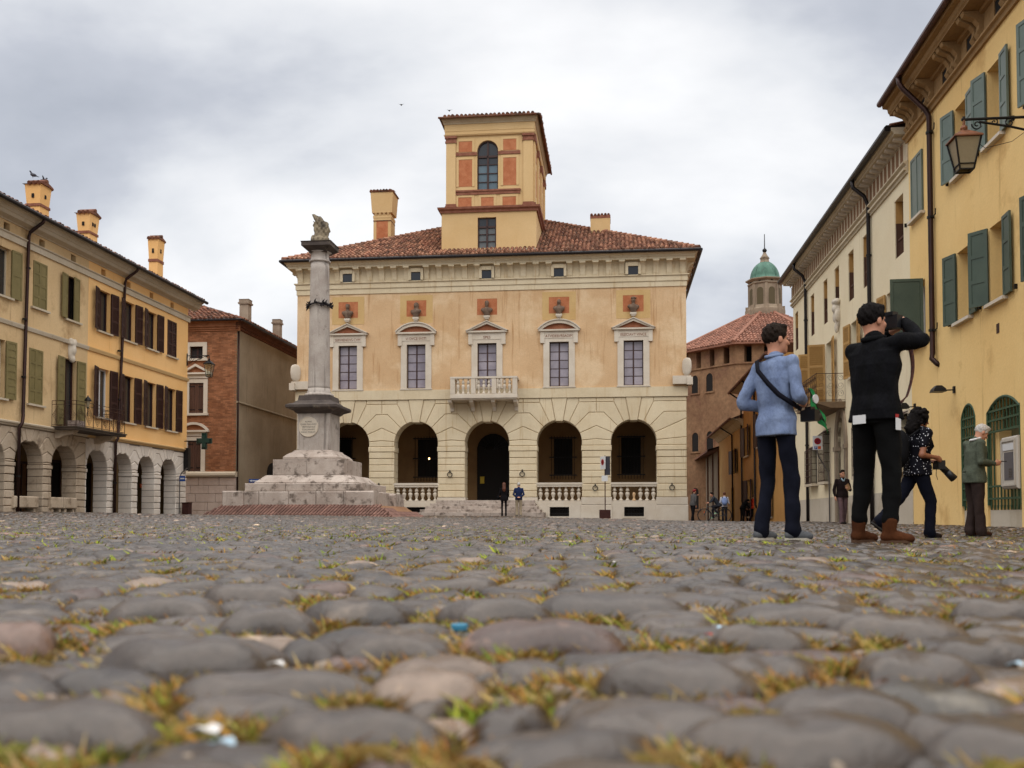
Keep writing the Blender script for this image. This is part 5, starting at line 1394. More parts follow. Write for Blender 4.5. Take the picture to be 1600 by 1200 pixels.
# coat of arms
s, z = on_u(110.5, 549, UL)
cr_ = SDF(.03, .06); cr_.ell((0, 0, 0), (.20, .13, .42)); cr_.ell((0, -.06, .3), (.24, .12, .14)); cr_.ell((0, -.07, -.32), (.10, .10, .14)); cr_.ell((-.12, -.05, .42), (.09, .1, .09)); cr_.ell((.12, -.05, .42), (.09, .1, .09)); cr_.ell((0, -.1, .05), (.13, .1, .2))
o = bpy.data.objects.new('coat_of_arms', cr_.mesh('coat_of_arms', whites)); COL.objects.link(o); o.parent = hb; og = ORG[hb.name]; o.location = (UL-og[0]+.02, s-og[1], z-og[2]); o.rotation_euler = (0, 0, math.pi/2)
# chimneys and pigeons
def zc_px(px, py, u): return on_u(px, py, u)
for k, (x0, x1, yt, yb, hh, t, nh) in enumerate(((43.5, 76, 292, 333, hb, 1.5, 1), (123, 152, 337, 375, ho, 1.5, 2), (233.5, 255, 376, 428, ho, 1.2, 1))):
    u = UL-t; s_, z1 = on_u((x0+x1)/2, yt, u); z0 = 11.1+.3*t
    sa = on_u(x0, 340, u)[0]; sb = on_u(x1, 340, u)[0]
    wv = (.31, .33, .30)[k]
    c = chimney(hh, mpL, s_, t, z0-.3, z1, wv, (.28, .26, .22)[k], orange, nh)
    if k == 0: PIG = (u, s_, z1+.22)
pgm = M('pigeon_grey', alb(96,96,104), alb(60,60,70), 9, .7, fine=.1)
def pigeon(du, dv, yaw, label, wing):
    s = SDF(.012, .02); s.ell((0, 0, .13), (.065, .12, .065)); s.cone((0, .07, .17), (0, .11, .235), .035, .026); s.ell((0, .125, .25), (.024, .032, .026)); s.cone((0, .15, .247), (0, .17, .243), .008, .004, k=.005)
    s.cone((0, -.09, .12), (0, -.21, .10), .04, .02, ((0, 0, 1), .4)); s.cone((.02, .02, .08), (.02, .02, .0), .009, .007); s.cone((-.02, .02, .08), (-.02, .02, .0), .009, .007)
    if wing:
        for sg in (-1, 1): s.cone((sg*.05, .03, .16), (sg*.14, -.02, .30), .045, .02, ((1, 0, 0), .3))
    o = bpy.data.objects.new('pigeon', s.mesh('pigeon', pgm)); COL.objects.link(o); x, y = uv2xy(PIG[0]+du, PIG[1]+dv); o.location = (x, y, PIG[2]); o.rotation_euler = (0, 0, yaw)
    tag(o, label, 'pigeon', 'pigeons on the chimney')
pigeon(.02, -.36, 2.4, 'grey pigeon perched with folded wings on the nearest left chimney', False)
pigeon(.02, .30, -1.2, 'grey pigeon lifting its wings on the nearest left chimney', True)
# stone benches in the beige arches
for a, b, lb in ((vL(20), vL(58), 'long grey stone bench at the foot of the second arch from the left'), (vL(77.5), vL(97), 'short rounded stone bench left in the arch under the balcony'), (vL(98), vL(118), 'short square stone bench right in the arch under the balcony')):
    r_ = root('stone_bench', (UL+.05, a, zgL-.03), lb, 'bench', 'stone benches in the arcade')
    MB(mpL).block([(a, .50), (b, .50), (b, .93), (a, .93)], -.12, .38, .04).build('seat', beigestone, r_)
    for v in (a+.12, b-.22): MB(mpL).box(v, v+.12, -.05, .3, zgL-.08, .50).build('leg', beigestone, r_)
# corner furniture: lantern bracket, pharmacy cross, pole sign, bin
s, z = VE, on_u(291, 566, UL)[1]
x, zz = on_v(327, 561, VE-.1)
lan = lantern('street_lamp', x, VE-.1, zz+.15, 1.05, .42, 'black iron lantern on a scrolled arm at the orange house corner', None, None, clearglass)
m = MB(); yv = VE-.1; x0 = UL+.02; zb_ = zz+.18
m.tube([(x0, yv, zb_), (x, yv, zb_), (x, yv, zb_-.06)], .022, 5); m.tube([(x0, yv, zb_-.42), (x0+.3, yv, zb_-.3), (x0+.9, yv, zb_-.06), (x, yv, zb_-.03)], .018, 5); m.tube([(x0, yv, zb_+.12), (x0, yv, zb_-.5)], .03, 5)
mp2 = lambda s, t, z: (s, t, z)
scroll(m, (x0+.25, zb_-.17), .16, 1.6, mp2, yv, .014); scroll(m, (x0+.66, zb_-.11), .10, 1.4, mp2, yv, .012, -1); scroll(m, (x0+1.0, zb_-.07), .06, 1.3, mp2, yv, .01)
m.build('scroll_arm', iron, lan)
x0, z0 = on_v(307, 702, VE-.25); x1, z1 = on_v(330.6, 676, VE-.25); xm, zm_ = (x0+x1)/2, (z0+z1)/2; q = (x1-x0)/6; h_ = (z1-z0)/2
r_ = root('pharmacy_cross', (xm, VE-.2, zm_), 'unlit dark green pharmacy cross sticking out from the corner', 'pharmacy sign')
pl = [(-q, -3*q), (q, -3*q), (q, -q), (3*q, -q), (3*q, q), (q, q), (q, 3*q), (-q, 3*q), (-q, q), (-3*q, q), (-3*q, -q), (-q, -q)]
k_ = h_/(3*q)
MB().block([(xm+a, zm_+b*k_) for a, b in pl], VE-.30, VE-.14, .03).build('cross', greenx, r_)
MB().block([(xm+a*.72, zm_+b*.72*k_) for a, b in pl], VE-.315, VE-.29, .01).build('dark_lamp_face', M('cross_face', (.02,.05,.04), None, rough=.2, fine=0), r_)
x2, zl = on_v(293, 700, VE-.25); _, zh = on_v(293, 735, VE-.25); m = MB(); m.box(UL+.02, UL+.26, VE-.36, VE-.1, zh, zl); m.tube([(UL, VE-.22, zm_), (xm-2.9*q, VE-.22, zm_)], .03, 5); m.build('fixing_box', iron, r_)
x, zt_ = on_v(281, 733, VE-1.0); zb = gzuv(x, VE-1.0)
r_ = root('pole_sign', (x, VE-1.0, zb), 'thin grey pole with small blue and white plate at the corner', 'sign')
m = MB(); zz_ = on_v(281, 745, VE-1)[1]; m.tube([(x, VE-1, zb), (x, VE-1, zz_), (x+.1, VE-1, zz_+.2), (x+.38, VE-1, zt_+.05)], .028, 6); m.build('pole', greysteel, r_)
p0, q0 = on_v(281, 752, VE-1.04); p1, q1 = on_v(289.3, 743.5, VE-1.04); m = MB(); m.box(p0, p1, VE-1.06, VE-1.035, q0, q1); pl_o = m.build('plate', bluep, r_); m = MB(); m.box(p0+.03, p1-.03, VE-1.066, VE-1.055, q0+.1, q1-.1); m.build('plate_stripe', whitep, pl_o)
x0, z1 = on_v(284, 786, VE-.8); x1, _ = on_v(295, 786, VE-.8); zb = gzuv(x0, VE-.8)
r_ = root('litter_bin', ((x0+x1)/2, VE-.6, zb), 'square brown metal bin at the foot of the corner pillar', 'bin')
MB().block([(x0, zb), (x1, zb), (x1, z1), (x0, z1)], VE-.8, VE-.45, .02).build('body', corten, r_); MB().box(x0-.02, x1+.02, VE-.82, VE-.43, z1, z1+.03).build('rim', corten, r_)

# ------------------------------------------------------------------ RED BRICK HOUSE behind the corner
VB = 52.6
UB = on_v(369, 650, VB)[0]
ZB = lambda py, px=330: on_v(px, py, VB)[1]
red = root('brick_house', (UB-3, VB, .3), 'red brick house with white pediment windows and grey stone base', 'house')
mpB = lambda s, t, z: (s, VB+t, z); mpS = lambda s, t, z: (UB-t, s, z)
zbs0, zbs1, zbe = ZB(745.5), ZB(737), ZB(518); zbev = ZB(503)
SB0 = UB-9.0
WX = [(on_v(296, 600, VB)[0], on_v(318.5, 600, VB)[0])]
wa, wb = WX[0]; wc = (wa+wb)/2
holes = [(wc-.42, wc+.36, ZB(560), ZB(541)), (wa, wb, ZB(645.5), ZB(598)), (wa-.05, wb-.12, zbs1+.02, ZB(688))]
# brick face: real bricks in courses on a mortar sheet
MB(mpB).wall(SB0, UB, zbs1, zbev, holes, .012, .3).build('mortar_wall', mortar, red)
bm_ = []; bl, bh_ = .27, .082
row = 0; z = zbs1
V_, F_ = [], []
def addbrick(a, b, z0, z1, t0):
    n = len(V_); V_.extend([(a, VB+t0, z0), (b, VB+t0, z0), (b, VB+t0, z1), (a, VB+t0, z1), (a-.004, VB+.02, z0-.003), (b+.004, VB+.02, z0-.003), (b+.004, VB+.02, z1+.003), (a-.004, VB+.02, z1+.003)])
    F_.extend([(n, n+1, n+2, n+3), (n, n+4, n+5, n+1), (n+1, n+5, n+6, n+2), (n+2, n+6, n+7, n+3), (n+3, n+7, n+4, n)])
while z < zbe-.02:
    s = UB-(0 if row % 2 else bl*.5)
    while s > UB-4.2:
        a, b = max(s-bl+.012, UB-4.2), s-.0
        a0, b0_ = a, min(b, UB)
        mid = (a0+b0_)/2
        if not any(h[0]-.32 < mid < h[1]+.32 and h[2]-.12 < z+.04 < h[3]+.12 for h in holes): addbrick(a0, b0_, z+.006, z+bh_-.006, -R.uniform(0, .008))
        s -= bl
    z += bh_; row += 1
og = np.array(ORG[red.name]); me = np_mesh('bricks', np.array(V_)-og, np.array(F_), brick, False); o = bpy.data.objects.new('bricks', me); COL.objects.link(o); o.parent = red; o['kind'] = 'stuff'
m = MB(mpB); m.prism([(0, zbe), (-.06, zbe+.02), (-.06, zbe+.1), (-.12, zbe+.12), (-.12, zbe+.22), (-.2, zbe+.24), (-.2, zbev-.08), (-.35, zbev), (0, zbev)], SB0, UB+.2, 'x'); m.build('brick_cornice', brick, red)
m = MB(mpB)
m.box(SB0, UB+.08, -.14, .2, zbs0, zbs1); m.tube([(SB0, -.1, (zbs0+zbs1)/2), (UB+.06, -.1, (zbs0+zbs1)/2)], (zbs1-zbs0)*.5, 8); m.build('stone_sill_band', moulding, red)
nb = 5; zz = np.linspace(.05, zbs0, nb+1); base_m = M('pink_base_stone', alb(196,176,162), alb(180,160,146), 1.2, .85, fine=.12, objvar=.06, streak=alb(160,140,126), streak_t=.62)
MB(mpB).box(SB0, UB, .02, .3, -.2, zbs0).build('joint_bed', creamd, red)
for i in range(nb):
    s = UB+.02
    k = 0
    while s > UB-4.3:
        w_ = (.55 if (k == 0 and i % 2) else R.uniform(.95, 1.25)); MB(mpB).block(inset([(s-w_, zz[i]), (s, zz[i]), (s, zz[i+1]), (s-w_, zz[i+1])], .008), -.06, .25, .016).build('base_stone', base_m, red); s -= w_; k += 1
# flank
EV = on_u(463.5, 600, UB)[0]+1.5
m = MB(mpS); m.add([(VB, 0, -.2), (EV, 0, -.2), (EV, 0, zbev+.1), (VB, 0, zbev+.1)], [(0,1,2,3)])
m.build('flank_wall', sidewall, red)
s0_, z0_ = on_u(368, 627, UB); s1_, z1_ = on_u(457, 658, UB); m = MB(mpS); m.prism([(0, z0_-.1), (-.10, z0_-.04), (-.1, z0_), (0, z0_+.06)], VB, EV, 'x'); m.build('ledge', sidewall, red)
m = MB(mpS); m.prism([(0, zbe+.1), (-.1, zbe+.13), (-.1, zbe+.25), (-.2, zbe+.28), (-.2, zbev-.08), (-.35, zbev), (0, zbev)], VB-.2, EV, 'x'); m.build('flank_cornice', M('dark_brick_cornice', alb(120,74,52), alb(100,60,42), 2, .9, fine=.2), red)
s0_, z1_ = on_u(417, 722, UB); s1_, _ = on_u(434, 722, UB); c_ = (s0_+s1_)/2; r_ = (s1_-s0_)/2
m = MB(mpS); m.prism([(s0_, .2), (s1_, .2), (s1_, z1_-r_*.7)]+[(c_+r_*math.cos(t), z1_-r_*.7+r_*.7*math.sin(t)) for t in np.linspace(.2, 2.94, 8)]+[(s0_, z1_-r_*.7)], -.012, .02, 'y'); m.build('arched_doorway', dark, red)
downpipe(red, [(UB+.06, VB+.12, zbe), (UB+.06, VB+.12, .2)], .05)
# roof (hipped)
e_ = .42; pz = .40; zr_ = zbev+.04; W9 = UB+e_-(SB0-e_)
m = MB(mpB); D9 = EV-VB
m.add([(SB0-6, -e_, zr_), (UB+e_, -e_, zr_), (UB+e_, D9, zr_), (SB0-6, D9, zr_), (UB+e_-5.5, 5.1, zr_+5.5*pz), (SB0-6, 5.1, zr_+5.5*pz), (UB+e_-5.5, D9, zr_+5.5*pz)], [(0,1,4,5), (1,2,6,4)]); m.build('roof', tiled, red)
cl = lambda A, B: A < 12-B*.93
tiles('roof_tiles', tiled, red, (UB+e_-12, VB-e_-.05, zr_+.02), (1, 0, 0), (0, 1, pz), 12, 5.9, cl, .25, .42)
tiles('roof_tiles', tiled, red, (UB+e_+.05, VB-e_, zr_+.02), (0, 1, 0), (-1, 0, pz), D9+e_, 5.9, lambda A, B: A > B*.93, .25, .42)
g_ = MB(mpB); g_.tube([(SB0-6, -e_-.09, zr_-.03), (UB+e_+.04, -e_-.09, zr_-.03)], .07, 6); g_.tube([(UB+e_+.08, -e_, zr_-.03), (UB+e_+.08, D9, zr_-.03)], .07, 6); g_.build('gutter', gutm, red)
def red_window(h, kind):
    a, b, z0, z1 = h; c = (a+b)/2; f = .24
    m = MB(mpB); m.box(a-f, a, -.05, .1, z0, z1); m.box(b, b+f, -.05, .1, z0, z1); m.box(a-f, b+f, -.05, .1, z1, z1+f*(.9 if kind != 'attic' else 1)); m.box(a-f-.06, b+f+.06, -.12, .1, z0-.13, z0)
    o = m.build('window', whites, red)
    if kind == 'attic':
        win_sash(o, mpB, a, b, z0, z1, .14, 2, 1, brownsh, darkglass, .06, .04); return
    boards_shutter(o, mpB, a, b, z0, z1, 6, brownsh2, .03)
    p = MB(mpB); z = z1+f*.9; p.box(a-f-.04, b+f+.04, -.09, 0, z+.04, z+.26); z += .26; p.box(a-f-.24, b+f+.24, -.22, 0, z, z+.1); w_ = (b-a)/2+f+.24; zz_ = z+.1
    if kind == 'tri':
        p.prism([(c-w_, zz_), (c-w_+.2, zz_), (c, zz_+.36), (c+w_-.2, zz_), (c+w_, zz_), (c, zz_+.5)], -.22, 0, 'y'); ty = [(c-w_+.2, zz_), (c+w_-.2, zz_), (c, zz_+.36)]
    else:
        h_ = .46; rr = (w_*w_+h_*h_)/(2*h_); a_ = math.degrees(math.asin(w_/rr)); oo = arc(c, zz_+h_-rr, rr, 90-a_, 90+a_, 12); ii = [(c+(x-c)*.84, zz_+(zz-zz_)*.7) for x, zz in oo]
        p.prism(oo+ii[::-1], -.22, 0, 'y'); ty = ii
    p.build('pediment', whites, o); MB(mpB).prism(ty, -.05, 0, 'y').build('tympanum', brick, o)
brownsh2 = M('weathered_brown_boards', alb(98,66,50), alb(80,54,42), 2, .8, fine=.2, stretch=(6,6,.6), objvar=.15)
red_window(holes[0], 'attic'); red_window(holes[1], 'tri'); red_window(holes[2], 'seg')
for x0, x1, yt, dv in ((377, 390.5, 469, 4.2), (428, 439, 500, 8.0)):
    vv = VB+dv; a, z1 = on_v(x0, yt, vv); b, _ = on_v(x1, yt, vv); c = (a+b)/2; w_ = (b-a)/2
    m = MB(); m.sq([(w_, zr_), (w_, z1-.3)], (c, vv)); cpm = M('grey_chimney_plaster_%d' % x0, alb(176,158,138), alb(150,130,112), 1.5, .9, fine=.15); ch = m.build('chimney', cpm, red)
    m = MB(); m.sq([(w_*1.25, z1-.3), (w_*1.3, z1-.2), (w_*1.1, z1-.18), (w_*1.1, z1-.02), (w_*1.2, z1)], (c, vv)); m.build('cap', cpm, ch)
x0, z1 = on_v(389, 748.5, 44.5); x1, z0 = on_v(406.5, 754, 44.5); zb = gzuv((x0+x1)/2, 44.5)
r_ = root('arrow_sign', ((x0+x1)/2, 44.5, zb), 'blue one-way sign with white arrow behind the column steps', 'road sign')
MB().tube([(((x0+x1)/2), 44.56, zb), ((x0+x1)/2, 44.56, z1)], .03, 6).build('post', greysteel, r_); MB().box(x0, x1, 44.5, 44.52, z0, z1).build('plate', bluep, r_)
h_ = z1-z0; zc_ = (z0+z1)/2
MB().prism([(x0+.02, zc_), (x0+.14, zc_-h_*.35), (x0+.14, zc_-h_*.14), (x1-.03, zc_-h_*.14), (x1-.03, zc_+h_*.14), (x0+.14, zc_+h_*.14), (x0+.14, zc_+h_*.35)], 44.49, 44.502, 'y').build('arrow', whitep, r_)

# ------------------------------------------------------------------ COLUMN
VC = 39.6; UC = on_v(498, 700, VC)[0]
def kc(px_w): return px_w/FPX*(VC*1.0)     # width in metres of px at the column
def zc2(py, dv=0.0): return on_v(495, py, VC+dv)[1]
gC = .16
col_ = root('column_monument', (UC, VC, gC), 'tall grey column on a stepped stone pedestal with a worn statue', 'monument')
hw = kc(48)/2
# brick apron with individual bricks
hx, hy = 3.22, 2.35
z1, z0 = zc2(789, -hy), .10
ax_, ay_ = hx+.78, hy+.95
m = MB(); m.sq([((ax_, ay_), z0-.1), ((hx, hy), z1-.03)], (UC, VC)); m.build('apron_bed', mortar, col_)
sl = math.hypot(ay_-hy, z1-z0); 
bme = MB().box(-.055, .055, -.125, .125, -.03, .035).mesh('brick', apronbrick)
cnt = 0
for side in ('f', 'r'):
    L = ax_ if side == 'f' else ay_; off = ay_-hy if side == 'f' else ax_-hx
    tilt = math.atan2(z1-z0, off); rows = 4; step = .142
    for r in range(rows):
        f = (r+.5)/rows; run = L-(ax_-hx if side == 'f' else ay_-hy)*f
        n = int(2*run/step)
        for i in range(n):
            if cnt >= 298: break
            s = -run+(i+.5)*2*run/n; zz = z0+(z1-z0)*f
            o = bpy.data.objects.new('brick', bme); COL.objects.link(o); o.parent = col_; og = ORG[col_.name]
            if side == 'f': p = (UC+s, VC-ay_+off*f, zz); o.rotation_euler = (tilt, R.uniform(-.04, .04), -.38+R.uniform(-.05, .05))
            else: p = (UC+ax_-off*f, VC+s, zz); o.rotation_euler = (tilt*.9, 0, math.pi/2-.38+R.uniform(-.05, .05))
            o.location = (p[0]-og[0], p[1]-og[1], p[2]-og[2]); cnt += 1
def ring_blocks(hx, hy, z0, z1, nf, ns, mat, ch=.03, name='base_stone'):
    """a course of stones round the pedestal"""
    S = np.linspace(-hx, hx, nf+1); S[1:-1] += NR.uniform(-.15, .15, nf-1)*hx/nf
    for i in range(nf):
        MB(lambda s, t, z: (UC+s, VC-hy+t, z)).block(inset([(S[i], z0), (S[i+1], z0), (S[i+1], z1), (S[i], z1)], .006), R.uniform(-.02, .02), .8, ch).build(name, mat, col_)
    T = np.linspace(-hy+.8, hy, ns+1)
    for i in range(ns):
        for sg in (1, -1):
            MB(lambda s, t, z: (UC+sg*(hx-t), VC+s, z)).block(inset([(T[i], z0), (T[i+1], z0), (T[i+1], z1), (T[i], z1)], .006), R.uniform(-.01, .02), .8, ch).build(name, mat, col_)
zs = [zc2(788.5, -2.3), zc2(767.5, -2.3), zc2(754.7, -2), zc2(742, -1.6), zc2(717.7, -1.3)]
ring_blocks(2.92, 2.3, zs[0]-.15, zs[1], 5, 3, palestone)
MB().block([(UC-3.22, zs[0]-.15), (UC-2.35, zs[0]-.15), (UC-2.35, zs[1]+.02), (UC-3.22, zs[1]+.02)], VC-2.45, VC-1.6, .04).build('corner_stone', palestone, col_)
MB().block([(UC+1.85, zs[0]-.15), (UC+3.02, zs[0]-.15), (UC+3.02, zs[1]+.01), (UC+1.85, zs[1]+.01)], VC-2.42, VC-1.6, .05).build('corner_stone', palestone, col_)
MB().block([(UC+2.7, zs[0]-.15), (UC+3.2, zs[0]-.15), (UC+3.2, zs[1]-.05), (UC+2.7, zs[1]-.05)], VC+.6, VC+2.2, .06).build('corner_stone', palestone, col_)
m = MB(); m.box(UC-2.4, UC+2.4, VC-1.6, VC+1.6, zs[0]-.15, zs[1]); m.build('core', palestone, col_)
ring_blocks(2.45, 2.0, zs[1], zs[2], 3, 2, palestone, .025)
m = MB(); m.sq([((2.1, 1.85), zs[2]-.02), ((2.1, 1.85), zs[2]+.05), ((2.04, 1.78), zs[2]+.09), ((1.78, 1.5), zs[3]-.02), ((1.7, 1.45), zs[3])], (UC, VC)); m.build('sloping_course', palestone, col_)
ring_blocks(1.50, 1.42, zs[3], zs[4], 2, 1, palestone, .015)
m = MB(); m.box(UC-1, UC+1, VC-.9, VC+.9, zs[2], zs[4]); m.build('core', palestone, col_)
zq = [zc2(y, -.9) for y in (717.7, 703, 645, 633)]
m = MB(); m.sq([(1.16, zq[0]), (1.16, zq[0]+.09), (1.1, zq[0]+.14), (1.04, zq[0]+.2), (.86, zq[1]-.08), (.80, zq[1])], (UC, VC)); m.build('base_moulding', palestone, col_)
pw = .70
m = MB(); m.sq([(pw, zq[1]), (pw, zq[2])], (UC, VC)); m.build('pedestal_die', limestone, col_)
for a in (-1, 1):
    m = MB(); m.box(UC+a*pw-.09*(a > 0)-.0, UC+a*pw+.09*(a < 0), VC-pw-.025, VC-pw+.01, zq[1]+.05, zq[2]-.02); m.build('pilaster_strip', limestone, col_)
dz = zc2(667, -pw)
m = MB(lambda x, y, z: (UC-.22+x, VC-pw-.03+z, dz+y)); m.lathe([(.43, 0.03), (.43, 0), (.40, -.02), (.39, -.004), (.1, -.004)], (0, 0, 0), 32)
pq = m.build('round_plaque', whites, col_)
for i, tx in enumerate(('ALMAE', 'QUAE PALLADIS', 'VESPASIANUS', 'COLUMNAM', 'HANC POSUIT')):
    to = text_obj('plaque_text', tx, .095, greysteel, pq, extrude=.002); og = ORG[pq.name]; to.location = (UC-.22-og[0], VC-pw-.037-og[1], dz+.19-.11*i-og[2]); to.rotation_euler = (math.pi/2, 0, 0)
m = MB(); m.sq([(pw+.02, zq[2]), (pw+.1, zq[2]+.06), (pw+.12, zq[2]+.1), (1.06, zq[2]+.2), (1.10, zq[2]+.24), (1.10, zq[3]+.02), (.92, zq[3]+.10)], (UC, VC)); m.build('pedestal_cornice', blackstone, col_)
zb1 = zc2(618, -.5); zsh0, zsh1 = zc2(609), zc2(411)
m = MB(); m.sq([(.86, zq[3]+.10), (.78, zq[3]+.18), (.70, zq[3]+.24), (.66, zb1)], (UC, VC)); m.build('plinth', blackstone, col_)
r0, r1 = kc(34.5)/2, kc(29.5)/2
m = MB(); m.lathe([(.6, zb1), (.63, zb1+.05), (.6, zb1+.11), (.5, zb1+.14), (.52, zb1+.2), (.47, zb1+.24), (r0+.03, zsh0+.03)], (UC, VC, 0), 32); m.build('column_base', limestone, col_, smooth=True)
m = MB(); m.lathe([(r0+.02, zsh0), (r0, zsh0+.15)]+[(r0+(r1-r0)*f**1.4, zsh0+(zsh1-zsh0)*f) for f in np.linspace(.05, 1, 16)], (UC, VC, 0), 40); m.build('shaft', limestone, col_, smooth=True)
zk = [zc2(y) for y in (411, 405, 397, 390, 382.5)]
m = MB(); m.lathe([(r1, zk[0]-.02), (r1+.06, zk[0]), (r1+.07, zk[0]+.06), (r1+.01, zk[0]+.1), (r1-.01, zk[1]+.05), (r1+.0, zk[2]), (r1+.1, zk[2]+.04)], (UC, VC, 0), 32); m.build('neck', limestone, col_, smooth=True)
m = MB(); m.sq([(.36, zk[2]), (.42, zk[2]+.06), (.60, zk[3]+.0), (.63, zk[3]+.02), (.63, zk[4]-.05), (.66, zk[4])], (UC, VC)); m.build('abacus', blackstone, col_)
# wreath of iron leaves
zw = zc2(478); m = MB(); rw_ = r1+.09
m.tube([(UC+rw_*math.cos(t), VC+rw_*math.sin(t), zw+.03*math.sin(3*t)) for t in np.linspace(0, 6.283, 30)], .035, 5)
for i in range(90):
    t = R.uniform(0, 6.283); l = R.uniform(.12, .24); a = R.uniform(-1.2, 1.2); s = R.choice((-1, 1))
    p = Vector((UC+rw_*math.cos(t), VC+rw_*math.sin(t), zw+R.uniform(-.05, .05))); d = Vector((-math.sin(t)*s*math.cos(a)+math.cos(t)*.35, math.cos(t)*s*math.cos(a)+math.sin(t)*.35, math.sin(a)))
    m.tube([p, p+d*l*.5, p+d*l], [.012, .035, .004], 4)
tag(m.build('wreath', wreathm, None, (UC, VC, zw)), 'black iron leaf wreath clasped round the upper column shaft', 'wreath')
# worn statue: draped figure leaning back on a rough base
zt_ = zk[4]; k = 1.0
s = SDF(.024, .05)
s.cone((.02, 0, .0), (0.04, 0, .30), .42, .27); s.ell((-.28, -.05, .18), (.10, .2, .24)); s.ell((.30, -.05, .13), (.12, .2, .20)); s.ell((.02, -.25, .14), (.3, .12, .15))
s.chain([(.10, 0, .34), (.17, .0, .58), (.13, 0, .82), (-.03, 0, 1.02), (-.20, -.01, 1.18), (-.38, -.02, 1.32)], [.25, .23, .20, .16, .11, .02])
s.chain([(-.08, -.06, .40), (-.12, -.08, .66), (-.22, -.07, .90), (-.30, -.05, 1.02)], [.13, .11, .07, .02]); s.chain([(.02, -.18, .42), (.08, -.20, .75), (-.06, -.15, 1.02), (-.26, -.07, 1.22)], [.06, .05, .045, .02])
s.chain([(.24, -.12, .42), (.29, -.14, .70), (.20, -.13, .94), (.0, -.09, 1.14)], [.06, .06, .05, .03])
s.wr = lambda X, Y, Z: .022*np.sin(26*X+9*Z+4*Y)*np.clip((Z-.3)*3, 0, 1)+.02*np.sin(31*X+1)*np.sin(27*Z+2)*np.sin(22*Y)
o = bpy.data.objects.new('statue', s.mesh('statue', M('weathered_statue', alb(150,136,112), alb(112,100,84), 3, .9, fine=.25, bump=.01, stain=alb(80,72,62), stain_s=3, stain_t=.52))); COL.objects.link(o); o.parent = col_; og = ORG[col_.name]; o.location = (UC-og[0], VC-og[1], zt_-og[2])
# ------------------------------------------------------------------ RIGHT ROW: white house, yellow house
VJR = vR(1426); VWE = on_u(1240.5, 600, UR)[0]; VYN = 7.0
zgR = -.05
wh = root('white_house', (UR, (VJR+VWE)/2, zgR), 'long cream white house with pointed portal, balcony and dentil cornice', 'house')
ye = root('yellow_house', (UR, (VJR+VYN)/2, zgR), 'tall yellow house with green shutters and barred arches', 'house')
corn2w = M('pale_cornice', alb(222,208,182), alb(208,192,164), 1.2, .9, fine=.1)
topw = [(42.75, 43.45), (39.35, 40.05), (36.95, 37.65), (35.05, 35.75), (32.95, 33.7), (30.95, 31.75), (27.38, 28.2)]
H1 = [(a, b, 7.52, 9.18) for a, b in topw]
H2 = [(42.3, 43.2, 4.9, 6.72), (38.45, 39.45, 4.9, 6.72), (36.1, 37.25, 4.22, 6.72), (32.4, 33.4, 4.9, 6.72), (28.15, 29.1, 4.9, 6.72)]
H3 = [(39.0, 40.35, 1.5, 2.95), (36.75, 37.75, 1.5, 3.4), (31.6, 32.5, 1.5, 3.2), (27.15, 28.05, 1.5, 3.02)]
pc, pw_ = 34.95, .62
HP = (pc-pw_, pc+pw_, -.1, 3.95)
MB(mpR).wall(VJR, VWE, .90, 9.6, H1+H2+H3+[(HP[0], HP[1], .9, HP[3])], 0, .34).build('wall', whitebld, wh)
MB(mpR).wall(VJR, VWE, -.4, .90, [(HP[0], HP[1], -.4, .9)], -.012, .2).build('dado', dado, wh)
w = MB(mpR); w.add([(VWE, 0, -.4), (VWE, 9, -.4), (VWE, 9, 10.7), (VWE, 0, 10.7)], [(0,1,2,3)]); w.box(VJR, VWE, .5, .52, .9, 9.6); w.build('end_wall', whitebld, wh)
MB(mpR).box(VJR+.05, VWE-.05, .44, .46, .95, 9.5).build('inner_lining', dark, wh)
# cornice: bands, little niches, modillions
c = MB(mpR); c.prism([(0, 9.56), (-.05, 9.56), (-.06, 9.63), (-.12, 9.65), (-.12, 9.71), (-.05, 9.72), (-.05, 9.80), (-.14, 9.84), (-.14, 9.88), (-.03, 9.90), (0, 9.90)], VJR+.02, VWE+.1, 'x')
c.box(VJR, VWE+.03, -.03, .3, 9.90, 10.62); c.prism([(0, 10.60), (-.06, 10.52), (-.08, 10.62), (-.36, 10.63), (-.38, 10.70), (-.44, 10.72), (-.46, 10.82), (0, 10.82)], VJR, VWE+.35, 'x')
c.build('cornice', corn2w, wh)
md = MB(lambda s, t, z: (t, s, z)); md.prism([(-.03, -.0), (-.31, -.0), (-.31, -.07), (-.24, -.10), (-.03, -.12)], -.075, .075, 'x'); mdm = md.mesh('modillion', whites)
nm = MB(lambda s, t, z: (t, s, z)); nm.box(-.12, .12, -.036, -.02, -.25, .25); nmm = nm.mesh('niche', brownin)
s = VJR+.3
while s < VWE: put('modillion', mdm, wh, (UR, s, 10.63)); put('niche', nmm, wh, (UR, s+.2, 10.24)); s += .405
g = MB(mpR); g.tube([(VJR, -.54, 10.80), (VWE+.38, -.54, 10.80)], .095, 8); g.box(VJR, VWE+.35, -.5, -.1, 10.825, 10.85); g.build('gutter', gutm, wh)
m = MB(mpR); m.add([(VJR, -.5, 10.86), (VWE+.35, -.5, 10.86), (VWE+.35, 5, 12.6), (VJR, 5, 12.6), (VJR, 9.5, 10.9), (VWE+.35, 9.5, 10.9)], [(0,1,2,3), (3,2,5,4), (1,5,2)]); m.build('roof', tiled, wh)
tiles('roof_tiles', tiled, wh, (UR-.42, VJR, 10.86), (0, 1, 0), (1, 0, .32), VWE+.35-VJR, 2.2, None, .23, .38)
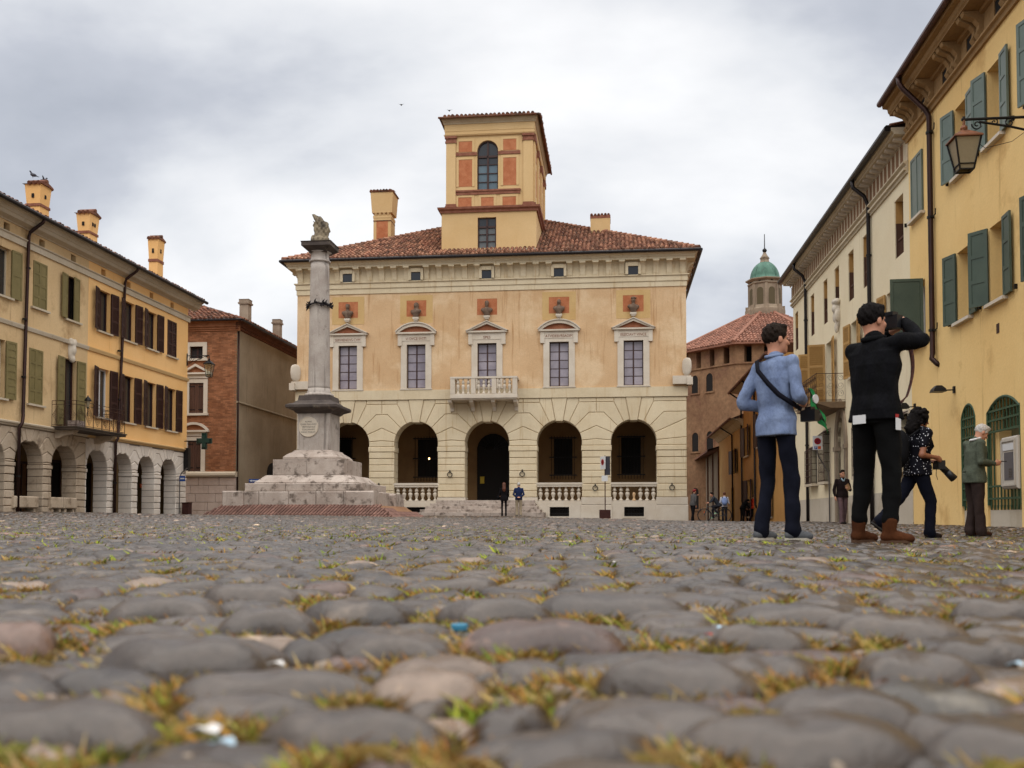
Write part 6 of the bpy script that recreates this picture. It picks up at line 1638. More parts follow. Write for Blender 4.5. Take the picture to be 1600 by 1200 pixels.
# attic windows: recess with railing low down, shade-coloured strips on the far reveal
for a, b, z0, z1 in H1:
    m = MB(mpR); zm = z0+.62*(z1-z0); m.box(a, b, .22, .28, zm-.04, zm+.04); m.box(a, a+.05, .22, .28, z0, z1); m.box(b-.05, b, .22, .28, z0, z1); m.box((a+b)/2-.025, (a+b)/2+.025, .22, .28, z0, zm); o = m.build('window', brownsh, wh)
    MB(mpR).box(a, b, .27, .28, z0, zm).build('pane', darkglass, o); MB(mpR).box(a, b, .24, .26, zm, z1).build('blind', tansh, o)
    MB(mpR).box(b-.03, b-.004, .03, .22, zm, z1).build('reveal_shade_strip', tansh, o); MB(mpR).box(b-.03, b-.004, .03, .22, z0, zm).build('reveal_shade_strip', brownsh2, o)  # added strips: shade of the reveal put into brown colour, darker below
    bl = MB(mpR)
    for k in range(8): bl.tube([(a+(k+.5)*(b-a)/8, .1, z0), (a+(k+.5)*(b-a)/8, .1, z0+.5)], .018, 5)
    bl.box(a, b, .07, .13, z0+.5, z0+.56); bl.build('railing', brownsh2, o)
for i, (a, b, z0, z1) in enumerate(H2):
    m = MB(mpR); m.box(a, a+.06, .2, .28, z0, z1); m.box(b-.06, b, .2, .28, z0, z1); m.box((a+b)/2-.03, (a+b)/2+.03, .2, .28, z0, z1); m.box(a, b, .2, .28, z1-.06, z1); o = m.build('window', moulding, wh)
    MB(mpR).box(a, b, .26, .27, z0, z1).build('pane', darkglass, o)
    W = (b-a)/2+.06; shutter(o, mpR, b, z0, z1, W, (60, 100, 104, 172, 170)[i], tansh, -1, 0, 3, True); shutter(o, mpR, a, z0, z1, W, 173, tansh, 1, 0, 3, True)
    if i != 2: MB(mpR).box(a-.12, b+.12, -.1, .2, z0-.08, z0).build('sill', moulding, o)
for a, b, z0, z1 in H3:
    m = MB(mpR); m.box(a-.1, a, -.03, .2, z0-.1, z1+.1); m.box(b, b+.1, -.03, .2, z0-.1, z1+.1); m.box(a, b, -.03, .2, z1, z1+.1); m.box(a-.05, b+.05, -.26, .2, z0-.1, z0); o = m.build('barred_window', moulding, wh)
    MB(mpR).box(a, b, .2, .22, z0, z1).build('pane', darkglass, o)
    q = MB(mpR); n = 7
    for k in range(n+1):
        ss = a-.02+(b-a+.04)*k/n; q.tube([(ss, -.24, z0), (ss, -.24, z1-.1), (ss, -.02, z1+.06)], .012, 5)
    for k in range(6): zz = z0+.05+(z1-z0-.2)*k/5; q.tube([(a-.02, -.02, zz), (a-.02, -.24, zz), (b+.02, -.24, zz), (b+.02, -.02, zz)], .011, 5)
    q.build('cage', rust, o)
# pointed portal
zsp, zap = 2.70, 3.95
def ogive(w, zs, za, n=8):
    h = za-zs; r = (w*w+h*h)/(2*w); a1 = math.asin(min(1, h/r))
    L = [(pc-w+r-r*math.cos(a1*i/n), zs+r*math.sin(a1*i/n)) for i in range(n+1)]
    return L, [(2*pc-x, z) for x, z in L]
Lo, Ro = ogive(pw_, zsp, zap); 
f = MB(mpR)
for sd, run in ((0, Lo), (1, Ro)):
    e_ = HP[0] if sd == 0 else HP[1]
    f.prism([(e_, zap), (e_, zsp)]+run[1:], 0.0, .34, 'y')
f.build('spandrel', whitebld, wh)
Li, Ri = ogive(pw_+.28, zsp, zap+.42); P = MB(mpR)
P.prism(Li+Ri[::-1][1:]+Ro+Lo[::-1][1:], -.07, .1, 'y')
for sg in (-1, 1):
    x0, x1 = sorted((pc+sg*pw_, pc+sg*(pw_+.26))); P.box(x0, x1, -.07, .1, -.1, zsp-.16); P.box(x0-.04, x1+.04, -.11, .1, zsp-.16, zsp)
por = P.build('portal', lantstone, wh)
MB(mpR).prism([(HP[0], zsp), (HP[1], zsp)]+Ro[1:]+Lo[::-1][1:-1], .22, .26, 'y').build('fanlight', M('portal_blind', alb(150,128,98), None, fine=.1), por)
d_ = MB(mpR)
for k in range(2):
    for r_ in range(4): d_.block([(HP[0]+.04+k*pw_, -.05+r_*.66), (HP[0]+pw_-.02+k*pw_, -.05+r_*.66), (HP[0]+pw_-.02+k*pw_, .57+r_*.66), (HP[0]+.04+k*pw_, .57+r_*.66)], .2, .28, .03)
d_.box(HP[0], HP[1], .26, .3, -.1, zsp); d_.build('door', M('old_brown_door', alb(110,84,60), alb(90,66,46), 3, .7, fine=.2), por)
# balcony with scrolls
b0, b1 = 34.3, 37.75
m = MB(mpR); m.prism([(0, 3.98), (-.5, 3.98), (-.9, 4.12), (-1.02, 4.14), (-1.02, 4.20), (0, 4.20)], b0, b1, 'x'); wb_ = m.build('balcony', M('brown_balcony_stone', alb(140,116,90), alb(112,92,70), 2, .9, fine=.15), wh)
m = MB(mpR)
def wrail(p, q):
    L = math.hypot(q[0]-p[0], q[1]-p[1]); n = max(1, round(L/.34)); f = lambda x, z: (p[0]+(q[0]-p[0])*x/L, p[1]+(q[1]-p[1])*x/L, z)
    for z in (4.25, 5.18): m.tube([f(0, z), f(L, z)], .015, 4)
    for i in range(n+1): m.tube([f(L*i/n, 4.2), f(L*i/n, 5.2)], .010, 4)
    for i in range(n):
        c_ = L*(i+.5)/n
        for zc_, r_, fl in ((4.48, .14, 1), (4.76, .13, -1), (5.02, .12, 1)):
            pts = [f(c_+r_*(1-.75*k/16)*math.cos(fl*k*.62), zc_+r_*(1-.75*k/16)*math.sin(fl*k*.62)) for k in range(17)]
            m.tube(pts, .007, 4, cap=False)
wrail((b0+.04, -.98), (b1-.04, -.98)); wrail((b1-.04, 0), (b1-.04, -.98)); wrail((b0+.04, 0), (b0+.04, -.98)); m.build('railing', rust, wb_)
# crest on the wall
s_, z_ = on_u(1311, 490, UR); cr_ = SDF(.03, .05); cr_.ell((0, 0, -.05), (.20, .12, .42)); cr_.ell((0, -.06, .42), (.26, .16, .13)); cr_.ell((0, -.1, .18), (.15, .12, .16)); cr_.ell((0, -.06, -.5), (.07, .08, .2)); cr_.ell((-.14, -.08, -.1), (.08, .09, .2)); cr_.ell((.14, -.08, -.1), (.08, .09, .2))
o = bpy.data.objects.new('coat_of_arms', cr_.mesh('coat_of_arms', whites)); COL.objects.link(o); o.parent = wh; og = ORG[wh.name]; o.location = (UR-og[0]-.03, s_-og[1], z_-og[2]); o.rotation_euler = (0, 0, -math.pi/2)
for px, zt2 in ((1264.5, 10.2), (1366, 10.2)):
    v = vR(px); downpipe(wh, [(UR-.54, v+.1, 10.76), (UR-.52, v+.08, 10.5), (UR-.2, v+.02, 10.2), (UR-.09, v, 9.9), (UR-.09, v, 1.4), (UR-.09, v, -.05)], .062, [(UR-.09, v, 8.3), (UR-.09, v, 5.6), (UR-.09, v, 3.1)], gutm)
s_, z_ = on_u(1434, 634, UR)
def flood(p, name, label, sc_=1.0):
    u, v, z = p; r_ = root(name, (u, v, z), label, 'wall lamp')
    m = MB(); m.box(u-.04, u, v-.05, v+.05, z-.08, z+.08); m.tube([(u-.02, v, z), (u-.28*sc_, v, z-.01)], .016, 6); m.build('arm', iron, r_)
    m = MB(); x = u-.38*sc_; m.sq([((.15*sc_, .17*sc_), -.05), ((.13*sc_, .15*sc_), .02), ((.06*sc_, .09*sc_), .10)], (x, v)); m2 = m; m2.v = [(a, b, c+z) for a, b, c in m2.v]; m2.build('hood', iron, r_)
    return r_
flood((UR, s_+.2, z_), 'flood_lamp', 'small wall lamp on the white house near the yellow corner', .8)
# no parking sign on a bent pole
vs_ = 36.6
x0, zt_ = on_v(1270, 681, vs_); x1, zb_ = on_v(1285, 703, vs_); xp, _ = on_v(1296.5, 780, vs_); zz = gzuv(xp, vs_)
r_ = root('no_parking_sign', (xp, vs_, zz), 'no parking sign on a bent pole before the white house', 'road sign')
xm = (x0+x1)/2; zk1 = on_v(1277, 712, vs_)[1]; zk2 = on_v(1296, 738, vs_)[1]
MB().tube([(xp, vs_+.05, zz), (xp, vs_+.05, zk2-.2), (xp-.03, vs_+.05, zk2), (xm+.03, vs_+.05, zk1), (xm, vs_+.05, zk1+.15), (xm, vs_+.05, zt_)], .03, 7).build('pole', greysteel, r_)
MB().block([(x0, zb_), (x1, zb_), (x1, zt_), (x0, zt_)], vs_, vs_+.03, .006).build('plate', whitep, r_)
H_ = zt_-zb_; cz = zb_+H_*.62; rr = (x1-x0)*.36
m = MB(lambda x, y, z: (xm+x, vs_-.004-z, cz+y)); m.lathe([(rr, 0), (rr, .004), (rr*.72, .004), (rr*.72, 0)], n=24); m.prism([(-rr*.6, rr*.42), (-rr*.42, rr*.6), (rr*.6, -rr*.42), (rr*.42, -rr*.6)], .001, .005, 'z'); m.build('red_ring', redp, r_)
m = MB(lambda x, y, z: (xm+x, vs_-.002-z, cz+y)); m.lathe([(rr*.74, -.001), (rr*.74, .002)], n=24); m.build('blue_disc', bluep, r_)
q = (x1-x0)*.3
MB().box(xm-q*1.15, xm-q*.1, vs_-.006, vs_, zb_+.06*H_, zb_+.27*H_).build('blue_panel', bluep, r_); MB().box(xm+q*.1, xm+q*1.15, vs_-.006, vs_, zb_+.06*H_, zb_+.27*H_).build('orange_panel', orangep, r_)
to = text_obj('lettering', 'P', .13, whitep, r_); og = ORG[r_.name]; to.location = (xm-q*.62-og[0], -.009, zb_+.09*H_-og[2]); to.rotation_euler = (math.pi/2, 0, 0)
# totem sign with box foot in front of the palace
vt = 47.5; x, z0 = on_v(945, 813, vt); zz = gzuv(x, vt)
r_ = root('street_sign', (x, vt, zz), 'two back to back plates on a post in a square brown box', 'road sign')
bx0, zb1_ = on_v(936.5, 796.5, vt); bx1, _ = on_v(954, 796.5, vt)
MB().block([(bx0, zz-.1), (bx1, zz-.1), (bx1, zb1_), (bx0, zb1_)], vt-.28, vt+.28, .02).build('box_foot', corten, r_)
_, zt_ = on_v(945, 713, vt); _, zm_ = on_v(945, 743, vt); _, zl_ = on_v(945, 752, vt); _, z33 = on_v(945, 733, vt)
MB().tube([(x+.02, vt, zb1_), (x+.02, vt, zt_+.04)], .03, 6).build('post', corten, r_)
def rotp(cx, cy, a): return lambda s, t, z: (cx+s*math.cos(a)-t*math.sin(a), cy+s*math.sin(a)+t*math.cos(a), z)
mp_a = rotp(x, vt-.05, rad(-62)); MB(mp_a).block([(-.42, z33), (.06, z33), (.06, zt_), (-.42, zt_)], -.02, .02, .004).build('pale_plate', whitep, r_)
m = MB(lambda a, b, c: mp_a(-.18+a, -.024-c, (zt_-.28)+b)); m.lathe([(.15, 0), (.15, .004), (.10, .004), (.10, 0)], n=20); m.build('red_ring', redp, r_)
MB(rotp(x+.03, vt, rad(-25))).block([(0.0, zm_+.02), (.26, zm_+.02), (.26, zt_), (0, zt_)], -.02, .02, .005).build('dark_plate', M('dark_plate_back', alb(60,60,68), None, rough=.5), r_)
MB(rotp(x, vt-.03, rad(-10))).box(-.15, .15, -.01, .01, zl_, zm_).build('small_plate', whitep, r_)

# ---- yellow house
yu = [(25.62, 26.55), (22.4, 23.25), (20.5, 21.3), (18.0, 18.85), (15.6, 16.45)]
ysp = 8.1; YU = [(a, b, 8.1, 9.74) for a, b in yu]; YL = [(a-.0, b, 4.70, 6.34) for a, b in yu]
A1 = (vR(1525), vR(1502)); A2 = (vR(1595), vR(1542)); A3 = (15.6, 17.3)
AR = [(A1[0], A1[1], -.1, 2.80), (A2[0], A2[1], -.1, 2.74), (A3[0], A3[1], -.1, 2.74)]
MB(mpR).wall(VYN, VJR, -.4, 10.42, YU+YL+AR, 0, .38).build('wall', yellow, ye)
MB(mpR).box(VYN, VJR-.05, .55, .57, 3.2, 10.3).build('inner_lining', dark, ye)
w = MB(mpR); w.add([(VJR, 0, 9.5), (VJR, 9, 9.5), (VJR, 9, 12), (VJR, 0, 12)], [(0,1,2,3)]); w.add([(VYN, 0, -.4), (VYN, 9, -.4), (VYN, 9, 12), (VYN, 0, 12)], [(0,1,2,3)]); w.build('end_wall', yellow, ye)
c = MB(mpR)
c.prism([(0, 10.38), (-.06, 10.38), (-.08, 10.46), (-.14, 10.49), (-.14, 10.54), (-.03, 10.56), (-.02, 11.06), (-.1, 11.08), (-.12, 11.14), (-.46, 11.16), (-.46, 11.20), (-.50, 11.24), (-.52, 11.34), (-.64, 11.36), (-.66, 11.46), (0, 11.46)], VYN, VJR+.08, 'x'); c.build('cornice', yelcorn, ye)
# brackets in pairs of S-scrolls, vents between
bk = MB(lambda s, t, z: (t, s, z)); bk.prism([(-.02, 0), (-.12, .02), (-.17, .10), (-.12, .20), (-.11, .28), (-.2, .40), (-.42, .50), (-.45, .58), (-.02, .58)], -.085, .085, 'x'); bkm = bk.mesh('bracket', yelcorn)
s = VJR-.25; i = 0
while s > VYN+.3:
    put('bracket', bkm, ye, (UR, s, 10.56)); put('bracket', bkm, ye, (UR, s-.27, 10.56))
    if i % 2 == 0: put('bracket', bkm, ye, (UR, s-.54, 10.56))
    f = MB(mpR); a = s-1.36; f.box(a-.05, a+.40, -.05, 0, 10.60, 10.64); f.box(a-.05, a+.40, -.05, 0, 10.98, 11.02); f.box(a-.05, a, -.05, 0, 10.64, 10.98); f.box(a+.35, a+.40, -.05, 0, 10.64, 10.98); f.build('vent_frame', yelcorn, ye)
    MB(mpR).box(a+.02, a+.33, -.034, -.025, 10.66, 10.96).build('vent', dark, ye)
    s -= 1.62; i += 1
g = MB(mpR); g.tube([(VYN, -.73, 11.48), (VJR+.06, -.73, 11.48)], .08, 8); g.box(VYN, VJR+.05, -.68, -.1, 11.45, 11.49); g.build('gutter', M('copper_gutter', alb(96,60,52), alb(72,46,44), 3, .4, .5, fine=.1), ye)
m = MB(mpR); m.add([(VYN, -.66, 11.5), (VJR+.08, -.66, 11.5), (VJR+.08, 5, 13.5), (VYN, 5, 13.5), (VYN, 9.5, 11.5), (VJR+.08, 9.5, 11.5)], [(0,1,2,3), (3,2,5,4), (1,5,2)]); m.build('roof', tiled, ye)
tiles('roof_tiles', tiled, ye, (UR-.60, VYN, 11.5), (0, 1, 0), (1, 0, .34), VJR+.08-VYN, 1.5, None, .23, .38)
m = MB(mpR); m.box(20.6, 21.5, .6, 1.5, 11.3, 13.2); m.build('chimney', ochre, ye)
grs2 = M('sky_sheen_green_shutter', alb(108,123,113), alb(96,112,102), 1.5, .4, fine=.08, spec=.5)  # paler copy for the upper row, sky reflection put into its green
for k, HH in enumerate((YU, YL)):
    for i, (a, b, z0, z1) in enumerate(HH):
        m = MB(mpR); m.box(a, a+.06, .24, .32, z0, z1); m.box(b-.06, b, .24, .32, z0, z1); m.box((a+b)/2-.03, (a+b)/2+.03, .24, .32, z0, z1); m.box(a, b, .24, .32, z1-.06, z1); o = m.build('window', whitep, ye)
        MB(mpR).box(a, b, .30, .31, z0, z1).build('pane', darkglass, o)
        MB(mpR).box(a-.1, b+.12, -.12, .2, z0-.07, z0).build('sill', whites, o)
        W = (b-a)/2+.05; mt = grs2 if k == 0 else greensh
        if i == 0 and k == 0: shutter(o, mpR, a, z0, z1, (b-a)/2, 0, mt, 1, .0, 1); shutter(o, mpR, b, z0, z1, (b-a)/2, 0, mt, -1, .0, 1)
        elif i == 0: shutter(o, mpR, a, z0, z1, W+.3, 88, mt, 1, 0, 1)
        else:
            shutter(o, mpR, b, z0, z1, W, 144 if (i == 2 and k == 1) else 164, mt, -1, 0, 3); shutter(o, mpR, a, z0, z1, W, 176, mt, 1, 0, 3)
        hk = MB(mpR); hk.box(b+.52, b+.56, -.06, 0, z0+.02, z0+.12); hk.box(a-.56, a-.52, -.06, 0, z0+.02, z0+.12); hk.build('hook', iron, o)
# barred arches
def seg_arch(a, b, zs, zt_): 
    w_ = (b-a)/2; h = zt_-zs; r = (w_*w_+h*h)/(2*h); an = math.degrees(math.asin(min(1, w_/r)))
    return arc((a+b)/2, zt_-r, r, 90-an, 90+an, 14)
for k, ((a, b, _, zt_), zs) in enumerate(zip(AR, (2.36, 2.40, 2.40))):
    pts = seg_arch(a, b, zs, zt_-.04)   # from near(b) ... to a
    sp = MB(mpR); half = len(pts)//2
    sp.prism([(b, zt_), (b, zs)]+pts[:half+1]+[((a+b)/2, zt_)], 0, .38, 'y'); sp.prism([((a+b)/2, zt_)]+pts[half:]+[(a, zs), (a, zt_)], 0, .38, 'y')
    sp.build('arch_spandrel', yellow, ye)
    fr = MB(mpR); ring = [(a, -.1)]+[(a, zs)]+pts[::-1][1:-1]+[(b, zs), (b, -.1)]
    ga = MB(mpR); z0 = .42
    n = 6 if k == 0 else 10
    for j in range(1, n):
        ss = a+(b-a)*j/n
        zz = zs+(zt_-.06-zs)*(1-((ss-(a+b)/2)/((b-a)/2))**2)
        if k == 1 and 19.99 < ss < A2[1]-.38:
            ga.tube([(ss, .02, z0), (ss, .02, .82)], .017, 5); ga.tube([(ss, .02, 1.98), (ss, .02, zz)], .017, 5)
        else: ga.tube([(ss, .02, z0), (ss, .02, zz)], .017, 5)
        ga.prism([(ss-.03, z0), (ss+.03, z0), (ss, z0-.10)], .0, .03, 'y')
    for zz in (.56, .82, 1.98, 2.22, 2.42) if k else (.56, .82, 1.2, 1.6, 1.98, 2.22, 2.42):
        if zz < zt_-.2: ga.box(a, b, .0, .04, zz-.022, zz+.022)
    ga.tube([(s_, .02, z_) for s_, z_ in [(a+.03, z0)]+[(a+.03, zs)]+[((a+b)/2+((x-(a+b)/2)*.97), z_-.03) for x, z_ in pts[::-1][1:-1]]+[(b-.03, zs), (b-.03, z0)]], .035, 6)
    bg_ = ga.build('green_grille', greengrille, ye)
    MB(mpR).box(a, b, .05, .36, -.1, z0-.1).build('parapet', dado, ye)
    MB(mpR).box(a, b, .36, .375, z0-.1, zt_).build('pane', darkglass if k != 1 else M('bank_window_back', alb(120,116,84), alb(104,100,72), 1, .4, fine=.08), ye)
    if k == 1:
        MB(mpR).box(A2[1]-.42, A2[1]-.24, .1, .35, .3, 2.0).build('jamb_strip', yellow, ye)
        s0, zz1 = on_u(1592.5, 686, UR-.02); s1, zz0 = on_u(1569, 764, UR-.02)
        at = MB(mpR); at.block([(s0, .74), (s1, .74), (s1, 1.80), (s0, 1.80)], -.07, .3, .03); ao = root('cash_machine', (UR, (s0+s1)/2, .74), 'pale grey cash machine panel set in the barred arch', 'cash machine'); at.build('body', atmm, ao)
        f = MB(mpR); f.box(s0+.05, s1-.05, -.10, -.07, .80, .84); f.box(s0+.05, s1-.05, -.10, -.07, 1.70, 1.74); f.box(s0+.05, s0+.09, -.1, -.07, .84, 1.70); f.box(s1-.09, s1-.05, -.1, -.07, .84, 1.7); f.build('raised_frame', atmm, ao)
        MB(mpR).box(s0+.17, s1-.17, -.078, -.065, .92, 1.48).build('screen_recess', M('atm_recess', alb(92,90,96), None, rough=.3), ao)
        MB(mpR).box(s0+.12, s1-.12, -.088, -.068, 1.52, 1.66).build('header_plate', whitep, ao)
        kb = MB(mpR)
        for r_ in range(4):
            for c_ in range(3): kb.box(s0+.22+c_*.06, s0+.26+c_*.06, -.088, -.076, .97+r_*.05, 1.0+r_*.05)
        tag(kb.build('keys', greysteel, ao), kind='stuff')
v = vR(1466); downpipe(ye, [(UR-.73, v+.35, 11.44), (UR-.72, v+.3, 11.25), (UR-.64, v+.28, 11.1), (UR-.18, v+.05, 10.45), (UR-.10, v, 10.25), (UR-.10, v, 4.25), (UR-.13, v-.02, 4.12), (UR-.04, v-.12, 3.98), (UR+.05, v-.16, 3.92)], .065, [(UR-.10, v, 9.8), (UR-.10, v, 7.65), (UR-.10, v, 4.8)], pipem)
hk = MB(mpR)
for z in (9.8, 7.65, 4.8): hk.tube([(v, -.1, z), (v-.3, -.08, z+.02), (v-.32, -.08, z+.16)], .015, 5)
hk.build('hook', iron, ye)
s_, z_ = on_u(1492, 609, UR); flood((UR, s_, z_), 'flood_lamp', 'black hooded wall lamp on the yellow wall left of the arches', 1.0)
s_, z_ = on_u(1559.5, 513, UR); MB(mpR).box(s_-.07, s_+.07, -.01, .01, z_-.1, z_+.1).build('vent', rust, ye)
# lantern on its scrolled bracket
p = at_y(1506, 193, 16.6); ul, vl = xy2uv(p[0], p[1]); zl = p[2]+.06
ln = lantern('street_lamp', ul, vl, zl, .90, .46, 'large four-sided lantern with copper top hanging from the yellow house', None, coppertop)
m = MB(); ident2 = lambda s, t, z: (s, t, z)
za = zl+.01; m.tube([(UR-.02, vl, za), (ul-.04, vl, za)], .026, 6); m.tube([(ul, vl, za+.05), (ul, vl, za-.12)], .022, 6)
m.tube([(UR-.02, vl, za-.62), (UR-.6, vl, za-.30), (UR-1.1, vl, za-.16), (ul+.25, vl, za-.05)], .022, 6); m.box(UR-.04, UR, vl-.07, vl+.07, za-.75, za+.15)
scroll(m, (UR-.32, za-.24), .22, 1.7, ident2, vl, .017); scroll(m, (UR-.80, za-.13), .13, 1.5, ident2, vl, .015, -1, 2.0); scroll(m, (UR-1.12, za-.085), .09, 1.4, ident2, vl, .013, 1, .5); scroll(m, (UR-1.38, za-.065), .07, 1.3, ident2, vl, .012, -1, 2); scroll(m, (ul+.22, za-.10), .09, 1.4, ident2, vl, .012, 1, 3)
m.build('scroll_arm', iron, ln)
m = MB(); m.tube([(ul+.14, vl+.0, za-.35), (ul+.35, vl, za-.52), (ul+.8, vl, za-.42), (ul+1.1, vl, za-.2)], .006, 4); m.build('cable', iron, ln)

# ------------------------------------------------------------------ SIDE STREET
UO = 8.05
def ou(px, py): return on_u(px, py, UO)
mpO = lambda s, t, z: (UO+t, s, z)
def street_house(name, label, v0, v1, ztop, mat, eave=.75):
    h = root(name, (UO, (v0+v1)/2, -.3), label, 'house')
    return h
# taller ochre house
vB0, vB1 = 46.5, on_u(1162, 700, UO)[0]
hB = street_house('ochre_house', 'taller dim ochre house in the side street with narrow windows', vB0, vB1, 0, sand)
zeB = 8.0
wB = [(on_u(1170, 680, UO)[0], on_u(1164.5, 680, UO)[0]+.2, 3.9, 5.7), (on_u(1190, 680, UO)[0], on_u(1184, 680, UO)[0], 4.1, 6.0), (49, 50, 4.1, 6.0), (on_u(1174, 770, UO)[0]-.2, on_u(1168.5, 770, UO)[0], .2, 2.4), (50.5, 51.6, .2, 2.4)]
MB(mpO).wall(vB0, vB1, -.5, zeB, wB, 0, .3).build('wall', sand, hB)
w = MB(mpO); w.add([(vB1, 0, -.5), (vB1, 8, -.5), (vB1, 8, zeB), (vB1, 0, zeB)], [(0,1,2,3)]); w.add([(vB0, 0, -.5), (vB0, 8, -.5), (vB0, 8, zeB), (vB0, 0, zeB)], [(0,1,2,3)]); w.box(vB0, vB1, .4, .42, 0, zeB-.1); w.build('end_wall', sand, hB)
for a, b, z0, z1 in wB:
    m = MB(mpO); m.box(a, b, .24, .28, z0, z1); o = m.build('window', dark, hB); shutter(o, mpO, a, z0, z1, (b-a)/2, 170, brownsh, 1, 0, 2); shutter(o, mpO, b, z0, z1, (b-a)/2, 172, brownsh, -1, 0, 2); MB(mpO).box(a-.1, b+.1, -.1, .1, z0-.08, z0).build('sill', moulding, o)
m = MB(mpO); m.prism([(0, zeB-.25), (-.3, zeB-.05), (-.7, zeB), (0, zeB)], vB0, vB1+.5, 'x'); m.build('cornice', corn2, hB); m = MB(mpO); m.add([(vB0, -.8, zeB), (vB1+.5, -.8, zeB), (vB1+.5, 4, zeB+1.9), (vB0, 4, zeB+1.9)], [(0,1,2,3)]); m.tube([(vB0, -.85, zeB), (vB1+.5, -.85, zeB)], .08, 6); m.build('roof', tiled, hB)
for px in (1160.5, 1181): v = on_u(px, 700, UO)[0]-.1; downpipe(hB, [(UO-.8, v, zeB), (UO-.1, v, zeB-.5), (UO-.08, v, .9 if px > 1170 else 1.2), (UO-.02, v-.15, .7)], .06, (), gutm)
# lower ochre house
vA0, vA1 = vB1+.02, on_u(1124, 760, UO)[0]
hA = street_house('ochre_house', 'lower pale ochre house with one shuttered window and arched door in the side street', vA0, vA1, 0, sand)
zeA = 6.35
wA = [(on_u(1150.5, 700, UO)[0], on_u(1146, 700, UO)[0]+.3, 3.1, 4.7), (on_u(1135, 770, UO)[0], on_u(1131.5, 770, UO)[0], -.2, 1.6), (on_u(1147, 790, UO)[0], on_u(1142.5, 790, UO)[0], -.3, 2.2)]
MB(mpO).wall(vA0, vA1, -.6, zeA, wA, 0, .3).build('wall', M('pale_ochre_street', alb(206,166,104), alb(190,148,88), .5, .92, fine=.1, streak=alb(160,122,74), streak_t=.58), hA)
w = MB(mpO); w.add([(vA1, 0, -.5), (vA1, 8, -.5), (vA1, 8, zeA), (vA1, 0, zeA)], [(0,1,2,3)]); w.box(vA0, vA1, .4, .42, 0, zeA-.1); w.build('end_wall', sand, hA)
for a, b, z0, z1 in wA:
    o = MB(mpO).box(a, b, .24, .28, z0, z1).build('window' if z0 > 1 else 'doorway', dark, hA)
    if z0 > 1: shutter(o, mpO, a, z0, z1, (b-a)/2, 170, brownsh, 1, 0, 2); shutter(o, mpO, b, z0, z1, (b-a)/2, 172, brownsh, -1, 0, 2)
m = MB(mpO); m.prism([(0, zeA-.45), (-.1, zeA-.4), (-.35, zeA-.1), (-.7, zeA), (0, zeA)], vA0, vA1+.5, 'x'); m.build('cornice', corn2, hA); m = MB(mpO); m.add([(vA0, -.8, zeA), (vA1+.5, -.8, zeA), (vA1+.5, 4, zeA+1.9), (vA0, 4, zeA+1.9)], [(0,1,2,3)]); m.tube([(vA0, -.85, zeA), (vA1+.5, -.85, zeA)], .08, 6); m.build('roof', tiled, hA)
v = on_u(1145.5, 700, UO)[0]-.2; downpipe(hA, [(UO-.8, v+1, zeA), (UO-.1, v, zeA-.6), (UO-.08, v, -.2)], .06, (), gutm)
# grey boarded shed
vS0, vS1 = vA1+.02, on_u(1091, 760, UO)[0]
hS = root('wooden_shed', (UO, (vS0+vS1)/2, -.3), 'grey boarded lean-to shed with dark opening at the end of the street', 'shed')
n = 22; sv = np.linspace(vS0, vS1, n+1)
for i in range(n):
    op = 5 <= n-1-i <= 8
    z1 = 5.35
    if op: MB(mpO).box(sv[i]+.02, sv[i+1]-.02, 0, .05, -.5, 2.4).build('plank', shedw, hS); MB(mpO).box(sv[i]+.02, sv[i+1]-.02, 0, .05, 4.4, z1).build('plank', shedw, hS)
    else: MB(mpO).box(sv[i]+.02, sv[i+1]-.02, -.01*(i % 3), .05, -.5, z1).build('plank', shedw, hS)
MB(mpO).box(vS0, vS1, .3, .35, -.5, 5.2).build('back_panel', dark, hS)
for i in range(0, n+1, 5): MB(mpO).box(sv[i]-.1, sv[i]+.1, -.12, .0, -.5, 5.3).build('post', brownsh2, hS)
m = MB(mpO); m.box(vS1-.02, vS1+.05, 0, 6, -.5, 5.2); m.build('end_wall', shedw, hS)
m = MB(mpO); m.add([(vS0, -.9, 5.25), (vS1+.6, -.9, 5.25), (vS1+.6, 4, 6.8), (vS0, 4, 6.8), (vS0, -.9, 5.38), (vS1+.6, -.9, 5.38), (vS1+.6, 4, 6.93), (vS0, 4, 6.93)], [(0,1,2,3),(4,5,6,7),(0,1,5,4),(1,2,6,5)]); m.build('roof', tiled, hS)
# cream house with red roof across the end of the street
vE_ = 99.0
a, z1 = on_v(1073, 702, vE_); b, _ = on_v(1118, 702, vE_); zr1 = on_v(1080, 684, vE_+3)[1]
hE = root('cream_house', ((a+b)/2, vE_, -.4), 'small cream house with red tiled roof right beside the palace', 'house')
MB().box(a-4, b+1.2, vE_, vE_+6, -.6, z1-.35).build('wall', whitebld, hE); MB().box(a-4.1, b+1.3, vE_-.12, vE_+6, z1-.35, z1-.02).build('brick_band', MATS['dark_brick_cornice'], hE)
m = MB(); m.add([(a-4.3, vE_-.4, z1), (b+2.4, vE_-.4, z1), (b+.4, vE_+3.2, zr1+.3), (a-4.3, vE_+3.2, zr1+.3)], [(0,1,2,3)]); m.box(a-4.3, b+2.4, vE_-.4, vE_-.3, z1-.06, z1-.0); m.build('roof', tiled, hE)
tiles('roof_tiles', M('red_roof_tile', alb(136,62,46), alb(156,84,62), 2, .85, island=.4, fine=.2), hE, (a-4.3, vE_-.45, z1+.03), (1, 0, 0), (0, 1, (zr1+.3-z1)/3.6), b+2.3-a+4.3, 3.9, lambda A, B: A < b+2.4-a+4.3-B*.5, .26, .42)
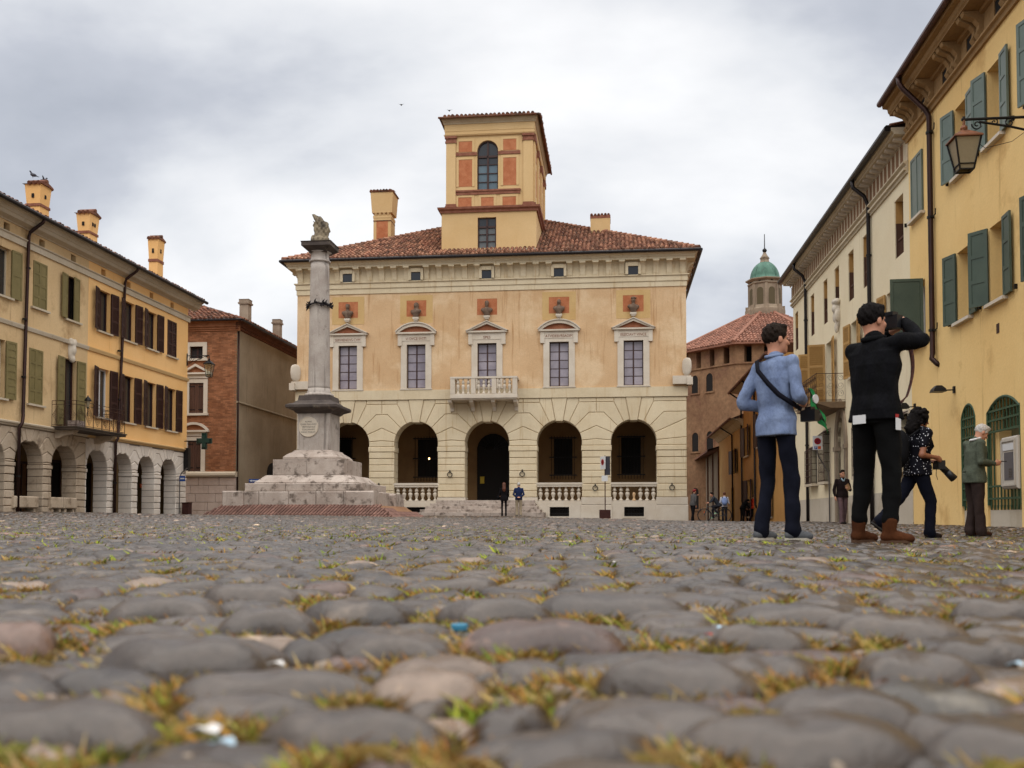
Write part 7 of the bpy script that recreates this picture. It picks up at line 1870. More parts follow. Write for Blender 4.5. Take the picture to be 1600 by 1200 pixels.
m = MB(); x_, zz1 = on_v(1088.5, 730, vE_-.2); m.tube([(x_-1.2, vE_-.05, zz1+.3), (x_-.3, vE_-.2, zz1+.1), (x_, vE_-.25, zz1-.5), (x_, vE_-.25, zz1-1.0)], .025, 5); m.build('pipe_bracket', iron, hE)

# ------------------------------------------------------------------ CHURCH: octagonal brick drum, tiled roof, lantern with copper dome
YC = 90.0; pcx, _, _ = at_y(1196, 540, YC); uC_, vC_ = xy2uv(pcx, YC)
ch = root('brick_church', (uC_, vC_, -.5), 'octagonal brick church with tiled roof, stone lantern and green copper dome', 'church')
RC = 9.0; a0c = math.atan2(-(YC), -pcx)   # direction to the viewer
# corner facing: one corner 16 degrees left of the line to the viewer
base_a = math.atan2(xy2uv(-pcx, -YC)[1], xy2uv(-pcx, -YC)[0])-rad(16)
zE_ = at_y(1155, 536, YC-8.6)[2]; zG = at_y(1155, 566, YC-8.6)[2]
def oct(r, k): t = base_a+k*math.pi/4; return (uC_+r*math.cos(t), vC_+r*math.sin(t))
m = MB()
def ring8(z, r): return [(*oct(r, k), z) for k in range(8)]
vs = ring8(-.8, RC)+ring8(zG, RC); m.add(vs, [(k, (k+1) % 8, 8+(k+1) % 8, 8+k) for k in range(8)]+[tuple(range(8, 16))]); m.build('drum_wall', brickfar, ch)
m = MB(); vs = ring8(zG, RC-1.2)+ring8(zE_, RC-1.2); m.add(vs, [(k, (k+1) % 8, 8+(k+1) % 8, 8+k) for k in range(8)]); m.build('gallery_wall', dark, ch)
m = MB(); vs = ring8(zG, RC+.12)+ring8(zG+.14, RC+.12); m.add(vs, [(k, (k+1) % 8, 8+(k+1) % 8, 8+k) for k in range(8)]+[tuple(range(8)), tuple(range(8, 16))]); m.build('gallery_ledge', brickfar, ch)
def facept(k, f, r): a, b = oct(r, k), oct(r, k+1); return (a[0]+(b[0]-a[0])*f, a[1]+(b[1]-a[1])*f)
for k in range(8):
    for f in (0.0, .27, .5, .73):
        w_ = .075 if f else .10
        p, q = facept(k, f-w_, RC+.02) if f else facept(k-1, 1-w_, RC+.02), facept(k, f+w_, RC+.02)
        p2, q2 = facept(k, f-w_, RC-1.1) if f else facept(k-1, 1-w_, RC-1.1), facept(k, f+w_, RC-1.1)
        c4 = [p, q, q2, p2]
        if not f: c4 = [p, oct(RC+.02, k), q, q2, p2]
        m = MB(); m.prism(c4, zG+.14, zE_, 'z'); m.build('gallery_pier', brickfar, ch)
    for f in (.32, .57):
        for z0, z1 in ((zG-2.05, zG-.45), (zG-7.3, zG-5.6), (.9, 2.8)):
            p, q = facept(k, f-.055, RC), facept(k, f+.055, RC); mid = ((p[0]+q[0])/2, (p[1]+q[1])/2); nrm = Vector((mid[0]-uC_, mid[1]-vC_, 0)).normalized(); t = Vector((q[0]-p[0], q[1]-p[1], 0)); hw_ = t.length/2; t.normalize()
            P = lambda s, d, z: (mid[0]+t.x*s+nrm.x*d, mid[1]+t.y*s+nrm.y*d, z)
            mm = MB(P); ap = [(-hw_, z0), (hw_, z0), (hw_, z1-hw_)]+[(hw_*math.cos(a), z1-hw_+hw_*math.sin(a)) for a in np.linspace(.3, 2.84, 7)]+[(-hw_, z1-hw_)]
            o_ = [(-hw_-.13, z0-.02), (-hw_-.13, z1-hw_)]+[((hw_+.13)*math.cos(a), z1-hw_+(hw_+.13)*math.sin(a)) for a in np.linspace(2.84, .3, 7)]+[(hw_+.13, z1-hw_), (hw_+.13, z0-.02)]
            mm.prism(ap, -.2, .012, 'y'); wo_ = mm.build('arched_opening', dark, ch)
            mm = MB(P); mm.prism(o_+[ap[1], ap[2]]+ap[3:-1]+[ap[-1], ap[0]], -.1, .05, 'y'); mm.box(-hw_-.2, hw_+.2, -.1, .1, z0-.16, z0-.02); mm.build('brick_surround', brickfar, wo_)
zA = at_y(1196, 495, YC)[2]
m = MB(); R_e, R_t = RC+.7, 1.7; vs = ring8(zE_-.02, R_e)+ring8(zA, R_t)+ring8(zE_+.12, R_e)
m.add(vs, [(16+k, 16+(k+1) % 8, 8+(k+1) % 8, 8+k) for k in range(8)]+[(k, (k+1) % 8, 16+(k+1) % 8, 16+k) for k in range(8)]+[tuple(range(7, -1, -1))]); m.build('roof', tilef, ch)
for k in (range(8)):
    a, b = Vector((*oct(R_e, k), zE_+.14)), Vector((*oct(R_e, k+1), zE_+.14)); c_ = Vector((*oct(R_t, k), zA+.02)); d_ = Vector((*oct(R_t, k+1), zA+.02))
    if ((a+b)/2-Vector((0, 0, 0))).length > 92: continue
    e1v = (b-a); mid0, mid1 = (a+b)/2, (c_+d_)/2; e2v = mid1-mid0; L1 = e1v.length; L2 = e2v.length; wt = (d_-c_).length
    tiles('roof_tiles', tilef, ch, a, e1v, e2v, L1, L2, (lambda A, B, L1=L1, L2=L2, wt=wt: np.abs(A-L1/2) < (L1+(wt-L1)*B/L2)/2), .30, .55)
    mm = MB(); mm.tube([a+Vector((0, 0, .06)), c_+Vector((0, 0, .06))], .17, 6); mm.build('ridge_tiles', tilef, ch)
zL = [at_y(1196, y, YC)[2] for y in (498, 486, 480, 447, 441, 438.5, 411, 405, 397, 392.5, 389.5, 366)]
m = MB(); m.lathe([(1.85, zL[0]-1.2), (1.85, zL[1]), (1.75, zL[1]+.1), (1.66, zL[2])], (uC_, vC_, 0), 8, a0=base_a+rad(20)); m.lathe([(1.50, zL[2]), (1.50, zL[3]), (1.62, zL[3]+.05), (1.62, zL[3]+.15), (1.53, zL[3]+.2), (1.53, zL[4]-.1), (1.70, zL[4]), (1.80, zL[4]+.06), (1.80, zL[5])], (uC_, vC_, 0), 8, a0=base_a+rad(20)); lt = m.build('lantern_drum', lantstone, ch)
for k in range(8):
    t = base_a+rad(20)+k*math.pi/4; P = lambda s, d, z, t=t: (uC_+(1.52+d)*math.cos(t)-s*math.sin(t), vC_+(1.52+d)*math.sin(t)+s*math.cos(t), z)
    MB(P).box(-.13, .13, -.3, .04, zL[1], zL[3]).build('pilaster', lantstone, lt); MB(P).box(-.2, .2, -.3, .28, zL[0]-.6, zL[2]-.0).build('pilaster_base', lantstone, lt)
    t2_ = t+math.pi/8; P = lambda s, d, z, t=t2_: (uC_+(1.39+d)*math.cos(t)-s*math.sin(t), vC_+(1.39+d)*math.sin(t)+s*math.cos(t), z)
    z0, z1 = zL[2]+.05, zL[3]-.35; h_ = .30; ap = [(-h_, z0), (h_, z0), (h_, z1-h_)]+[(h_*math.cos(a), z1-h_+h_*math.sin(a)) for a in np.linspace(.3, 2.84, 7)]+[(-h_, z1-h_)]
    MB(P).prism(ap, -.2, .02, 'y').build('opening', M('lantern_louvre', alb(96,84,60), None, fine=.2) if k == 0 else MATS['lantern_louvre'], lt)
    z0 = (zL[3]+.3+zL[4])/2; MB(P).prism([(.15*math.cos(a), z0+.12*math.sin(a)) for a in np.linspace(0, 6.283, 11)[:-1]], -.1, .08, 'y').build('round_hole', dark, lt)
Rd = 1.32; hd = zL[6]-zL[5]; m = MB(); m.lathe([(Rd+.15, zL[5]), (Rd+.1, zL[5]+.1)]+[(max(.3, Rd*math.cos(t)**.9), zL[5]+.1+hd*math.sin(t)) for t in np.linspace(0.05, 1.45, 12)], (uC_, vC_, 0), 32); dm_ = m.build('dome', copper, ch, smooth=True)
for k in range(8):
    t = base_a+rad(20)+k*math.pi/4; mm = MB(); mm.tube([(uC_+Rd*1.01*math.cos(q)*math.cos(t), vC_+Rd*1.01*math.cos(q)*math.sin(t), zL[5]+.1+hd*1.01*math.sin(q)) for q in np.linspace(0.02, 1.42, 10)], .04, 5); mm.build('rib', copper, dm_)
m = MB(); m.lathe([(.46, zL[6]-.15), (.50, zL[6]), (.42, zL[6]+.1), (.38, zL[7]), (.46, zL[7]+.06), (.28, zL[7]+.3), (.18, zL[8]), (.12, zL[8]+.15)], (uC_, vC_, 0), 16); m.build('cupola', lantstone, ch, smooth=True)
m = MB(); m.lathe([(.05, zL[9]-.2), (.18, zL[9]-.05), (.22, zL[9]+.05), (.17, zL[10]), (.05, zL[10]+.1), (.035, zL[11])], (uC_, vC_, 0), 12); m.build('finial', iron, ch, smooth=True)
# small birds in the sky
for px, py, l in ((627, 164, 'tiny dark bird in flight left of the tower'), (702, 173, 'tiny dark bird in flight just over the tower roof')):
    p = at_y(px, py, 49); s = SDF(.014, .02); s.ell((0, 0, 0), (.03, .09, .03)); s.cone((0, 0, .01), (.17, -.02, .06), .03, .01, ((0, 0, 1), .4)); s.cone((0, 0, .01), (-.17, -.02, .06), .03, .01, ((0, 0, 1), .4))
    o = bpy.data.objects.new('bird', s.mesh('bird', iron)); COL.objects.link(o); o.location = p; tag(o, l, 'bird')
# little lamp burning in the portico
p = at_y(670.6, 717, 55.2); lp_ = M('portico_bulb', (.9, .5, .2), None, emit=((1, .55, .2), 5.0), fine=0)
u_, v_ = xy2uv(p[0], p[1]); r_ = root('portico_lamp', (u_, v_, p[2]), 'small glowing lamp inside the second portico arch', 'lamp')
m = MB(); m.lathe([(.01, -.04), (.03, -.02), (.038, 0), (.028, .04), (.015, .07)], (u_, v_, p[2]), 10); m.build('bulb', lp_, r_); m = MB(); m.tube([(u_, v_, p[2]+.07), (u_, v_, zce)], .008, 5); m.build('cord', iron, r_)
# antenna at the left margin
# ------------------------------------------------------------------ PEOPLE
skin = M('skin', alb(206,150,122), alb(196,138,110), 12, .55, fine=.05, fscale=90)
skin2 = M('brown_skin', alb(150,98,72), alb(138,88,64), 12, .5, fine=.05)
def folds(seed, amp, n=8):
    rs = np.random.RandomState(seed); W = [(rs.uniform(-48, 48), rs.uniform(-40, 40), rs.uniform(-26, 26), rs.uniform(0, 6.28)) for _ in range(n)]
    return lambda X, Y, Z: amp*sum(np.sin(a*X+b*Y+c*Z+d)*np.sin(.31*(b*X-a*Y)+.6*c*Z+2*d) for a, b, c, d in W)
def cloth(name, a, b=None, **k): return M(name, alb(*a), alb(*(b or a)), k.pop('scale', 8), k.pop('rough', .9), fine=k.pop('fine', .10), fscale=k.pop('fscale', 60), bump=k.pop('bump', .004), bscale=k.pop('bscale', 26), spec=.08, **k)
hair_dk = M('dark_hair', (.012,.008,.006), (.022,.014,.010), 60, .75, spec=.08, fine=.3, fscale=120, bump=.006, bscale=160)
hair_bk = M('black_hair', (.006,.005,.005), (.010,.008,.008), 60, .8, spec=.06, fine=.3, fscale=120, bump=.006, bscale=140)
hair_gr = M('white_hair', alb(214,208,200), alb(180,174,168), 40, .6, fine=.15, fscale=120, bump=.004, bscale=150)
hair_br = M('auburn_hair', alb(104,58,36), alb(78,42,28), 20, .5, fine=.2, fscale=60)
hair_rd = M('red_hair', alb(150,44,40), alb(120,34,32), 20, .5, fine=.2)
soleM = M('pale_sole', alb(200,192,176), None, rough=.7, fine=.1)
eyeM = M('dark_eye', (.012,.01,.01), None, rough=.15, fine=0, spec=.6)
eye_me = MB().lathe([(.002, -.011), (.008, -.007), (.011, 0), (.008, .007), (.002, .011)], n=8).mesh('eye', eyeM, smooth=True)
def V3(*a): return np.array(a, float)
BASE = dict(hip=(.09, 0, .93), knee=(.10, .02, .50), ankle=(.10, -.02, .09), pelvis=(0, 0, .98), sh=(.185, -.01, 1.425), elbow=(.25, -.04, 1.14), wrist=(.24, .07, .91), neck=(0, -.015, 1.48), head=(0, .02, 1.645))
def person(label, px, d, H, phi, pose=None, top=None, legs=None, shoe=None, hairm=None, sk=None, h=.012, hair='short', build=1.0, group=None, head_yaw=0, head_pitch=0, lean=(0, 0), toe=(0, 0), hem=.88, sleeve='long',
           jacket=None, female=False, wr=.0035, boots=False, dz=0.0, leg_w=1.0, xy=None):
    """a standing figure; local axes x right, y forward, z up; phi 0 = seen from behind, 90 = facing right"""
    sk = sk or skin; pose = pose or {}; s = H/1.78
    X, Y, _ = at_y(px, 800, d) if xy is None else (*xy, 0)
    z0 = gz(X, Y)+dz
    r_ = bpy.data.objects.new('person', None); r_.location = (X, Y, z0); r_.rotation_euler = (0, 0, -rad(phi)); COL.objects.link(r_)
    tag(r_, label, 'person', group)
    def lz(p): 
        p = np.array(p, float); f = max(0, p[2]-.95); p[0] += lean[0]*f; p[1] += lean[1]*f; return p
    J = {}
    for sd, sg in (('L', -1), ('R', 1)):
        for k in ('hip', 'knee', 'ankle', 'sh', 'elbow', 'wrist'):
            b = BASE[k]; p = pose.get(k+sd)
            if k in ('elbow', 'wrist'): J[k+sd] = V3(*p) if p is not None else lz((sg*b[0], b[1], b[2]))
            elif k == 'sh': J[k+sd] = V3(*p) if p is not None else lz((sg*b[0]*build*(.93 if female else 1), b[1], b[2]))
            else: J[k+sd] = V3(*p) if p is not None else V3(sg*b[0], b[1], b[2])
    J['neck'] = V3(*pose['neck']) if 'neck' in pose else lz(BASE['neck']); J['head'] = V3(*pose['head']) if 'head' in pose else lz(BASE['head'])
    J['pelvis'] = V3(*pose.get('pelvis', BASE['pelvis']))
    S = lambda p: np.array(p, float)*s
    pd = J['pelvis']-V3(0, 0, .98)
    # ---- head frame
    yw, pt = rad(head_yaw), rad(head_pitch)
    f = V3(math.sin(yw)*math.cos(pt), math.cos(yw)*math.cos(pt), math.sin(pt)); rr = V3(math.cos(yw), -math.sin(yw), 0); u = np.cross(rr, f)
    A = [rr, f, u]; c = J['head']
    hp = lambda x, y, z: S(c+rr*x+f*y+u*z)
    sc3 = lambda a, b, cc: (a*s, b*s, cc*s)
    B = SDF(h, .018*s)
    B.ell(hp(0, -.012, .025), sc3(.074, .094, .094), A); B.ell(hp(0, .028, -.045), sc3(.057, .068, .072), A, k=.03); B.ell(hp(0, .072, -.092), sc3(.028, .024, .022), A, k=.02)
    B.cone(hp(0, .090, .012), hp(0, .113, -.026), .009*s, .014*s, k=.012); B.ell(hp(0, .078, .026), sc3(.044, .016, .012), A, k=.012); B.ell(hp(0, .088, -.066), sc3(.023, .012, .009), A, k=.01)
    for sg in (-1, 1): B.ell(hp(sg*.076, -.008, -.008), sc3(.011, .022, .032), A, k=.006); B.ell(hp(sg*.04, .068, -.025), sc3(.02, .016, .018), A, k=.02)
    B.cone(S(J['neck']-V3(0, 0, .03)), hp(0, -.018, -.06), .058*s*build, .052*s, k=.03)
    B.chain([S(J['pelvis']), S((J['pelvis']+J['neck'])/2), S(J['neck']-V3(0, 0, .06))], [.09*s, .08*s, .07*s])
    for sd in 'LR':
        B.cone(S(J['neck']-V3(0, 0, .07)), S(J['sh'+sd]), .045*s, .038*s); B.chain([S(J['sh'+sd]), S(J['elbow'+sd]), S(J['wrist'+sd])], [.040*s*build, .036*s*build, .027*s])
        B.chain([S(J['pelvis']), S(J['hip'+sd]), S(J['knee'+sd]), S(J['ankle'+sd])], [.08*s, .058*s, .040*s, .030*s]); 
        t = toe[0 if sd == 'L' else 1]; tv = V3(math.sin(rad(t)), math.cos(rad(t)), 0)
        B.cone(S(J['ankle'+sd]-V3(0, 0, .03)), S(J['ankle'+sd]-V3(0, 0, .05)+tv*.13), .03*s, .025*s)
        # hand: palm, four fingers, thumb
        w = J['wrist'+sd]; e = J['elbow'+sd]; hd = pose.get('hand'+sd); sg = 1 if sd == 'R' else -1
        dv = (w-e)/np.linalg.norm(w-e)
        if hd is None: hd = (tuple(dv), (-sg, 0, 0), .5)
        hv, pn, curl = V3(*hd[0]), V3(*hd[1]), hd[2]; hv /= np.linalg.norm(hv); pn = pn-hv*(pn@hv); pn /= np.linalg.norm(pn); sv = np.cross(hv, pn)*sg   # thumb side
        P = lambda a, b, cc: S(w+hv*a+sv*b+pn*cc)
        fr = max(.0078*s, h*.62)
        B.cone(P(0, 0, 0), P(.05, 0, 0), .025*s, .03*s, (tuple(pn), .55)); B.cone(P(.05, .012, 0), P(.085, .012, .004), .028*s, .026*s, (tuple(pn), .5)); B.cone(P(.05, -.012, 0), P(.083, -.014, .004), .026*s, .024*s, (tuple(pn), .5))
        for q, (o_, l) in enumerate(((.030, .070), (.010, .078), (-.010, .072), (-.029, .058))):
            a1, a2 = curl*.6, curl*1.5
            p0 = (.085, o_, .004); p1 = (p0[0]+l*.5*math.cos(a1), o_*1.06, .004+l*.5*math.sin(a1)); p2 = (p1[0]+l*.5*math.cos(a2), o_*1.06, p1[2]+l*.5*math.sin(a2))
            B.chain([P(*p0), P(*p1), P(*p2)], [fr*1.08, fr, fr*.85], k=.004)
        B.chain([P(.02, .02, .004), P(.055, .048, .016), P(.085, .052, .03)], [.013*s, max(.0105*s, fr), fr], k=.006)
    o = bpy.data.objects.new('body', B.mesh('body', sk)); COL.objects.link(o); o.parent = r_
    for sg in (-1, 1):
        e = bpy.data.objects.new('eye', eye_me); COL.objects.link(e); e.parent = r_; e.location = tuple(hp(sg*.031, .080, .006)); e.scale = (s*1.1, s*.7, s*.8); e.rotation_euler = (0, 0, -yw)
    # ---- upper garment
    T = SDF(h, .03*s); q = build; fm = female
    rings = [(.88, .19, .125), (.98, .187, .140), (1.09, .155 if fm else .170, .116), (1.20, .16 if fm else .178, .122), (1.31, .17 if fm else .19, .128 if fm else .122), (1.40, .165 if fm else .185, .10), (1.46, .10, .075)]
    rings[0] = (hem-.03, rings[0][1]+.006, rings[0][2]+.018)
    RG = []
    for z, hw, hd_ in rings:
        p = lz((0, 0, z))+pd*max(0, min(1, (1.5-z)/.5))+( (J['neck']-lz(BASE['neck']))*max(0, min(1, (z-.98)/.5)) if 'neck' in pose else 0)
        RG.append((tuple(S(p)), hw*s*q, hd_*s*q, 0.0))
    T.loft(RG)
    T.cone(S(J['neck']-V3(0, .0, .05)), S(J['neck']+V3(0, .005, .025)), .078*s*q, .062*s*q)
    cuff = []
    for sd in 'LR':
        T.cone(S(J['neck']-V3(0, 0, .06)), S(J['sh'+sd]), .070*s*q, .060*s*q)
        if sleeve == 'long': T.chain([S(J['sh'+sd]), S(J['elbow'+sd]), S(J['elbow'+sd]+(J['wrist'+sd]-J['elbow'+sd])*.93)], [.058*s*q, .050*s*q, .040*s*q], k=.010)
        else: T.cone(S(J['sh'+sd]), S(J['sh'+sd]+(J['elbow'+sd]-J['sh'+sd])*.5), .072*s*q, .066*s*q)
    if wr:
        T.wr = folds(int(px), wr)
    T.plane(S((pd[0], pd[1], hem)), (0, 0, -1))
    o = bpy.data.objects.new(jacket or 'shirt', T.mesh(jacket or 'shirt', top)); COL.objects.link(o); o.parent = r_
    # ---- trousers
    L = SDF(h, .025*s); lw = leg_w*q
    L.loft([(tuple(S(J['pelvis']+V3(0, 0, -.10))), .165*s*lw, .115*s*q, 0), (tuple(S(J['pelvis'])), .17*s*lw, .115*s*q, 0), (tuple(S(J['pelvis']+V3(0, 0, .07))), .150*s*q, .092*s*q, 0)])
    for sd in 'LR':
        k, a = J['knee'+sd], J['ankle'+sd]+(V3(0, 0, .085) if boots else 0); kn = k+(a-k)*.5
        L.chain([S(J['hip'+sd]-V3(0, 0, .02)), S(k), S(kn), S(a-(a-k)/np.linalg.norm(a-k)*.0)], [.092*s*lw, .068*s*lw, .062*s*lw, (.064 if not boots else .052)*s*lw], k=.008); L.cone(S(a), S(a-V3(0, -.012, .035 if not boots else .0)), (.064 if not boots else .052)*s*lw, (.062 if not boots else .052)*s*lw)
    if wr:
        L.wr = folds(int(px)+7, min(wr*.8, .0034))
    o = bpy.data.objects.new('trousers', L.mesh('trousers', legs)); COL.objects.link(o); o.parent = r_
    # ---- shoes
    for sd in 'LR':
        t = toe[0 if sd == 'L' else 1]; a = J['ankle'+sd]; tv = V3(math.sin(rad(t)), math.cos(rad(t)), 0); sv = V3(tv[1], -tv[0], 0); g = a-V3(0, 0, .09); pt_ = pose.get('pitch'+sd, 0); 
        dn = V3(0, 0, 1); tv2 = tv*math.cos(rad(pt_))+dn*math.sin(rad(pt_)); up = dn*math.cos(rad(pt_))-tv*math.sin(rad(pt_)); an = a
        W = lambda x, y, z: S(an+sv*x+tv2*y+up*(z-.09))
        K = SDF(min(h, .011), .02*s)
        K.cone(W(0, -.030, .045), W(0, .06, .045), .040*s, .042*s); K.cone(W(0, .05, .042), W(0, .128, .034), .042*s, .035*s); K.cone(W(0, -.01, .06), W(0, .0, .09 if not boots else .165), .043*s, .045*s if not boots else .055*s)
        K.ell(W(0, .112, .034), (.043*s, .06*s, .03*s), [sv, tv2, up]); K.plane(W(0, 0, .012), -up)
        o = bpy.data.objects.new('shoe', K.mesh('shoe', shoe)); COL.objects.link(o); o.parent = r_
        m = MB(); pl = [(.034*math.cos(q_)*(1.12 if math.sin(q_) > 0 else .95), .045+.118*math.sin(q_)) for q_ in np.linspace(0, 6.283, 17)[:-1]]
        n = len(pl); vs = [tuple(W(x*1.28, y, 0)) for x, y in pl]+[tuple(W(x*1.28, y, .022)) for x, y in pl]
        m.add(vs, [tuple(range(n-1, -1, -1)), tuple(range(n, 2*n))]+[(i, (i+1) % n, n+(i+1) % n, n+i) for i in range(n)]); so = m.build('sole', soleM if shoe not in DARKSOLE else DARKSOLE[shoe], None, (0, 0, 0)); so.parent = o; so.location = (0, 0, 0); so.rotation_euler = (0, 0, 0)
    # ---- hair
    if hair:
        Hh = SDF(min(h, .010), .012*s)
        if hair in ('short', 'crop'):
            Hh.ell(hp(0, -.018, .038), sc3(.084, .104, .098) if hair == 'short' else sc3(.080, .101, .094), A); Hh.ell(hp(0, .045, .105), sc3(.06, .05, .03), A, k=.03)
            Hh.plane(hp(0, .062, .035), f*.80-u*.60); Hh.plane(hp(0, -.03, -.055), f*.25-u*.97)
            rs = np.random.RandomState(int(px)); Ra = V3(.084, .104, .098) if hair == 'short' else V3(.080, .101, .094)
            if h < .014:
                for i in range(150):
                    th, ph_ = rs.uniform(0, 6.28), rs.uniform(-.5, 1.4); dd = V3(math.cos(ph_)*math.sin(th), math.cos(ph_)*math.cos(th), math.sin(ph_)); c0 = V3(0, -.018, .038)+dd*Ra*.97
                    if c0[1] > .055 and c0[2] < .085: continue
                    tg = V3(dd[0]*.2+rs.uniform(-.5, .5), .9*(dd[2]-.5)+rs.uniform(-.3, .3), -.6*(1-dd[2])+.25*dd[2]); tg = tg-dd*(tg@dd); tg /= np.linalg.norm(tg)+1e-6; l = rs.uniform(.012, .03)
                    Hh.cone(hp(*(c0-tg*l)), hp(*(c0+tg*l+dd*.005)), .0065*s, .003*s, k=.004)
            Hh.wr = lambda X, Y, Z: .0035*(np.sin(170*X+60*Z)*np.sin(150*Y+40*Z)+.6*np.sin(90*Z+120*X))
        elif hair == 'bald':
            Hh.ell(hp(0, -.022, .02), sc3(.080, .099, .09), A); Hh.plane(hp(0, .02, .03), f*.72+u*.2-u*.4); Hh.plane(hp(0, -.03, -.055), f*.25-u*.97); Hh.ell(hp(0, -.0, .06), sc3(.072, .09, .066), A)
            Hh.wr = lambda X, Y, Z: .0035*(np.sin(170*X+60*Z)*np.sin(150*Y+40*Z))
        elif hair == 'long':
            Hh.ell(hp(0, -.02, .035), sc3(.092, .11, .10), A); Hh.cone(hp(0, -.07, 0), hp(0, -.11, -.22), .088*s, .10*s); Hh.cone(hp(0, -.11, -.22), hp(0, -.12, -.36), .10*s, .07*s); Hh.plane(hp(0, .05, .02), f*.85-u*.5)
        elif hair == 'curly':
            Hh.ell(hp(0, -.02, .04), sc3(.105, .12, .11), A); Hh.cone(hp(0, -.07, 0), hp(0, -.09, -.15), .10*s, .09*s); Hh.plane(hp(0, .085, .0), f*.9-u*.35)
            rs = np.random.RandomState(5)
            for i in range(190):
                th, ph_ = rs.uniform(0, 6.28), rs.uniform(-.9, 1.3); dd = V3(math.cos(ph_)*math.sin(th), math.cos(ph_)*math.cos(th), math.sin(ph_))
                if dd[1] > .62 and dd[2] < .62: continue
                cc = V3(0, -.025, .035)+dd*V3(.112, .125, .118)*rs.uniform(.95, 1.1)
                if dd[2] < -.1 and dd[1] < .4: cc[2] -= rs.uniform(0, .17); cc[1] -= .03
                Hh.ell(hp(*cc), (rs.uniform(.014, .026)*s,)*3, k=.006)
        o = bpy.data.objects.new('hair', Hh.mesh('hair', hairm)); COL.objects.link(o); o.parent = r_
    return r_, S, J, (rr, f, u, hp)
DARKSOLE = {}
def loc_obj(name, me, parent, label=None, cat=None):
    o = bpy.data.objects.new(name, me); COL.objects.link(o)
    if parent is not None: o.parent = parent
    return o
def world_of(r_, p):
    a = r_.rotation_euler[2]; return (r_.location[0]+p[0]*math.cos(a)-p[1]*math.sin(a), r_.location[1]+p[0]*math.sin(a)+p[1]*math.cos(a), r_.location[2]+p[2])
def held(name, me, r_, label, cat):
    """a thing carried by a person: top-level, modelled in the person's axes"""
    o = bpy.data.objects.new(name, me); COL.objects.link(o); o.location = r_.location; o.rotation_euler = r_.rotation_euler
    return tag(o, label, cat)
def held_root(name, r_, label, cat):
    o = bpy.data.objects.new(name, None); COL.objects.link(o); o.location = r_.location; o.rotation_euler = r_.rotation_euler; return tag(o, label, cat)
def strap(pts, w, t, mat, name='strap'):
    """flat band through points (p, width direction)"""
    m = MB(); n = len(pts); vs = []
    for p, wd in pts:
        p = np.array(p, float); wd = np.array(wd, float); wd = wd/np.linalg.norm(wd); 
        vs += [tuple(p-wd*w/2), tuple(p+wd*w/2)]
    pts_ = [np.array(p, float) for p, _ in pts]
    for i, (p, wd) in enumerate(pts):
        d = pts_[min(i+1, n-1)]-pts_[max(i-1, 0)]; nn = np.cross(d, np.array(wd, float)); nn = nn/(np.linalg.norm(nn)+1e-9)*t
        vs += [tuple(np.array(vs[2*i])+nn), tuple(np.array(vs[2*i+1])+nn)]
    k = 2*n; fs = []
    for i in range(n-1):
        a, b, c, d = 2*i, 2*i+1, 2*i+3, 2*i+2; A, B, C, D = (k+x for x in (a, b, c, d))
        fs += [(a, b, c, d), (A, D, C, B), (a, d, D, A), (b, B, C, c)]
    m.add(vs, fs); return m.mesh(name, mat, smooth=True)

# 1: man in a blue shirt
shirt = cloth('blue_chambray', (132,148,180), (118,134,168), scale=5, bump=.035, bscale=9, fine=.08, fscale=260, stretch=(1.5, 1.5, .55))
navy = cloth('dark_navy_denim', (26,28,40), (20,22,32))
sneaker = cloth('grey_blue_sneaker', (104,106,108), (90,92,96))
p1, S, J, HF = person('man in a light blue shirt seen from behind holding a small green flag', 1213, 7.85, 1.785, 52,
    dict(elbowL=(-.255, -.10, 1.14), wristL=(-.10, .16, 1.08), elbowR=(.25, -.02, 1.15), wristR=(.11, .22, 1.13), handL=((.5, .85, .1), (1, -.3, .4), .9), handR=((-.35, .9, .1), (-1, -.2, .3), 1.1),
         kneeL=(-.11, .03, .50), ankleL=(-.12, -.05, .09), kneeR=(.11, .05, .50), ankleR=(.13, .04, .09)),
    shirt, navy, sneaker, hair_dk, h=.0085, head_yaw=22, build=.89, hem=.85, toe=(8, 28), wr=.0052, leg_w=1.02)
m = MB(); m.tube([tuple(S((.062*math.cos(t), -.012+.066*math.sin(t), 1.51+.014*math.sin(t)))) for t in np.linspace(0, 6.283, 24)], .015, 6); loc_obj('collar', m.mesh('collar', shirt, smooth=True), p1)
m = strap([(S((-.125, .02, 1.50)), (1, .3, 0)), (S((-.115, -.085, 1.475)), (1, 0, .3)), (S((-.06, -.142, 1.38)), (1, 0, .6)), (S((.04, -.148, 1.27)), (1, 0, .8)), (S((.13, -.13, 1.17)), (.8, .2, .8)), (S((.195, -.05, 1.10)), (.3, .6, .8)), (S((.19, .08, 1.06)), (0, .6, .8))], .04, .006, cloth('black_strap', (26,26,34)))
held('camera_strap', m, p1, 'dark camera strap slung across the blue shirt', 'strap')
blackm = M('black_plastic', (.012,.012,.014), None, rough=.4, fine=0)
c_ = held_root('camera', p1, 'black camera held at the belly of the man in blue', 'camera')
m = MB(); cx, cy, cz = S((.10, .33, 1.03)); m.box(cx-.07, cx+.07, cy-.035, cy+.035, cz-.045, cz+.05); m.box(cx-.03, cx+.03, cy-.03, cy+.03, cz+.05, cz+.075); loc_obj('body', m.mesh('body', blackm), c_)
m = MB(lambda x, y, z: (cx+x, cy+z, cz+y)); m.lathe([(.034, .03), (.036, .12), (.03, .13)], n=16); loc_obj('lens', m.mesh('lens', blackm), c_)
fl = held_root('green_flag', p1, 'bright green pennant with white patch held by the man in blue', 'flag')
grn = M('green_flag_cloth', alb(24,140,70), alb(18,118,58), 12, .7, fine=.08); 
fx, fy, fz = S((.08, .33, 1.16)); m = MB(); g = 9; vs = []
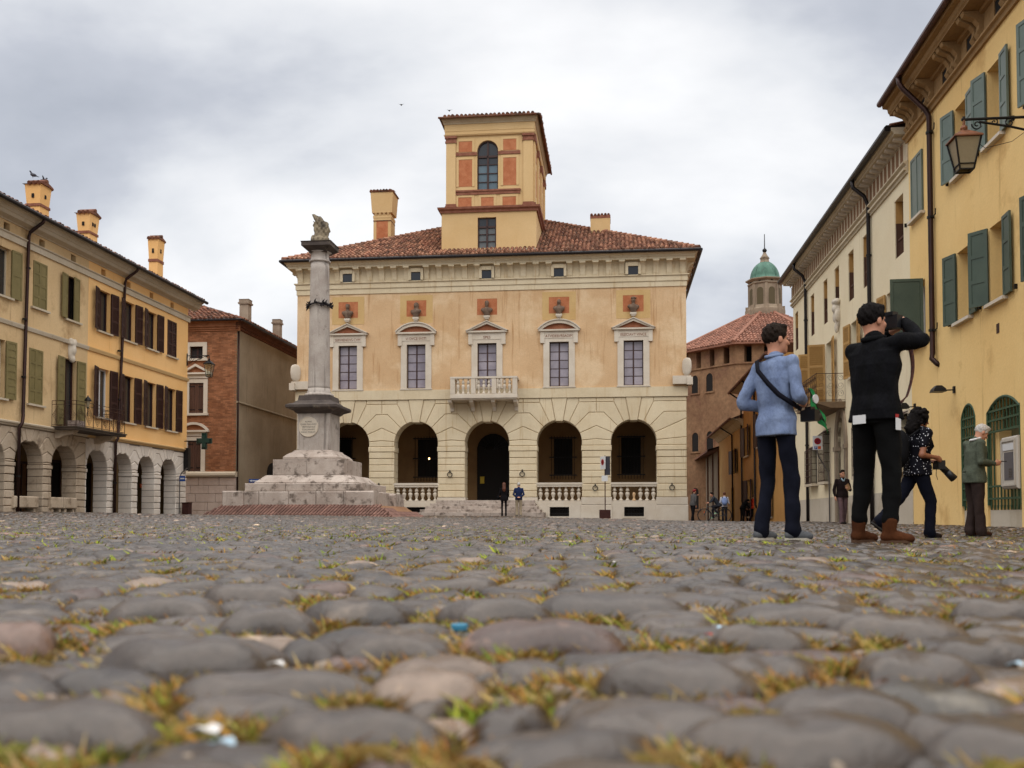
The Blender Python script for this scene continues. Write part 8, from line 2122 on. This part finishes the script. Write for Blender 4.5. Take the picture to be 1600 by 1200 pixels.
for i in range(g):
    for j in range(g):
        a, b = i/(g-1), j/(g-1); vs.append((fx+.02*math.sin(9*a)+.03*b, fy+.02+.20*a+.012*math.sin(7*b), fz+.11-.22*a-.24*b*(1-.35*a)+.02*math.sin(6*a+4*b)))
n = len(vs); vs += [(x+.003, y, z) for x, y, z in vs]; fs = [(i*g+j, i*g+j+1, (i+1)*g+j+1, (i+1)*g+j) for i in range(g-1) for j in range(g-1)]; fs += [tuple(q+n for q in f_[::-1]) for f_ in fs]
m.add(vs, fs); loc_obj('pennant', m.mesh('pennant', grn, smooth=True), fl); m = MB(); m.tube([(fx+.02, fy-.02, fz+.10), (fx+.04, fy+.20, fz-.20)], .006, 6); loc_obj('stick', m.mesh('stick', blackm), fl)
m = MB(lambda x, y, z: (fx+.034+z+.02*math.sin(9*y/.2)*0, fy+.06+y, fz+.015+x)); m.lathe([(.038, -.005), (.038, .006)], n=14); loc_obj('white_patch', m.mesh('white_patch', whitep), fl)

# 2: photographer in black
blk = cloth('black_wool_jacket', (14,14,17), (20,20,24), bump=.03, bscale=8, fine=.2, stretch=(1.4, 1.4, .6))
blkt = cloth('black_trousers', (12,12,13), (15,15,16))
suede = cloth('brown_suede', (86,50,28), (68,38,22), fine=.2)
DARKSOLE[suede] = M('brown_sole', alb(86,60,42), None, rough=.8)
p2, S, J, HF = person('man in a black jacket and brown boots photographing with raised arms', 1370, 7.18, 1.80, 56,
    dict(elbowR=(.27, .175, 1.49), wristR=(.085, .235, 1.66), elbowL=(-.30, .20, 1.38), wristL=(-.05, .27, 1.60), handR=((-.85, .42, .30), (0, .6, -.8), .9), handL=((.5, .7, .5), (.2, -.3, 1), .8), shR=(.205, .02, 1.46), shL=(-.19, .02, 1.45), head=(-.02, .01, 1.65),
         kneeL=(-.13, .03, .50), ankleL=(-.14, -.02, .09), kneeR=(.12, .02, .50), ankleR=(.13, -.03, .09)),
    blk, blkt, suede, hair_bk, h=.0085, head_yaw=12, build=1.04, hem=.90, toe=(10, 40), jacket='jacket', boots=True, leg_w=.98, wr=.004)
m = MB(); m.tube([tuple(S((.07*math.cos(t), -.01+.075*math.sin(t), 1.515+.012*math.sin(t)))) for t in np.linspace(0, 6.283, 24)], .022, 6); loc_obj('collar', m.mesh('collar', blk, smooth=True), p2)
# jacket skirt flaring at the right hip
c_ = held_root('camera', p2, 'black camera raised to the eye of the man in the black jacket', 'camera')
cx, cy, cz = S((.02, .185, 1.655)); m = MB(); m.box(cx-.07, cx+.07, cy-.035, cy+.035, cz-.05, cz+.05); m.box(cx-.035, cx+.035, cy-.04, cy+.03, cz+.05, cz+.078); loc_obj('body', m.mesh('body', blackm), c_)
m = MB(lambda x, y, z: (cx+x, cy+z, cz+y)); m.lathe([(.036, .03), (.04, .05), (.04, .16), (.034, .17)], n=18); loc_obj('lens', m.mesh('lens', blackm), c_)
pat = M('patterned_strap', alb(110,70,50), alb(60,30,44), 60, .8, fine=.4, fscale=120)
pts = []
for q in np.linspace(0, 1, 14): pts.append((S((.10+.0*q, .22+.10*math.sin(3.0*q), 1.60-.52*q+.14*max(0, q-.62)*0)), (.35, .4, .2+.3*q)))
pts2 = [(S((.10, .33-.0*q, 1.10)), (.3, .4, .3)) for q in ()]
for q in np.linspace(.1, 1, 7): pts.append((S((.11, .235-.02-.17*q, 1.08-.05*math.sin(2.6*q))), (.3, .1, .9)))
held('camera_strap', strap(pts, .034, .004, pat), p2, 'patterned neck strap dangling from the raised camera', 'strap')
m = MB(); x_, y_, z_ = S((-.03, -.150, .905)); m.box(x_-.055, x_+.055, y_-.004, y_, z_-.03, z_+.035); tk = held('paper_ticket', m.mesh('paper_ticket', whitep), p2, 'white paper ticket tucked at the jacket hem', 'ticket')
m = MB(); x_, y_, z_ = S((.20, -.02, .88)); m.box(x_, x_+.004, y_-.03, y_+.03, z_-.06, z_+.03); ob = held_root('badge', p2, 'white badge with red top hanging from the right hip', 'badge'); loc_obj('card', m.mesh('card', whitep), ob)
m = MB(); m.box(x_-.001, x_+.005, y_-.03, y_+.03, z_+.03, z_+.055); loc_obj('red_top', m.mesh('red_top', redp), ob)

# 3: woman with curly hair
dots = bpy.data.materials.new('polka_dot_cloth'); dots.use_nodes = True; N, L = dots.node_tree.nodes, dots.node_tree.links; b = N['Principled BSDF']; b.inputs['Roughness'].default_value = .8
t_ = N.new('ShaderNodeTexCoord'); vo = N.new('ShaderNodeTexVoronoi'); vo.inputs['Scale'].default_value = 32; vo.inputs['Randomness'].default_value = .75; L.new(t_.outputs['Object'], vo.inputs['Vector'])
lt_ = N.new('ShaderNodeMath'); lt_.operation = 'LESS_THAN'; L.new(vo.outputs['Distance'], lt_.inputs[0]); lt_.inputs[1].default_value = .20
mx = N.new('ShaderNodeMix'); mx.data_type = 'RGBA'; L.new(lt_.outputs[0], mx.inputs[0]); b.inputs['Specular IOR Level'].default_value = .08; mx.inputs[6].default_value = (.005, .005, .008, 1); mx.inputs[7].default_value = (.62, .62, .66, 1); L.new(mx.outputs[2], b.inputs['Base Color'])
navy2 = cloth('midnight_trousers', (20,22,34), (16,18,28)); dshoe = cloth('dark_shoe', (40,30,28), (30,24,22), rough=.6)
DARKSOLE[dshoe] = M('black_sole', (.02,.018,.016), None, rough=.8)
p3, S, J, HF = person('woman with curly black hair and a polka dot top striding right with a camera', 1434, 12.0, 1.62, 84,
    dict(elbowR=(.24, -.06, 1.13), wristR=(.16, .19, 1.10), elbowL=(-.22, 0, 1.12), wristL=(-.02, .22, 1.06), handR=((-.3, .8, -.3), (-1, 0, -.2), 1.0), handL=((.3, .8, -.2), (.5, -.2, .8), 1.0),
         kneeL=(-.09, -.20, .56), ankleL=(-.09, -.52, .24), pitchL=-38, kneeR=(.09, .14, .50), ankleR=(.09, .12, .09), head=(0, .06, 1.63)),
    dots, navy2, dshoe, hair_bk, skin2, h=.011, hair='curly', build=1.10, female=True, lean=(0, .10), hem=.86, sleeve='short', head_pitch=-14, head_yaw=4, leg_w=1.0)
c_ = held_root('camera', p3, 'black camera with long lens carried low by the curly haired woman', 'camera')
cx, cy, cz = S((.06, .30, 1.0)); m = MB(); m.box(cx-.07, cx+.07, cy-.06, cy+.03, cz-.05, cz+.06); loc_obj('body', m.mesh('body', blackm), c_)
m = MB(); m.tube([(cx, cy, cz), (cx+.01, cy+.08, cz-.08)], .042, 14); m.tube([(cx+.01, cy+.08, cz-.08), (cx+.02, cy+.17, cz-.17)], [.044, .05], 14); loc_obj('lens', m.mesh('lens', blackm, smooth=True), c_); m = MB(); m.tube([(cx, cy-.05, cz-.05), (cx+.01, cy-.06, cz-.12), (cx+.01, cy-.04, cz-.18)], .004, 5); loc_obj('cord', m.mesh('cord', blackm), c_)
bp_ = SDF(.014, .03); bp_.ell(S((0, -.24, 1.25)), (.15, .09, .22)); bp_.ell(S((0, -.27, 1.14)), (.16, .10, .17)); bp_.ell(S((0, -.32, 1.12)), (.11, .06, .12))
bk_ = held_root('backpack', p3, 'black backpack on the back of the curly haired woman', 'backpack'); loc_obj('bag', bp_.mesh('bag', cloth('black_nylon', (20,20,22))), bk_)
for sg in (-1, 1): loc_obj('shoulder_strap', strap([(S((sg*.12, -.16, 1.40)), (1, 0, 0)), (S((sg*.13, -.04, 1.49)), (1, 0, 0)), (S((sg*.13, .12, 1.40)), (1, 0, 0)), (S((sg*.14, .16, 1.25)), (1, 0, 0)), (S((sg*.18, .02, 1.12)), (.3, 1, 0))], .05, .012, MATS['black_nylon']), bk_)

# 4: older man at the cash machine
tweed = cloth('green_grey_tweed', (92,98,84), (78,84,72), scale=40, fine=.2); brt = cloth('dark_brown_trousers', (62,50,46), (52,42,40)); lsh = cloth('brown_leather', (72,44,32), (58,34,26), rough=.45)
DARKSOLE[lsh] = MATS['black_sole']
p4, S, J, HF = person('white haired older man in a green grey jacket looking down at his hands', 1523, 14.6, 1.75, 88,
    dict(elbowR=(.24, -.02, 1.14), wristR=(.15, .24, 1.12), elbowL=(-.24, .02, 1.14), wristL=(-.06, .28, 1.12), handR=((-.15, 1, .05), (-1, 0, .3), .5), handL=((.25, 1, 0), (.2, 0, 1), .4), head=(0, .13, 1.60), neck=(0, .035, 1.46), ankleR=(.10, .04, .09), ankleL=(-.1, -.03, .09)),
    tweed, brt, lsh, hair_gr, h=.011, head_pitch=-32, build=1.06, hem=.82, lean=(0, .03), jacket='jacket', hair='crop', leg_w=1.06)
m = MB(); m.tube([tuple(S((.068*math.cos(t), .03+.078*math.sin(t), 1.505+.022*math.sin(t)))) for t in np.linspace(0, 6.283, 20)], .016, 6); loc_obj('shirt_collar', m.mesh('shirt_collar', whitep, smooth=True), p4)
m = strap([(S((.06, .12, 1.44)), (1, .2, .2)), (S((.06, .165, 1.3)), (1, .2, 0)), (S((.05, .165, 1.12)), (1, .1, 0))], .07, .006, MATS['dark_navy_denim'], 'lapel'); loc_obj('lapel', m, p4)
m = MB(); x_, y_, z_ = S((.05, .40, 1.15)); m.box(x_-.035, x_+.035, y_-.06, y_+.07, z_, z_+.01); held('phone', m.mesh('phone', blackm), p4, 'dark phone held by the older man in the green jacket', 'phone')

# 5, 6: couple before the palace steps
p5, S, J, HF = person('woman with long auburn hair and black clothes seen from behind at the palace steps', 787.5, 49.4, 1.74, -4,
    dict(elbowL=(-.24, .02, 1.13), wristL=(-.22, .18, 1.08), elbowR=(.23, .02, 1.13), wristR=(.16, .20, 1.10)), cloth('black_coat', (24,22,24)), cloth('black_tights', (18,17,19)), dshoe, hair_br, h=.022, hair='long', female=True, hem=.80, leg_w=.78, jacket='coat', wr=0)
s_ = SDF(.02, .03); s_.ell(S((-.30, .02, .98)), (.07, .13, .10)); held('handbag', s_.mesh('handbag', MATS['black_nylon']), p5, 'dark handbag at the side of the long haired woman', 'bag')
p6, S, J, HF = person('grey haired man in a navy jacket with hands clasped behind his back', 810.5, 49.8, 1.76, 2,
    dict(elbowL=(-.27, -.09, 1.13), wristL=(-.06, -.17, .99), elbowR=(.27, -.09, 1.13), wristR=(.06, -.17, .99), handL=((1, 0, -.2), (0, -.3, 1), .4), handR=((-1, 0, -.2), (0, -.3, 1), .4)), cloth('navy_jacket', (36,48,84), (30,42,74)), cloth('beige_trousers', (176,160,136), (164,148,124)), sneaker, hair_gr, h=.020, hem=.86, jacket='jacket', wr=0, leg_w=1.05)
# 7: red haired person leaning by the corner
p7, S, J, HF = person('red haired person in a grey jacket leaning on the palace corner pipe', 1082.5, 50.2, 1.72, 62,
    dict(elbowR=(.24, -.02, 1.10), wristR=(.20, .06, .88), elbowL=(-.2, .22, 1.32), wristL=(-.10, .36, 1.42), ankleL=(-.1, .10, .09), ankleR=(.1, -.14, .09), kneeL=(-.1, .08, .5), kneeR=(.1, -.05, .5)), cloth('grey_jacket', (98,96,94), (84,82,82)), cloth('black_jeans', (22,22,26)), dshoe, hair_rd, h=.022, lean=(0, .16), hair='short', jacket='jacket', wr=0, dz=-.02)
# 8, 9: cyclist and companion
def bicycle(px, d, phi, label):
    X, Y, _ = at_y(px, 800, d); r_ = bpy.data.objects.new('bicycle', None); r_.location = (X, Y, gz(X, Y)+.0); r_.rotation_euler = (0, 0, -rad(phi)); COL.objects.link(r_); tag(r_, label, 'bicycle')
    wr_ = .34
    for y in (-.53, .53):
        m = MB(); m.tube([(0, y+wr_*math.cos(t), wr_+wr_*math.sin(t)) for t in np.linspace(0, 6.283, 29)], .024, 6); w = loc_obj('wheel', m.mesh('wheel', blackm, smooth=True), r_)
        m = MB()
        for k in range(14): m.tube([(0.01*(k % 2), y, wr_), (0, y+(wr_-.02)*math.cos(k*.4488), wr_+(wr_-.02)*math.sin(k*.4488))], .003, 3)
        m.tube([(-.05, y, wr_), (.05, y, wr_)], .025, 6); tag(loc_obj('spokes', m.mesh('spokes', greysteel), w), kind='stuff')
    F = MB(); bb, seat, hd, hd2 = (0, -.06, .29), (0, -.22, .80), (0, .38, .78), (0, .42, .62)
    for a, b in ((bb, seat), (seat, hd), (bb, hd2), (hd, hd2), (bb, (0, -.53, wr_)), (seat, (0, -.53, wr_)), (hd2, (0, .53, wr_))): F.tube([a, b], .018, 6)
    F.tube([(0, .38, .78), (0, .36, .95)], .016, 6); loc_obj('frame', F.mesh('frame', M('bicycle_frame', alb(70,70,76), None, rough=.4)), r_)
    m = MB(); m.tube([(-.27, .26, .99), (-.2, .34, .97), (0, .36, .95), (.2, .34, .97), (.27, .26, .99)], .015, 6); loc_obj('handlebar', m.mesh('handlebar', blackm), r_)
    s = SDF(.015, .02); s.cone((0, -.32, .88), (0, -.08, .87), .08, .03); loc_obj('saddle', s.mesh('saddle', blackm), r_)
    m = MB(); m.tube([(-.09, -.06, .29), (.09, -.06, .29)], .015, 6); m.tube([(.09, -.06, .29), (.09, .05, .17)], .012, 5); m.box(.09, .17, .01, .09, .155, .175); m.tube([(-.09, -.06, .29), (-.09, -.17, .41)], .012, 5); m.box(-.17, -.09, -.21, -.13, .405, .425); loc_obj('pedals', m.mesh('pedals', blackm), r_)
    m = MB(); m.box(-.008, .008, .50, .56, .48, .54); loc_obj('reflector', m.mesh('reflector', orangep), r_)
    return r_
bk = bicycle(1116.5, 50.0, -86, 'dark bicycle ridden toward the left at the street corner')
Xb, Yb = bk.location[0], bk.location[1]
p8, S, J, HF = person('cyclist in a dark grey jacket riding the bicycle at the street corner', 1120, 50.0, 1.60, -86,
    dict(pelvis=(0, -.24, .98), hipL=(-.09, -.24, .95), hipR=(.09, -.24, .95), kneeL=(-.12, .14, .88), ankleL=(-.13, -.12, .54), kneeR=(.12, .10, .68), ankleR=(.13, .06, .27), neck=(0, .07, 1.44), head=(0, .16, 1.58), shL=(-.18, .06, 1.38), shR=(.18, .06, 1.38), elbowL=(-.24, .20, 1.18), wristL=(-.26, .33, 1.12), elbowR=(.24, .20, 1.18), wristR=(.26, .33, 1.12)),
    cloth('dark_grey_jacket', (62,66,74), (52,56,64)), cloth('grey_jeans', (48,48,54)), cloth('bright_sneaker', (150,200,160)), hair_dk, h=.022, lean=(0, .55), hem=.90, jacket='jacket', wr=0, xy=(Xb, Yb))
p9, S, J, HF = person('child with a pale blue backpack seen from behind beside the cyclist', 1132, 50.9, 1.58, 8, dict(wristR=(.30, .16, 1.05), elbowR=(.27, 0, 1.1)), cloth('white_shirt', (206,206,214)), cloth('dark_shorts', (40,40,46)), dshoe, hair_br, h=.022, wr=0)
s = SDF(.02, .03); s.ell(S((0, -.22, 1.22)), (.17, .11, .22)); s.ell(S((0, -.29, 1.14)), (.13, .07, .12)); bk_ = held_root('backpack', p9, 'pale blue backpack on the child beside the bicycle', 'backpack'); loc_obj('bag', s.mesh('bag', cloth('pale_blue_nylon', (150,170,214), (132,152,200))), bk_)
for sg in (-1, 1): loc_obj('shoulder_strap', strap([(S((sg*.12, -.15, 1.40)), (1, 0, 0)), (S((sg*.13, -.02, 1.50)), (1, 0, 0)), (S((sg*.13, .12, 1.36)), (1, 0, 0))], .05, .015, MATS['black_nylon']), bk_)
# 10: group down the street
p10, S, J, HF = person('person in black bending forward in the side street', 1160, 57.0, 1.66, 60, dict(neck=(0, .26, 1.30), head=(0, .40, 1.36), shL=(-.18, .22, 1.28), shR=(.18, .22, 1.28), elbowL=(-.22, .30, 1.04), wristL=(-.16, .44, .92), elbowR=(.22, .30, 1.04), wristR=(.16, .44, .92)), cloth('black_top', (20,19,20)), cloth('charcoal_trousers', (28,26,26)), dshoe, hair_bk, h=.024, lean=(0, .5), wr=0, hair='long', head_pitch=-30)
p11, S, J, HF = person('person in dark brown between the bending one and the red jacket', 1169.5, 58.0, 1.45, 30, {}, cloth('dark_brown_top', (56,44,36)), MATS['charcoal_trousers'], dshoe, hair_dk, h=.024, wr=0)
p12, S, J, HF = person('person in a bright red jacket walking in the side street', 1177.5, 56.0, 1.62, 70, dict(kneeR=(.09, .14, .5), ankleR=(.09, .16, .09), kneeL=(-.09, -.08, .5), ankleL=(-.09, -.24, .14), wristR=(.2, .22, 1.1), elbowR=(.24, .02, 1.12)), cloth('red_jacket', (206,62,34), (186,50,28)), MATS['black_jeans'], dshoe, hair_br, h=.022, jacket='jacket', wr=0)
# 11: man walking toward us with a book
p13, S, J, HF = person('man in a dark pullover and glasses walking toward the viewer with a book', 1316.5, 30.0, 1.72, 176,
    dict(elbowL=(-.26, .0, 1.13), wristL=(-.10, .22, 1.14), elbowR=(.27, -.02, 1.13), wristR=(.27, .06, .90), handL=((.5, .5, .3), (0, -1, 0), .8), kneeR=(.09, .12, .50), ankleR=(.09, .14, .10), kneeL=(-.09, -.02, .50), ankleL=(-.09, -.14, .11)), cloth('dark_pullover', (40,30,30), (34,26,26)), cloth('mauve_trousers', (112,90,92), (98,78,82)), dshoe, hair_dk, h=.016, hair='crop', wr=.003)
m = strap([(S((-.07, .075, 1.49)), (0, .4, 1)), (S((-.02, .115, 1.42)), (.6, .2, 1)), (S((.02, .115, 1.42)), (-.6, .2, 1)), (S((.07, .075, 1.49)), (0, .4, 1))], .05, .006, cloth('light_blue_collar', (170,196,214)), 'shirt_collar'); loc_obj('shirt_collar', m, p13)
m = MB(); rr, f, u, hp = HF
for sg in (-1, 1): m.tube([tuple(hp(sg*.032+.022*math.cos(t), .098, .006+.017*math.sin(t))) for t in np.linspace(0, 6.283, 12)], .003, 4)
loc_obj('glasses', m.mesh('glasses', blackm), p13)
m = MB(lambda x, y, z: tuple(S((-.07+x*.82+z*.4, .27+y, 1.20-x*.5+z*.86)))); m.box(-.07, .07, -.012, .012, -.09, .10); held('book', m.mesh('book', M('tan_book', alb(170,134,96), alb(140,104,70), 9, .8, fine=.15)), p13, 'tan book held against the chest of the walking man', 'book')
# 12: woman with stroller
p14, S, J, HF = person('woman in a dark grey top pushing a stroller seen between the photographer legs', 1364, 31.0, 1.62, 182, dict(elbowL=(-.24, .04, 1.14), wristL=(-.22, .30, 1.04), elbowR=(.24, .04, 1.14), wristR=(.22, .30, 1.04)), cloth('dark_grey_top', (66,64,62), (56,54,54)), MATS['black_jeans'], dshoe, hair_bk, h=.018, wr=.002, female=True, sleeve='long', hair='short', head_yaw=6)
st = held_root('stroller', p14, 'black stroller with white tubing pushed by the woman in grey', 'stroller')
m = MB()
for sg in (-1, 1):
    m.tube([(sg*.22, .30, 1.02), (sg*.22, .55, .70), (sg*.22, .90, .22)], .016, 6); m.tube([(sg*.22, .42, .20), (sg*.22, .62, .62), (sg*.22, .80, .72), (sg*.20, .88, .60)], .016, 6)
m.tube([(-.22, .30, 1.02), (.22, .30, 1.02)], .018, 6); loc_obj('tube_frame', m.mesh('tube_frame', whitep, smooth=True), st)
for sg in (-1, 1):
    for y, r in ((.42, .13), (.92, .09)):
        m = MB(lambda x, yy, z: (sg*.25+z, y+x, r+yy)); m.lathe([(r*.6, -.02), (r, -.015), (r, .015), (r*.6, .02)], n=16); loc_obj('wheel', m.mesh('wheel', blackm), st)
s = SDF(.02, .03); s.ell((0, .66, .50), (.19, .22, .22)); s.ell((0, .50, .66), (.19, .10, .22)); loc_obj('seat', s.mesh('seat', MATS['black_nylon']), st)
s = SDF(.02, .03); s.ell((0, .58, .80), (.20, .22, .17)); s.plane((0, .66, .76), (0, .5, -.8)); loc_obj('hood', s.mesh('hood', MATS['black_nylon']), st)
s = SDF(.016, .02); s.ell((0, .68, .62), (.07, .08, .09)); s.ell((0, .70, .48), (.10, .09, .10)); o = bpy.data.objects.new('blanket', s.mesh('blanket', cloth('orange_purple_blanket', (200,96,50), (130,70,130), scale=16))); COL.objects.link(o); o.location = st.location; o.rotation_euler = st.rotation_euler; tag(o, 'orange and purple blanket bundle in the stroller', 'blanket')
